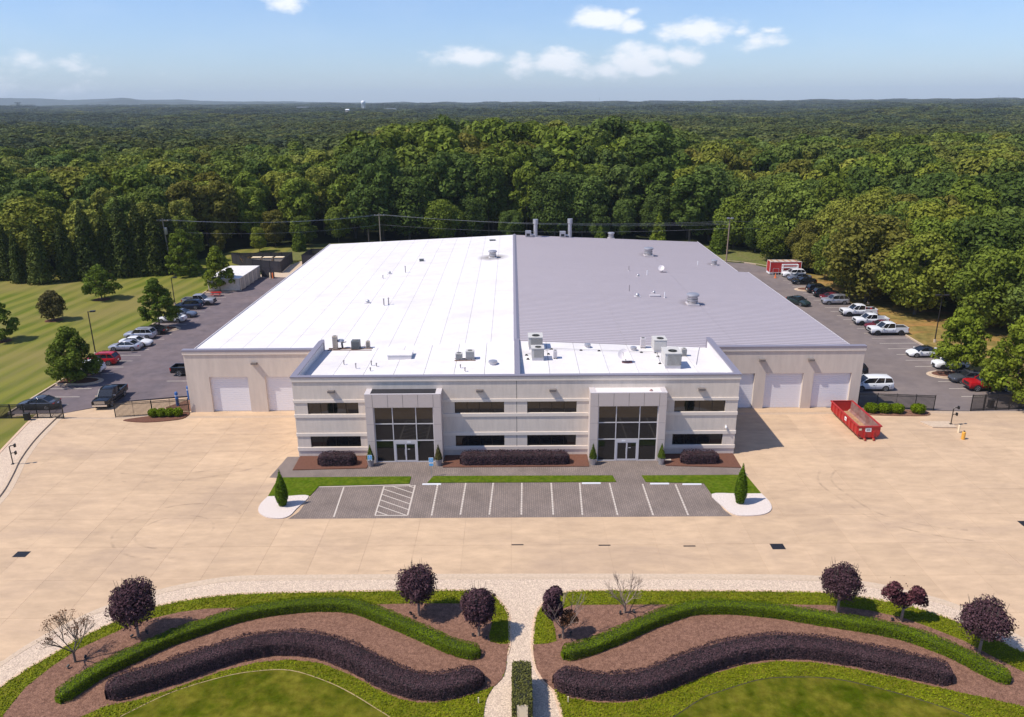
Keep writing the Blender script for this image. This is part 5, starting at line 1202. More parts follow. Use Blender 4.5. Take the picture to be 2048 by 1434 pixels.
def scatter(name, pts, protos, mats, zf):
    n = len(pts); me = bpy.data.meshes.new(name); A = np.array(pts, float); Z = np.array([zf(math.hypot(p[0], p[1]-60), p[0], p[1]) for p in pts])
    V = np.column_stack([A[:,0], A[:,1], Z]).astype('f4'); me.vertices.add(n); me.vertices.foreach_set('co', V.ravel())
    r_ = np.random.default_rng(5)
    a = me.attributes.new('scl', 'FLOAT_VECTOR', 'POINT'); sc_ = np.column_stack([A[:,2]*A[:,4]*1.12, A[:,2]*A[:,4]*1.12, A[:,2]]).astype('f4'); a.data.foreach_set('vector', sc_.ravel())
    a = me.attributes.new('rot', 'FLOAT_VECTOR', 'POINT'); ro = np.zeros((n, 3), 'f4'); ro[:,2] = r_.random(n)*6.28; a.data.foreach_set('vector', ro.ravel())
    a = me.attributes.new('pick', 'INT', 'POINT'); a.data.foreach_set('value', A[:,3].astype('i4'))
    for m in mats: me.materials.append(m)
    o = link(name, me); ng = bpy.data.node_groups.new(name, 'GeometryNodeTree')
    ng.interface.new_socket('Geometry', in_out='INPUT', socket_type='NodeSocketGeometry'); ng.interface.new_socket('Geometry', in_out='OUTPUT', socket_type='NodeSocketGeometry')
    N = ng.nodes; L = ng.links; gi_ = N.new('NodeGroupInput'); go = N.new('NodeGroupOutput'); ip = N.new('GeometryNodeInstanceOnPoints'); gt = N.new('GeometryNodeGeometryToInstance')
    for p in reversed(protos):
        oi = N.new('GeometryNodeObjectInfo'); oi.inputs['Object'].default_value = p; oi.inputs['As Instance'].default_value = False; L.new(oi.outputs['Geometry'], gt.inputs[0])
    def att(nm, ty):
        q = N.new('GeometryNodeInputNamedAttribute'); q.data_type = ty; q.inputs['Name'].default_value = nm; return q.outputs[0]
    L.new(gi_.outputs[0], ip.inputs['Points']); L.new(gt.outputs[0], ip.inputs['Instance']); ip.inputs['Pick Instance'].default_value = True
    L.new(att('pick', 'INT'), ip.inputs['Instance Index']); L.new(att('scl', 'FLOAT_VECTOR'), ip.inputs['Scale'])
    er = N.new('FunctionNodeEulerToRotation'); L.new(att('rot', 'FLOAT_VECTOR'), er.inputs[0]); L.new(er.outputs[0], ip.inputs['Rotation'])
    L.new(ip.outputs[0], go.inputs[0]); md = o.modifiers.new('scatter', 'NODES'); md.node_group = ng
    return tag(o, kind='stuff')
hold = bpy.data.collections.new('prototypes')
def proto(name, me):
    o = bpy.data.objects.new(name, me); hold.objects.link(o); return o
scatter('near_woodland', far_pts, [proto('wood_crown', q[2]) for q in FP], [M_leaf], lambda d, x, y: 0)
scatter('distant_forest', far2, [proto('far_wood_crown', m) for m in FC], [M_leaf], lambda d, x, y: zg(d)+min(max((d-330)/400, 0), 1)*(-3.5+(5.0+3.5*min(d/2500, 1))*math.sin(x*.0062+1.3+.9*math.sin(y*.004))*math.cos(y*.0075+.8*math.sin(x*.005))+2.2*math.sin(x*.017+y*.013)))

# ------------------------------------------------------------------ hedges
def hedge(name, label, cat, path, w, h, leaf, core, n_per, size, group=None, z=.12, rnd=.16, cap=False, hump=0.0):
    """clipped hedge following a centre line: dark twiggy core with leaves over every face"""
    P_ = np.array(path, float); seg = np.linalg.norm(np.diff(P_, axis=0), axis=1); cum = np.concatenate([[0], np.cumsum(seg)]); tot = cum[-1]
    rng_ = np.random.default_rng(len(path)*7+int(abs(P_[0,0])*10)); per = 2*h+w; n = int(n_per*tot*per)
    t = rng_.random(n)*tot; k = np.clip(np.searchsorted(cum, t)-1, 0, len(seg)-1); f = ((t-cum[k])/seg[k])[:, None]; c = P_[k]*(1-f)+P_[k+1]*f
    T_ = np.gradient(P_, axis=0); T_ /= np.linalg.norm(T_, axis=1, keepdims=True); tg = T_[k]*(1-f)+T_[k+1]*f; nr = np.column_stack([-tg[:,1], tg[:,0]])
    s = rng_.random(n)*per; side = np.where(s < h, 0, np.where(s < h+w, 1, 2))
    u = np.where(side == 0, -w/2, np.where(side == 1, s-h-w/2, w/2)); zz = np.where(side == 0, s, np.where(side == 1, h, per-s))
    r_ = rnd*w; over = np.maximum(np.abs(u)-(w/2-r_), 0)*(zz > h-r_); zz = np.where(side == 1, h-r_+np.sqrt(np.maximum(r_**2-over**2, 0)), zz); 
    wob = .06*np.sin(t*1.7)+.05*np.sin(t*4.3+u*3)+.04*np.sin(t*9.1+u*7)+.03*rng_.normal(size=n)
    end = np.minimum(t, tot-t); er = np.clip(end/(w*.5), 0, 1); shrink = np.sqrt(np.maximum(1-(1-er)**2, .0))*.45+.55*1 if not cap else np.sqrt(np.maximum(1-(1-er)**2, .02))
    uu = u*shrink*(1+wob*.5); ht = zz*(1+wob*.35)*(1 if not cap else (.6+.4*shrink))
    Pt = np.column_stack([c+nr*uu[:, None], z+ht])
    Nn = np.column_stack([nr*np.where(side == 1, u/w*1.0, np.sign(u)*1.0)[:, None], np.where(side == 1, 1.0, .25)])
    # ends
    ne = int(n_per*w*h*1.3); Pe = []; Ne = []
    for e, sg in ((0, -1), (-1, 1)):
        uu2 = (rng_.random(ne)-.5)*w*(.96 if not cap else .5); z2 = rng_.random(ne)*h*.97*(1 if not cap else .6); nn = np.array([-T_[e][1], T_[e][0]])
        Pe.append(np.column_stack([P_[e]+nn*uu2[:, None]+T_[e]*sg*.02, z+z2])); Ne.append(np.tile([T_[e][0]*sg, T_[e][1]*sg, .25], (ne, 1)))
    Pt = np.vstack([Pt]+Pe); Nn = np.vstack([Nn]+Ne); Nn = Nn+.42*rng_.normal(size=Nn.shape)
    V, F = quads(Pt, Nn, np.full(len(Pt), size), rng_)
    # core
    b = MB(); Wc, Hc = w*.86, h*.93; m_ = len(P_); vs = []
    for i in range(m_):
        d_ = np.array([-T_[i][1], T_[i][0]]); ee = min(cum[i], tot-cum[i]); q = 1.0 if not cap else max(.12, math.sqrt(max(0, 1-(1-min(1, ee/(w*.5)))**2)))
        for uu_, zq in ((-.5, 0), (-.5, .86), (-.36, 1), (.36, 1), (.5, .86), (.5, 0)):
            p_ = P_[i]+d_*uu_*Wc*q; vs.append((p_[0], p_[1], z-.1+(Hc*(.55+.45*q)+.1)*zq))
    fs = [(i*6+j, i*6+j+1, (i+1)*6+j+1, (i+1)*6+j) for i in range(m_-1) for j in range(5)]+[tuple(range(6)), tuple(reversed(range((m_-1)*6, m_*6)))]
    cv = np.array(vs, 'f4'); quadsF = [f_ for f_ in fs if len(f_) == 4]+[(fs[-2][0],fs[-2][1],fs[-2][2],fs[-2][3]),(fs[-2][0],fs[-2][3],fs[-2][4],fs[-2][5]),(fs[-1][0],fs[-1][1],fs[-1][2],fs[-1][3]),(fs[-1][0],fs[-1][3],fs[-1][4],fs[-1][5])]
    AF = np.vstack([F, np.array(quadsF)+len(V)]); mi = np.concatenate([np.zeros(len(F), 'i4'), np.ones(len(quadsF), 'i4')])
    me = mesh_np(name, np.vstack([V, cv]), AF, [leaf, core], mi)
    return tag(link(name, me), label, cat, group)
def offset(path, dist):
    P_ = np.array(path); T_ = np.gradient(P_, axis=0); T_ /= np.linalg.norm(T_, axis=1, keepdims=True); return P_+np.column_stack([-T_[:,1], T_[:,0]])*dist
def resample(path, step=.5):
    P_ = np.array(path, float); seg = np.linalg.norm(np.diff(P_, axis=0), axis=1); cum = np.concatenate([[0], np.cumsum(seg)]); n = max(3, int(cum[-1]/step)); t = np.linspace(0, cum[-1], n)
    return np.column_stack([np.interp(t, cum, P_[:,0]), np.interp(t, cum, P_[:,1])])
gh_l = [(128,1411),(171,1380),(212,1354),(273,1325),(342,1293),(410,1269),(485,1244),(581,1228),(650,1224),(705,1228),(768,1252),(837,1282),(905,1312),(955,1323)]
gh_r = [(1130,1325),(1178.5,1313),(1247,1286),(1315,1255),(1360,1239),(1400,1230),(1467.6,1230),(1546,1237),(1621,1249),(1690,1260),(1758,1271),(1826,1288),(1895,1315),(1963,1350),(2014,1374)]
ph_l = [(212,1408),(273,1392),(342,1371),(410,1347),(478.5,1325),(547,1313),(615,1315),(683.5,1336),(751,1373),(802.5,1394),(840,1402),(880,1402),(922,1395),(962,1380),(978,1370)]
ph_r = [(1097,1373),(1115,1384),(1144,1394),(1195.5,1402),(1247,1402),(1298,1395),(1349,1377),(1416,1348),(1485,1328),(1553,1319),(1621,1321),(1690,1331),(1758,1345),(1826,1360),(1905,1378)]
gg, pg_ = 'clipped green hedges in the planted garden', 'clipped purple hedges in the planted garden'
hedge('green_hedge', 'long curving clipped green hedge in the garden, half with the red-leaved round trees', 'hedge', resample(offset(gpath(gh_l, .13, 4), .48)), .98, .72, M_box, M_coreg, 430, .041, gg, cap=True)
hedge('green_hedge', 'long curving clipped green hedge in the garden, half with the leafless trees nearer the path', 'hedge', resample(offset(gpath(gh_r, .13, 4), .48)), .98, .72, M_box, M_coreg, 430, .041, gg, cap=True)
hedge('purple_hedge', 'wide dark purple hedge curving round the lawn with the thin tan edging', 'hedge', resample(offset(gpath(ph_l, .13, 4), .78)), 1.55, 1.0, M_loro, M_corep, 340, .048, pg_, cap=True)
hedge('purple_hedge', 'wide dark purple hedge curving round the lawn with dark edging', 'hedge', resample(offset(gpath(ph_r, .13, 4), .78)), 1.55, 1.0, M_loro, M_corep, 340, .048, pg_, cap=True)
fg = 'purple hedges along the office front'
hedge('purple_hedge', 'short rounded purple hedge under the office windows, on the stretch nearest the accessible bay', 'hedge', resample([(-20.05,71.95),(-16.2,71.95)], .3), 1.25, 1.15, M_loro, M_corep, 200, .06, fg, .09, .4, True)
hedge('purple_hedge', 'long rounded purple hedge between the two entrance portals', 'hedge', resample([(-5.5,71.95),(5.65,71.95)], .3), 1.25, 1.15, M_loro, M_corep, 200, .06, fg, .09, .4, True)
hedge('purple_hedge', 'short rounded purple hedge near the corner with the big shadow', 'hedge', resample([(17.1,71.9),(20.95,71.85)], .3), 1.25, 1.1, M_loro, M_corep, 200, .06, fg, .09, .4, True)
def shrub(name, label, x, y, rx, ry, h, m, seed, n=900, size=.075, group=None):
    me = lobes_mesh(name, [(0, 0, h*.42, rx*.86, ry*.86, h*.5)]+[(math.cos(a*1.2)*rx*.42, math.sin(a*1.2)*ry*.42, h*.5, rx*.5, ry*.5, h*.42) for a in range(5)], n, size, [m], seed, .5, .3, -.8)
    o = link(name, me, None, (x, y, .08)); return tag(o, label, 'shrub', group)
gs = 'rounded green shrubs by the gates'
for k, (x, s) in enumerate(((-42.75, 'first of the four joined shrubs from the gravel tip'), (-41.8, 'second of the four joined shrubs from the gravel tip'), (-40.85, 'third of the four joined shrubs from the gravel tip'), (-39.9, 'shrub of the joined four that is closest to the wall'))):
    shrub('round_shrub', 'clipped green '+s, x, 84.95+.06*k, .66, .62, 1.05, M_box, 200+k, 1400, .08, gs)
for k, (x, rx, s) in enumerate(((42.4, .95, 'round green shrub close to the warehouse corner behind the red skip'), (43.9, 1.0, 'second round green shrub from the warehouse corner'), (45.3, .95, 'third shrub from the warehouse corner, beside the gap'), (47.75, 1.0, 'round green shrub standing alone at the tip of the mulch'))):
    shrub('round_shrub', s, x, 84.95-.12*k, rx, .85, 1.15, M_box, 210+k, 2000, .085, gs)
# cypresses at the ends of the visitor parking
for k, (x, y, h, lb) in enumerate(((-21.35,63.35,3.35,'narrow bright green cypress in the white gravel near the hatched bays'),(20.75,63.25,3.75,'narrow bright green cypress in the white gravel on the side of the red skip'))):
    t = T('cypress', lb, 'tree', (x, y, .09), 0, 'cypresses at the ends of the visitor parking')
    lob = [(0, 0, .25+(h-.4)*q/13, .60*min(1, .62+q*.14)*max(.14, 1-(q/13.3)**2.6), .60*min(1, .62+q*.14)*max(.14, 1-(q/13.3)**2.6), .42) for q in range(14)]
    link('crown', lobes_mesh('crown', lob, 5200, .07, [M_cyp], 230+k, .5, .22, -.9), t); MB().tube((0,0,-.1),(0,0,1.5),.09,7).build('trunk', M_bark, t)
# potted conifers by the portals
for k, (x, lb) in enumerate(((-14.65, 'potted conifer by the dark-roofed portal, beside the blue sign'), (-7.7, 'potted conifer with browning tips by the dark-roofed portal'), (8.08, 'potted conifer by the white-roofed portal, next to the long hedge'), (15.05, 'potted conifer by the white-roofed portal, next to the short hedge'))):
    t = T('potted_conifer', lb, 'potted plant', (x, 71.62, .006), 0, 'potted conifers by the entrances')
    MB().lathe([(.27,0),(.36,.62),(.40,.64),(.40,.7),(.33,.7),(.32,.62)], n=16).build('pot', M_pot if k < 2 else M_steel, t, 40)
    lob = [(0, 0, .8+q*.125, .42*max(.1, 1-(q/12)**1.1), .42*max(.1, 1-(q/12)**1.1), .2) for q in range(12)]
    link('conifer', lobes_mesh('conifer', lob, 1700, .055, [M_brn if k == 1 else M_lot], 240+k, .5, .3, -.9), t); MB().tube((0,0,.5),(0,0,1.2),.03,6).build('stem', M_bark, t)
# ivy-clad block on the garden path, with a plate set into its front
hx0, hx1, hy0, hy1, hz = -.17, .93, 36.55, 40.15, 1.75
t = T('ivy_wall', 'block of clipped ivy standing on the gravel path with a plate in its end', 'topiary', (.4, 38.3, .085))
rg = np.random.default_rng(3); n = 6500; Pt = []; Nn = []
w_, l_ = (hx1-hx0), (hy1-hy0)
for (area, f) in ((w_*l_, 0), (l_*hz, 1), (l_*hz, 2), (w_*hz, 3), (w_*hz, 4)):
    m_ = int(330*area); a, c = rg.random(m_)-.5, rg.random(m_)-.5
    if f == 0: q = np.column_stack([a*w_, c*l_, np.full(m_, hz)]); nn = (0,0,1)
    elif f in (1, 2): sg = 1 if f == 1 else -1; q = np.column_stack([np.full(m_, sg*w_/2), a*l_, (c+.5)*hz]); nn = (sg,0,.2)
    else:
        sg = 1 if f == 3 else -1; q = np.column_stack([a*w_, np.full(m_, sg*l_/2), (c+.5)*hz]); nn = (0,sg,.2)
        if f == 4: keep = ~((np.abs(q[:,0]) < .33) & (q[:,2] > .5) & (q[:,2] < 1.62)); q = q[keep]
    Pt.append(q+rg.normal(size=q.shape)*.03); Nn.append(np.tile(nn, (len(q), 1)))
Pt = np.vstack(Pt); Nn = np.vstack(Nn)+.55*rg.normal(size=Pt.shape); V, F = quads(Pt, Nn, np.full(len(Pt), .055), rg)
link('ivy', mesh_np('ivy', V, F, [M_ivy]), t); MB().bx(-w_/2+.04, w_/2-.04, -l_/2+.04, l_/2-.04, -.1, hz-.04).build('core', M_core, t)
MB().bx(-.32, .32, -l_/2-.02, -l_/2+.035, .5, 1.62).build('plate', M_cream, t)
# ground-cover leaves over the beds, a single mass
rg = np.random.default_rng(8)
def cover(name, poly_in, holes, n, size, z, m):
    xs0 = [p[0] for p in poly_in]; ys0 = [p[1] for p in poly_in]; Q = []
    x0, x1, y0, y1 = max(min(xs0), -40), min(max(xs0), 40), max(min(ys0), 35.8), max(ys0)
    for _ in range(n):
        x, y = rg.uniform(x0, x1), rg.uniform(y0, y1)
        if abs(x) > .68*y+6: continue
        if inside(x, y, poly_in) and not any(inside(x, y, h) for h in holes): Q.append((x, y, z))
    Pt = np.array(Q)+rg.normal(size=(len(Q), 3))*np.array([0, 0, .03]); Nn = np.tile((0, 0, 1.0), (len(Q), 1))+.6*rg.normal(size=(len(Q), 3)); V, F = quads(Pt, Nn, np.full(len(Q), size), rg)
    tag(link(name, mesh_np(name, V, F, [m])), kind='stuff')
IL = il + [(il[-1][0]-1, 20), (il[0][0]-1, 20)]; IR = [(ir[0][0]+1, 20)] + ir + [(ir[-1][0]+1, 20)]
cover('groundcover_leaves', bl, [ML, IL], 95000, .055, .165, M_covl)
cover('groundcover_leaves', br, [MR, IR], 95000, .055, .165, M_covl)
HAZE = 0.00008
# ------------------------------------------------------------------ ornamental trees in the garden
def branch_mesh(h, r, seed, m, depth=4, spread=.55, fork=3, n0=5):
    rg_ = random.Random(seed); b = MB(); tips = []
    def grow(p, d, L, rad, k):
        q = p+d*L; b.tube(p, q, rad, 5 if k > 1 else 4, rad*.62, cap=False)
        if k == 0: tips.append(q); return
        for i in range(fork if k > 1 else 2):
            v = Vector((rg_.gauss(0, 1), rg_.gauss(0, 1), rg_.gauss(0, .6))); e = (d+v*spread*.62+Vector((0, 0, .18))).normalized()
            grow(q, e, L*rg_.uniform(.62, .85), rad*.62, k-1)
    top = Vector((0, 0, h*.24)); b.tube((0, 0, -.2), top, .085, 7, .07)
    for i in range(n0):
        a = 2*math.pi*i/n0+rg_.random()*.5; d = Vector((math.cos(a)*.62, math.sin(a)*.62, .8)).normalized(); grow(top-Vector((0, 0, .05*i)), d, h*.27, .05, depth-1)
    return b.mesh('branches', m), tips
def plum(px, py, top, wpx, lab, m, seed, squash=.92, n=5200, lob=None, base_f=.26, size=.10, twigs=True):
    x, y = G(px, py, .13); h = PY(px, top, y)[2]-.13; sc_m = FPX*.95/math.hypot(y, 35)*1.0; r = wpx/2/(FPX/(CAM@-FW*0+np.dot(np.array([x, y, h*.6])-CAM, FW)))
    h *= .89; r *= .93; t = T('plum_tree', lab, 'tree', (x, y, .13), 0, 'small ornamental trees in the garden')
    L_ = (lob or broad_lobes(h, r, h*base_f, seed, 52, squash))+[(0, 0, h*(base_f+1)/2, r*.93, r*.93, h*(1-base_f)*.47)]*4
    link('crown', lobes_mesh('crown', L_, int(n*1.6), size*.78, [m], seed, .55, .45), t)
    b = MB(); b.tube((0,0,-.2), (0.02,0,h*.34), .10, 8, .085)
    for k in range(5): a = k*1.256; b.tube((.02,0,h*.3), (math.cos(a)*r*.5, math.sin(a)*r*.5, h*.58), .05, 5, .02)
    b.build('trunk', M_barkl, t, 60)
    if twigs:
        rg_ = random.Random(seed); b = MB()
        for k in range(26):
            a = rg_.uniform(0, 6.28); q = rg_.uniform(.2, .85)*r; z = h*(base_f+1)/2+math.sqrt(max(0, 1-(q/r)**2))*h*(1-base_f)*.42
            b.tube((math.cos(a)*q*.9, math.sin(a)*q*.9, z), (math.cos(a)*q*1.05+rg_.gauss(0,.08), math.sin(a)*q*1.05+rg_.gauss(0,.08), z+rg_.uniform(.4,.95)), .016, 4, .008)
        tag(b.build('shoots', M_bark, t), kind='stuff')
    return t, h, r
plum(277, 1273, 1158, 97, 'round purple-leaved tree next to the leafless brownish tree', M_plum, 401, n=7000)
plum(838, 1230, 1126, 80, 'round purple-leaved tree at the tip of the mulch, taller of the pair by the path', M_plum, 402, n=5600)
plum(958, 1271, 1170, 73, 'round purple-leaved tree shading the gravel path', M_plum, 403, n=5200)
plum(1674, 1226, 1128, 83, 'purple-leaved tree with a slim pale trunk, first after the leafless one', M_plum, 405, n=4800, base_f=.36)
t, h, r = plum(1802, 1242, 1155, 92, 'lopsided red-leaved tree with an open V shaped crown', M_plumr, 406, n=10, twigs=False)
L_ = [(-1.05,0,h*.72,.6,.6,.55),(-.8,.1,h*.84,.5,.5,.42),(-.55,-.1,h*.58,.55,.5,.5),(0,.2,h*.52,.6,.6,.45),(.55,0,h*.58,.65,.6,.5),(1.0,.1,h*.62,.6,.6,.5),(.75,-.1,h*.76,.5,.5,.42),(1.2,0,h*.5,.45,.45,.35),(-.2,.3,h*.42,.45,.45,.35)]
link('crown', lobes_mesh('crown', L_, 3600, .10, [M_plumr], 416, .6, .7), t)
plum(1957, 1308, 1199, 100, 'purple-leaved tree at the end of the bed, partly over the kerb', M_plum, 407, n=5200, base_f=.36)
x, y = G(1126, 1277, .13); h = PY(1126, 1178, y)[2]
t = T('plum_tree', 'half dead tree, one side purple and the other brown, beside the path', 'tree', (x, y, .13), 0, 'small ornamental trees in the garden')
link('crown', lobes_mesh('crown', [(-.85,0,h*.80,.55,.55,.55),(-.55,.1,h*.88,.5,.5,.42),(-.95,0,h*.6,.5,.5,.6),(-.6,-.1,h*.66,.55,.5,.6),(-.7,0,h*.46,.42,.4,.4),(-.4,.1,h*.52,.4,.4,.5)], 3000, .10, [M_plum], 421, .6, .6), t)
link('dry_crown', lobes_mesh('dry_crown', [(.35,0,h*.46,.5,.45,.35),(.6,0,h*.36,.45,.4,.3),(.1,-.1,h*.34,.4,.4,.28)], 800, .08, [M_dry], 422, .7, .9), t)
bm_, tips = branch_mesh(h*.92, 1.4, 9, M_barkl, 4); link('branches', bm_, t)
def bare(px, py, top, lab, seed, tuft=None, m=M_barkl):
    x, y = G(px, py, .13); h = PY(px, top, y)[2]-.13
    t = T('bare_tree', lab, 'tree', (x, y, .13), seed*.7, 'small ornamental trees in the garden'); bm_, tips = branch_mesh(h*.86, 1.3, seed, m, 5, .55); link('branches', bm_, t)
    if tuft:
        rg_ = np.random.default_rng(seed); Q = np.array([tuple(q) for q in tips]); Q = Q[Q[:,2] > np.quantile(Q[:,2], .35)]; Q = Q[rg_.choice(len(Q), 900)]; Q = Q+rg_.normal(size=Q.shape)*.10
        V, F = quads(Q, rg_.normal(size=Q.shape), np.full(len(Q), .05), rg_); link('dry_leaves', mesh_np('dry_leaves', V, F, [M_dry]), t)
bare(151, 1324, 1222, 'nearly leafless brownish tree at the far end of the bed by the kerb', 13, True, M_bark)
bare(1249, 1226, 1144, 'completely leafless pale tree standing at the edge of the mulch wedge', 17)
# small spotlights and stakes
for k, (u, v) in enumerate(((264,1276),(137,1337),(172,1318),(295,1267),(822,1229),(946,1272),(972,1278),(1119,1275),(1141,1270),(1241,1229),(1268,1226),(1660,1227),(1784,1241),(828,1236))):
    x, y = G(u, v, .13); b = MB(); b.tube((0,0,-.05), (0,0,.12), .02, 6); b.tube((-.07,0,.14), (.1,.05,.24), .075, 8); b.bx(-.06, .06, -.06, .06, -.02, .02)
    tag(b.build('spotlight', M_black, None, loc=(x, y, .13), rz=k*.8), 'tiny black ground spotlight in the mulch at the foot of a small tree', 'spotlight', 'ground spotlights in the garden mulch')
for u, v, l in ((957,1406,'little wooden stake in the ground cover near the ivy block, on the hedge-end side'),(1136,1404,'little pale stake in the ground cover across the path')):
    x, y = G(u, v, .13); tag(MB().bx(-.035,.035,-.03,.03,0,.42).build('stake', M_cream, None, loc=(x, y, .12)), l, 'stake')

# ------------------------------------------------------------------ fences and gates
def fence(name, lab, p, q, h, posts, heavy=False, cat='fence'):
    d = Vector((q[0]-p[0], q[1]-p[1])); L_ = d.length; t = T(name, lab, cat, (p[0], p[1], 0), math.atan2(d.y, d.x), 'black metal fences and gates')
    pr = .05 if heavy else .032
    pm = MB().bx(-pr, pr, -pr, pr, 0, h+.05).mesh('post', M_black)
    for i in range(posts+1): link('post', pm, t, (L_*i/posts, 0, 0))
    for z in ((.12, h-.06, h-.26) if not heavy else (.10, .22, h-.02, h-.24)): MB().bx(0, L_, -.022, .022, z-.028, z+.028).build('rail', M_black, t)
    n = int(L_/.125); km = MB().bx(-.024, .024, -.02, .02, .1, h-.04).mesh('picket', M_black)
    for i in range(n): link('picket', km, t, ((i+.5)*L_/n, 0, 0))
    if heavy:
        w = L_/posts
        for i in range(1, posts, 2): MB().bar((i*w, .03, .16), ((i+1)*w, .03, h-.1), .04, .04).build('brace', M_black, t)
    return t
fence('metal_fence', 'black picket fence beside the black pickup, ending at the warehouse wall', (-47.3,84.95), (-39.05,86.3), 1.85, 4)
fence('metal_fence', 'black picket fence behind the green shrubs and the red skip', (41.5,86.6), (50.15,85.6), 1.9, 4)
g1 = fence('sliding_gate', 'heavy black sliding gate in front of the dark grey sedan', (-68.5,84.3), (-53.3,84.7), 1.9, 10, True, 'gate')
g2 = fence('sliding_gate', 'heavy black sliding gate under the overhanging tree', (54.4,85.3), (68.5,86.2), 2.0, 9, True, 'gate')
for x, y, l in ((-57.2,84.05,'dark gate motor box standing behind the bars of the gate by the lawn'),(57.3,86.2,'dark gate motor box standing behind the bars of the gate under the tree')):
    t = T('gate_motor', l, 'gate motor', (x, y, 0), 0, 'gate motor boxes'); MB().bx(-.28,.28,-.22,.22,0,.95).build('housing', M_black, t); MB().bx(-.3,.3,-.24,.24,.95,1.0).build('lid', M_trim, t)

# ------------------------------------------------------------------ lamp posts, utility poles and wires
def lamp_post(lab, x, y, h, heads, rz=0.0):
    t = T('lamp_post', lab, 'lamp post', (x, y, .1), rz, 'dark lamp posts round the car parks')
    MB().tube((0,0,0),(0,0,h),.09,8,.07).build('pole', M_frame, t); MB().tube((0,0,-.1),(0,0,.45),.2,10).build('base', M_kerb, t)
    for s in heads:
        b = MB(); b.bx(min(0, s*.4), max(0, s*.4), -.04, .04, h-.12, h-.04); b.build('arm', M_frame, t); b = MB(); b.bx(min(s*.3, s*1.0), max(s*.3, s*1.0), -.22, .22, h-.12, h+.06); b.build('lamp_head', M_frame, t)
lamp_post('dark lamp post on the lawn edge beside the silver sedan', -61.9, 108.9, 6.7, (1,), .25)
zt = PY(331, 555, 139.0); lamp_post('dark lamp post behind the pointed island tree and silver pickup', -62.6, 139, zt[2]-.1, (1,), .1)
lamp_post('dark lamp post on the dry bank near the lone electric sedan', 64.3, 112.6, 7.4, (-1, 1))
lamp_post('dark lamp post on the dry bank behind the farthest white pickup', 64.4, 135.9, 7.6, (-1, 1))
def utility_pole(lab, x, y, h, lean=0.0, arms=True, lamp=False, trans=False, m=None):
    t = T('utility_pole', lab, 'utility pole', (x, y, 0), 0, 'wooden utility poles'); b = MB(); b.tube((0,0,-.3),(lean,0,h),.18,9,.12); b.build('pole', m or M_wood, t, 60)
    if arms:
        MB().bx(lean*.95-1.3, lean*.95+1.3, -.06, .06, h-.55, h-.43).build('crossarm', m or M_wood, t)
        for dx in (-1.15, -.4, .4, 1.15): MB().lathe([(.05,0),(.09,.05),(.05,.2)], (lean+dx, 0, h-.43), 8).build('insulator', M_steel, t)
    if trans: MB().lathe([(.25,h-3.4),(.33,h-3.3),(.33,h-2.0),(.2,h-1.9)], (lean*.7+.35, -.2, 0), 14).build('transformer', M_steel, t, 40)
    if lamp:
        for s in (-1, 1): q = MB(); q.tube((lean,0,h-.1),(lean+s*.5,-.1,h+.05),.05,6); q.bx(lean+s*.45-.28, lean+s*.45+.28, -.35, .1, h-.05, h+.22); q.build('floodlight', M_steel, t)
    return (x+lean, y, h)
def top_of(u, v, Y): q = PY(u, v, Y); return q
q = top_of(758, 427, 196); p1 = utility_pole('wooden power pole rising behind the white roof', q[0], 196, q[2])
q = top_of(326, 437, 167.2); p2 = utility_pole('leaning power pole with a grey transformer by the evergreens', q[0]+.3, 167.2, q[2], -.5, True, False, True)
q = top_of(1458, 437, 174.8); p3 = utility_pole('pale pole with floodlights behind the corner of the grey roof', 48.9, 174.8, q[2], .1, False, True, False, M_barkl)
q = top_of(1964, 405, 190); p4 = utility_pole('wooden power pole standing among the trees on the wooded side', q[0], 190, q[2])
q = top_of(1175, 440, 205)
def wire(a, b_, sag, lab, m=None, r=.018):
    A, B = Vector(a), Vector(b_); n = 14; mb = MB(); pts = []
    for i in range(n+1): s = i/n; p_ = A.lerp(B, s); p_.z -= sag*4*s*(1-s); pts.append(p_)
    o = T('power_line', lab, 'cable', tuple(A), 0, 'overhead power lines behind the roof')
    for i in range(n): mb.tube(pts[i]-A, pts[i+1]-A, r, 4, cap=False)
    mb.build('cable', m or M_steel, o)
for k, (dz, dx) in enumerate(((-.25,-1.1),(-.25,.4),(-.25,1.1),(-2.8,0))):
    wire((p1[0]+dx, p1[1], p1[2]+dz), (p3[0], p3[1], p3[2]-.6-(1.6 if k == 3 else .35*k)), 1.3, ['topmost overhead wire between the power pole and the floodlit pole','second overhead wire behind the roof','third overhead wire behind the roof','lowest overhead wire sagging just over the roof edge'][k])
    wire((p2[0]+dx, p2[1], p2[2]+dz), (p1[0]+dx, p1[1], p1[2]+dz), 1.2, 'overhead wire from the transformer pole to the pole behind the white roof')
    if k in (0, 3): wire((p3[0], p3[1], p3[2]-.6-k*.5), (p4[0], p4[1], p4[2]-.4-k*.6), 1.6, 'overhead wire from the floodlit pole into the trees')

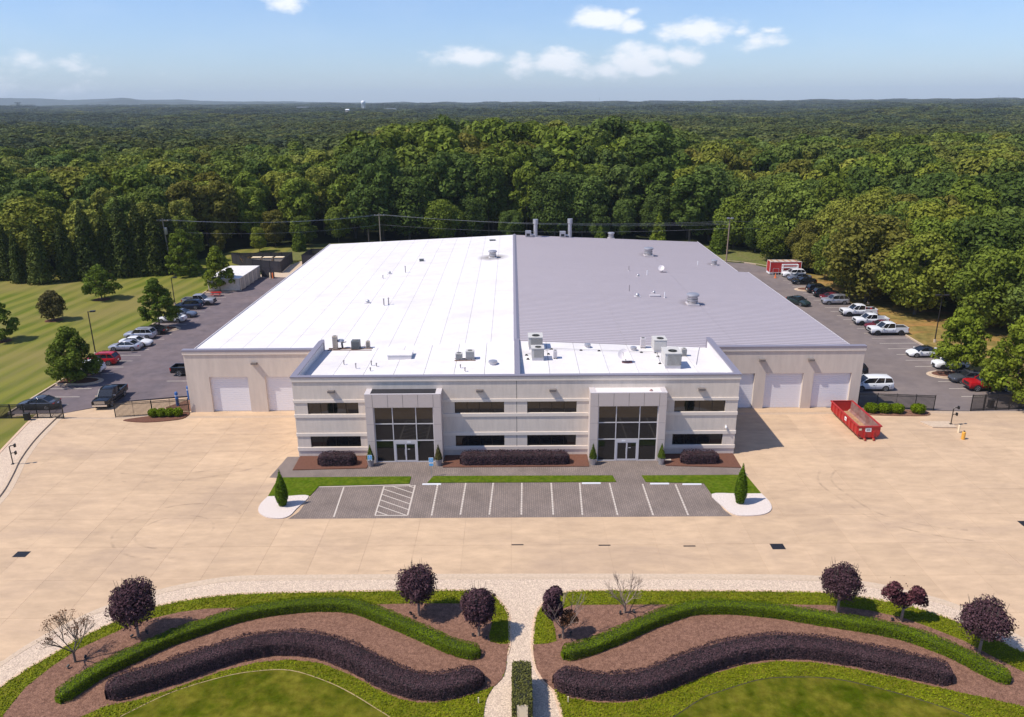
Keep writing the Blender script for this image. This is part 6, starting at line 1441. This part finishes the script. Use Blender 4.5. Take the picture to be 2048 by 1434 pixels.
# ------------------------------------------------------------------ roll-off container
def skip():
    """open top roll-off skip, long axis from G near front end to the back end"""
    L_ = 7.45; ang = math.pi/2
    t = T('roll_off_skip', 'open red roll-off skip with a rusty floor, on the concrete by the roller doors', 'skip', (38.66, 77.25, 0), ang)
    w, h, zb = 1.19, 1.58, .28; b = MB(); th = .06
    sl = .32                                   # lower flank slopes inward
    for s in (-1, 1):
        o = MB(); prof = [(w-.16, zb), (w, zb+sl+.0), (w, h)]
        vs = [(x, s*y, z) for x in (0, L_) for y, z in prof]+[(x, s*(y-th), z) for x in (0, L_) for y, z in prof]
        fs = [(0,1,4,3),(1,2,5,4),(7,6,9,10),(8,7,10,11),(2,8,11,5),(0,3,9,6),(0,6,7,1),(1,7,8,2),(3,4,10,9),(4,5,11,10)]
        o.add(vs, fs, 0); o.m[-8] = 1; o.m[-7] = 1
        if s < 0: pass
        o.build('side_wall', [M_red, M_worn], t)
        for i in range(9):
            x = .25+(L_-.5)*i/8; q = MB(); q.add([(x-.09,s*(w+.001),h-.06),(x+.09,s*(w+.001),h-.06),(x+.09,s*(w+.001),zb+sl+.02),(x-.09,s*(w+.001),zb+sl+.02),(x-.055,s*(w+.11),h-.06),(x+.055,s*(w+.11),h-.06),(x+.055,s*(w+.09),zb+sl),(x-.055,s*(w+.09),zb+sl),(x-.06,s*(w-.14),zb+.02),(x+.06,s*(w-.14),zb+.02)],
              [(0,4,7,3),(4,5,6,7),(5,1,2,6),(0,1,5,4),(7,6,9,8),(3,7,8),(2,9,6)]); q.build('rib', M_red, t)
        MB().bx(-.08, L_+.05, min(s*(w-.05), s*(w+.13)), max(s*(w-.05), s*(w+.13)), h-.05, h+.06).build('top_rail', M_red, t)
        MB().bx(-.45, L_, s*.48-.07, s*.48+.07, .06, zb).build('skid', M_red, t)
        for xx in (-.3, L_-.4): MB().tube((xx, s*.48-.1, .13), (xx, s*.48+.1, .13), .13, 12).build('roller', M_rust, t)
        q = MB(); q.bx(-.16, -.065, s*.48-.08, s*.48+.08, .2, 1.0); q.build('front_post', M_red, t)
    o = MB(); o.bx(.002, L_-.002, -w+.19, w-.19, zb-.02, zb+.05)
    o.build('floor', M_rust, t)
    for x, nm in ((-.06, 'front_wall'), (L_, 'tailgate')):
        o = MB(); o.add([(x,-w+.42,zb),(x,w-.42,zb),(x,w,zb+sl+.1),(x,w,h),(x,-w,h),(x,-w,zb+sl+.1)]+[(x+.06,-w+.42,zb),(x+.06,w-.42,zb),(x+.06,w,zb+sl+.1),(x+.06,w,h),(x+.06,-w,h),(x+.06,-w,zb+sl+.1)], [(0,1,2,3,4,5),(11,10,9,8,7,6)]+[(i,(i+1)%6,6+(i+1)%6,6+i) for i in range(6)]); o.build(nm, M_red, t)
    MB().bx(-.13, .02, -w-.13, w+.13, h-.05, h+.06).build('top_rail', M_red, t); MB().bx(L_, L_+.12, -w-.13, w+.13, h-.05, h+.06).build('top_rail', M_red, t)
    return t, w, h, L_
t, w, h, L_ = skip()
MB().bx(-.075, -.062, -.20, .45, .95, 1.40).build('sign_plate', M_signw, t); MB().bx(-.075, -.062, .85, 1.15, 1.12, 1.34).build('sign_plate', M_cream, t)
q = MB()
for k, (a, c) in enumerate(((-.1,.36),(-.12,.3),(-.05,.38))): q.bx(-.079, -.0755, a, c, 1.05+.1*k, 1.10+.1*k)
q.build('sign_print', M_trim, t)
MB().bx(1.95+.9, 2.45+.9, w+.115, w+.125, .98, 1.42).build('sign_plate', M_signw, t); MB().bx(2.92, 3.28, w+.1255, w+.128, 1.12, 1.2).build('sign_print', M_red, t)

# ------------------------------------------------------------------ containers, enclosures and yard clutter on the left
def container(k, x0, x1, y0, y1, lab):
    h = 2.55; t = T('storage_container', lab, 'container', ((x0+x1)/2, (y0+y1)/2, .005), 0, 'row of cream storage containers'); a, c = (x1-x0)/2, (y1-y0)/2
    b = MB(); b.bx(-a, a, -c, c, .12, h-.03); b.build('body', M_cont, t)
    b = MB(); b.bx(-a-.03, a+.03, -c-.02, c+.02, h-.03, h+.04); 
    for i in range(24): xx = -a+.15+(2*a-.3)*i/23; b.bx(xx-.05, xx+.05, -c+.15, c-.15, h+.04, h+.06)
    b.build('roof', M_conttop, t)
    b = MB()
    for i in range(22): xx = -a+.15+(2*a-.3)*i/21; b.bx(xx-.06, xx+.06, -c-.045, -c-.001, .2, h-.1)
    b.build('corrugation', M_cont, t)
    b = MB()
    for s in (-1, 1):
        b.bx(a+.001, a+.05, min(s*.03, s*(c-.06)), max(s*.03, s*(c-.06)), .2, h-.1)
    b.build('door', M_cont, t); b = MB()
    for yy in (-.6, -.3, .3, .6): b.tube((a+.08, yy*c/1.2, .2), (a+.08, yy*c/1.2, h-.1), .025, 6)
    b.build('locking_bar', M_pot, t)
    for yy in (-c+.08, c-.08): MB().bx(a-.1, a+.06, yy-.08, yy+.08, .0, h+.02).build('corner_post', M_cont, t)
cl = ['cream storage container nearest the island tree, full side showing', 'second cream storage container in the row', 'third cream storage container in the row', 'fourth cream storage container in the row', 'cream storage container at the far end beside the dark gate']
for k in range(5): container(k, -60.6, -54.2, 150.35+2.55*k+.0, 150.35+2.55*k+2.45, cl[k])
def enclosure(lab, pts, h, closed=False):
    t = T('screen_enclosure', lab, 'screen fence', (pts[0][0], pts[0][1], 0), 0, 'black slatted screens behind the car park'); o = pts[0]
    for a, c in zip(pts[:-1], pts[1:]):
        A, B = Vector((a[0]-o[0], a[1]-o[1], 0)), Vector((c[0]-o[0], c[1]-o[1], 0)); L_ = (B-A).length; n = max(2, int(L_/.3)); rz = math.atan2(B.y-A.y, B.x-A.x); w = L_/n
        sm = MB().bx(-w/2+.012, w/2-.012, -.02, .02, .05, h).mesh('slat', M_fencepanel)
        for i in range(n): link('slat', sm, t, tuple(A.lerp(B, (i+.5)/n)), rz)
        for i in range(int(L_/2.4)+1): link('post', MB().bx(-.05,.05,-.05,.05,0,h+.08).mesh('post', M_black), t, tuple(A.lerp(B, min(1, i*2.4/L_))), rz)
        for z in (.3, h-.15): MB().bar(A+Vector((0,0,z)), B+Vector((0,0,z)), .06, .05).build('rail', M_black, t)
enclosure('black slatted enclosure with pale covered bins inside', [(-58.2,170.6),(-51.0,167.6),(-51.6,179.2),(-65.5,178.4),(-58.2,170.6)], 2.5)
enclosure('black slatted enclosure partly hidden by the white roof', [(-40.5,184),(-48.2,183.6),(-48.4,175.6),(-40.5,175.4)], 2.5)
enclosure('open black gate leaf at the end of the container row', [(-54.0,163.4),(-50.9,162.2)], 2.3)
for k, x in enumerate((-59.2, -56.6, -53.9)):
    t = T('covered_bin', ['pale topped bin inside the black enclosure, next to the yellow plant', 'pale topped bin in the middle of three in the black enclosure', 'pale topped bin next to the open side of the black enclosure'][k], 'bin', (x, 176.8, .25), 0, 'pale topped bins in the enclosure')
    MB().bx(-1.0, 1.0, -.8, .8, .1, 1.45).build('body', M_tan, t); MB().bx(-1.05, 1.05, -.85, .85, 1.45, 1.56).build('lid', M_cream, t); MB().bx(-1.06, 1.06, -.87, -.7, 1.561, 1.6).build('lid_edge', M_yellow, t)
t = T('yellow_plant', 'spiky yellow-green plant inside the black enclosure', 'plant', (-61.2, 174.6, 0)); b = MB()
for k in range(14): a = k*2.4; b.tube((0,0,.6), (math.cos(a)*1.1, math.sin(a)*1.1, 2.0+.5*math.sin(k*1.7)), .07, 4, .01)
b.tube((0,0,-.1),(0,0,.8),.1,6); b.build('fronds', M_yellow, t)
for x, l in ((-51.75,'cream post at the mouth of the rear lane'),(-51.2,'orange post at the mouth of the rear lane')):
    tag(MB().lathe([(.14,0),(.14,1.15),(.08,1.25)], n=10).build('bollard', M_orange if 'orange' in l else M_cream, None, 40, (x, 161.9, 0)), l, 'bollard', 'posts at the mouth of the rear lane')
t = T('picnic_table', 'red picnic table beside the silver pickup', 'picnic table', (-57.6, 146.2, .0), .1)
MB().bx(-.95,.95,-.38,.38,.72,.78).build('table_top', M_red, t)
for s in (-1, 1):
    MB().bx(-.95,.95,min(s*.62,s*.9),max(s*.62,s*.9),.42,.47).build('bench', M_red, t)
    for x in (-.65, .65): MB().bar((x, s*.75, 0), (x, s*.2, .72), .06, .06).build('leg', M_red, t)
for x in (-.65, .65): MB().bx(x-.03, x+.03, -.8, .8, .36, .42).build('brace', M_red, t)
# blue bollards, card readers, pad and yellow posts
for x, y, l in ((-41.35,88.5,'blue bollard behind the fence, standing in the mulch'),(-40.75,90.6,'blue bollard behind the fence, closest to the warehouse wall')):
    t = T('bollard', l, 'bollard', (x, y, 0), 0, 'blue bollards behind the fence'); MB().lathe([(.19,0),(.19,1.75),(.14,1.85),(.03,1.9)], n=14).build('post', M_blue, t, 40); MB().lathe([(.20,1.35),(.2,1.43)], n=14).build('band', M_signw, t)
def reader(lab, x, y, z, rz, h=1.9):
    t = T('card_reader_post', lab, 'card reader', (x, y, z), rz, 'card reader posts at the gates'); b = MB(); b.tube((0,0,0),(0,0,h-.1),.055,8); b.tube((0,0,h-.14),(.16,0,h),.055,8); b.tube((.14,0,h),(.5,0,h),.05,8); b.tube((0,0,h*.55),(.12,0,h*.6),.045,8); b.tube((.1,0,h*.6),(.42,0,h*.6),.045,8); b.build('post', M_frame, t, 40)
    for zz, xx in ((h, .5), (h*.6, .42)): q = MB(); q.bx(xx-.02, xx+.12, -.13, .13, zz-.17, zz+.17); q.build('reader', M_black, t)
    MB().bx(-.16,.16,-.16,.16,0,.03).build('base_plate', M_frame, t)
reader('black gooseneck card reader post on the gravel strip by the lawn', -51.75, 72.35, .10, .15, 2.05); reader('black gooseneck card reader post on the raised pad near the yellow posts', 49.75, 81.05, .15, 0, 2.0)
tag(MB().prism([(46.6,81.9),(47.3,80.25),(49.95,80.15),(49.95,81.85)], -.05, .16).build('raised_pad', M_kerb), 'low raised concrete pad under the card reader', 'concrete pad')
t = T('yellow_post', 'cream post standing by the raised pad', 'bollard', (49.5, 79.0, 0), 0, 'posts beside the raised pad'); MB().lathe([(.11,0),(.11,.9),(.05,.95)], n=12).build('post', M_cream, t, 40); MB().lathe([(.07,.94),(.09,1.0),(.03,1.04)], n=10).build('cap', M_dark, t)
t = T('yellow_post', 'stout yellow post with a dark cap, closest to the camera by the raised pad', 'bollard', (49.0, 77.2, 0), 0, 'posts beside the raised pad'); MB().lathe([(.19,0),(.19,.82),(.1,.9)], n=12).build('post', M_yellow, t, 40); MB().lathe([(.08,.88),(.11,.97),(.03,1.02)], n=10).build('cap', M_dark, t)
# trailer, rack and cone at the back on the wooded side
t = T('red_trailer', 'red box trailer with white edges parked at the far end of the lane', 'trailer', (58.2, 163.4, 0), -.03)
MB().bx(-3.3,3.3,-1.2,1.2,.5,2.75).build('body', M_red, t); b = MB()
for x in (-3.32, 3.24): b.bx(x, x+.08, -1.22, -1.12, .45, 2.8); b.bx(x, x+.08, 1.12, 1.22, .45, 2.8)
b.bx(-3.24, 3.24, -1.22, -1.201, .45, .52); b.bx(-3.24,3.24,-1.22,-1.201,2.72,2.8); b.build('edge_trim', M_signw, t)
MB().bx(-3.28,3.28,-1.18,1.18,2.75,2.8).build('roof', M_tan, t); b = MB()
for k in range(5): b.bx(-2.9+1.25*k, -2.5+1.25*k, -1.1, 1.0, 2.801, 2.84)
b.build('roof_timber', M_rust, t); MB().bx(-3.3,-2.4,-1.1,1.1,.1,.5).build('skirt', M_signw, t)
for x in (-.4, .5):
    for s in (-1, 1): MB().tube((x, s*1.0, .36), (x, s*1.22, .36), .36, 14).build('wheel', M_tyre, t)
t = T('white_rack', 'white metal lumber rack standing in front of the red trailer', 'rack', (58.9, 161.6, 0)); b = MB()
for x in (-1.6, 1.6):
    for y in (-.35, .35): b.bx(x-.06, x+.06, y-.06, y+.06, 0, 2.35)
    for z in (.5, 1.1, 1.7, 2.29): b.bx(x-.05, x+.05, -.29, .29, z-.05, z+.05)
b.build('upright', M_signw, t)
for y in (-.35, .35):
    for z in (.9, 1.7, 2.3): MB().bx(-1.54, 1.54, y-.055, y+.055, z-.06, z+.06).build('rail', M_signw, t)
t = T('hand_cart', 'thin metal frame leaning on the side of the red trailer', 'cart', (55.9, 161.4, 0)); b = MB()
for x in (-.6, .6): b.tube((x,0,0),(x,.1,1.5),.035,6)
b.tube((-.6,.1,1.5),(.6,.1,1.5),.035,6); b.tube((-.6,.03,.5),(.6,.03,.5),.03,6); b.build('frame', M_steel, t)
t = T('traffic_cone', 'orange cone standing in front of the red trailer', 'cone', (55.1, 159.1, 0)); MB().lathe([(.3,0),(.3,.05),(.2,.06),(.05,1.0),(.02,1.02)], n=12).build('cone', M_orange, t, 40)
# accessible bay signs and wheel stops
def wheelchair(parent, z, y):
    b = MB(); b.lathe([(.035,0),(.035,.012)], (0,0,0), 10); vs = b.v; b.v = [(x, y-q, z+.13+yy) for x, yy, q in vs]
    b.bar((-.01, y-.008, z+.09), (-.01, y-.008, z-.02), .03, .012); b.bar((-.01, y-.008, z-.02), (.07, y-.008, z-.02), .03, .012); b.bar((.07, y-.008, z-.02), (.10, y-.008, z-.10), .03, .012)
    for k in range(10):
        a0, a1 = math.pi*(.75+1.15*k/10), math.pi*(.75+1.15*(k+1)/10); b.bar((-.0+.10*math.cos(a0), y-.008, z-.06+.10*math.sin(a0)), (.10*math.cos(a1), y-.008, z-.06+.10*math.sin(a1)), .022, .012)
    return b.build('wheelchair_symbol', M_signw, parent)
for (u, v, hh, l) in ((741,934.5,1.35,'white and blue accessible parking sign in front of a potted conifer'),(863.5,953,2.05,'white and blue accessible parking sign on a thin post in the turf')):
    x, y = G(u, v); t = T('parking_sign', l, 'sign', (x, y, .01), 0, 'accessible parking signs'); MB().bx(-.025,.025,-.02,.02,0,hh-.05).build('post', M_steel, t)
    MB().bx(-.23,.23,-.035,-.021,hh-.62,hh+.02).build('sign_board', M_signw, t); MB().bx(-.2,.2,-.038,-.0352,hh-.48,hh-.02).build('blue_field', M_signb, t); wheelchair(t, hh-.26, -.033)
    if hh > 2: MB().bx(-.2,.2,-.035,-.021,hh-.88,hh-.64).build('lower_board', M_signb, t)
for (x, y, l) in ((-8.0,67.52,'white wheel stop beside the hatched aisle'),(7.5,67.5,'white wheel stop at the turf between the two walkways'),(14.1,67.32,'white wheel stop next to the walkway on the side of the red skip'),(17.2,67.17,'white wheel stop in the last bay before the white gravel')):
    t = T('wheel_stop', l, 'wheel stop', (x, y-.12, .006), 0, 'white wheel stops in the visitor bays'); MB().add([(-.92,-.08,0),(.92,-.08,0),(.92,.08,0),(-.92,.08,0),(-.9,-.045,.10),(.9,-.045,.10),(.9,.045,.10),(-.9,.045,.10)], [(4,5,6,7),(0,1,5,4),(1,2,6,5),(2,3,7,6),(3,0,4,7)]).build('block', M_signw, t)
# irrigation cap in the mulch bed beside the short hedge
tag(MB().bx(-.3,.3,-.15,.15,0,.06).build('valve_cover', M_tan, None, loc=(15.9, 72.3, .09)), 'small tan valve cover lying in the mulch by the portal', 'valve cover')

# ------------------------------------------------------------------ far landmarks and hills
def hills(name, prof, D, base, m):
    V = []; F = []; n = 0
    pts = []
    P_ = np.array(prof, float); us = np.arange(P_[0,0], P_[-1,0], 6); vs_ = np.interp(us, P_[:,0], P_[:,1]); rg_ = np.random.default_rng(int(D)); vs_ = vs_+np.convolve(rg_.normal(size=len(us)), np.ones(5)/5, 'same')*.7
    for u, v in zip(us, vs_):
        q = PY(u, v, D); pts.append(q)
    for x, y, z in pts: V += [(x, y-1500, -5), (x, y-450, max(z, 0)*.55), (x, y, max(z, 1)), (x, y+900, -5)]
    for i in range(len(pts)-1):
        for j in range(3): a = i*4+j; F.append((a, a+4, a+5, a+1))
    me = bpy.data.meshes.new(name); me.from_pydata(V, [], F); me.materials.append(m); me.update(); tag(link(name, me), kind='structure')
M_hill = mat('hill_forest', (.034,.048,.042), .95, var=.2, scale=.004)
hills('hills', [(-500,199),(-300,204),(-120,197),(0,196),(75,197),(140,200),(200,198),(247,195),(280,200),(360,199),(400,202),(500,203),(555,202),(640,204),(760,206),(900,207.5),(985,209.5),(1024,211)], 7400, 0, M_hill)
hills('hills', [(120,212),(180,206),(247,198.5),(300,203),(380,205),(450,205),(520,203),(600,206),(660,204),(700,206.5),(740,207),(805,203),(850,207),(915,206),(985,209.5),(1075,207),(1110,210),(1200,211)], 6000, 0, M_hill)
q = PY(726, 201, 2600); t = T('water_tower', 'white water tower on the horizon above the far woods', 'water tower', (q[0], 2600, 0)); H_ = q[2]
MB().lathe([(1.5,H_-16),(6.4,H_-10),(7,H_-6),(6.2,H_-2),(3,H_-.3),(.4,H_)], n=20).build('tank', M_signw, t, 60); b = MB()
for k in range(6): a = k*math.pi/3; b.tube((math.cos(a)*6.2, math.sin(a)*6.2, 0), (math.cos(a)*5.6, math.sin(a)*5.6, H_-9), .45, 6)
b.tube((0,0,0),(0,0,H_-15),1.0,8); b.build('legs', M_signw, t)
q = PY(35, 205, 1900); t = T('lattice_tower', 'small lattice tower on the far horizon', 'tower', (q[0], 1900, 0)); b = MB(); H_ = q[2]; w_ = 4.0
for sx in (-1, 1):
    for sy in (-1, 1): b.tube((sx*w_, sy*w_, 0), (sx*w_*.6, sy*w_*.6, H_), .3, 4)
for k in range(6):
    z0, z1 = H_*k/6, H_*(k+1)/6; f0, f1 = w_*(1-.4*k/6), w_*(1-.4*(k+1)/6)
    for sy in (-1, 1): b.tube((-f0, sy*f0, z0), (f1, sy*f1, z1), .22, 4); b.tube((f0, sy*f0, z0), (-f1, sy*f1, z1), .22, 4)
b.bx(-5, 5, -5, 5, H_-1.2, H_); b.build('lattice', M_hvacg, t)
for u, vt, d, l in ((1998,190,3800,'thin radio mast on the horizon above the wooded side'),(1199,195,5200,'faint radio mast on the far horizon near the middle')):
    q = PY(u, vt, d); t = T('radio_mast', l, 'mast', (q[0], d, 0), 0, 'radio masts on the horizon'); MB().tube((0,0,0),(0,0,q[2]),.9 if u > 1500 else .7,6,.5).build('mast', M_hvacg, t)
for u, v, d, w_, h_, l in ((780,216.5,2300,34,6,'long pale building far off in the woods near the water tower'),(605,213.5,3000,44,7,'pale grey building far off in the woods'),(1648,211,2600,12,10,'small white building on the wooded horizon'),(695,218,1900,8,6,'small white block far off in the woods'),(1885,206,3400,30,8,'low white building on the horizon above the wooded side')):
    q = PY(u, v, d); t = T('distant_building', l, 'building', (q[0], d, q[2]-h_), 0, 'buildings far off in the woods'); MB().bx(-w_/2, w_/2, -8, 8, -25, h_-2).build('wall', M_tan, t); MB().add([(-w_/2-.5,-8.5,h_-2),(w_/2+.5,-8.5,h_-2),(w_/2+.5,8.5,h_-2),(-w_/2-.5,8.5,h_-2),(-w_/2,0,h_),(w_/2,0,h_)], [(0,1,5,4),(2,3,4,5),(1,2,5),(3,0,4),(3,2,1,0)])  .build('roof', M_hvacg if w_ > 15 else M_signw, t)

# ------------------------------------------------------------------ haze
hm = bpy.data.materials.new('haze'); hm.use_nodes = True; nt = hm.node_tree; nt.nodes.clear(); out = nt.nodes.new('ShaderNodeOutputMaterial'); pv = nt.nodes.new('ShaderNodeVolumePrincipled')
pv.inputs['Color'].default_value = (.76, .89, 1, 1); pv.inputs['Density'].default_value = HAZE; pv.inputs['Anisotropy'].default_value = 0
nt.links.new(pv.outputs[0], out.inputs['Volume'])
b = MB(); b.bx(-20000, 20000, -20000, 20000, -30, 340); o = b.build('haze', hm); tag(o, kind='stuff'); o.visible_shadow = True
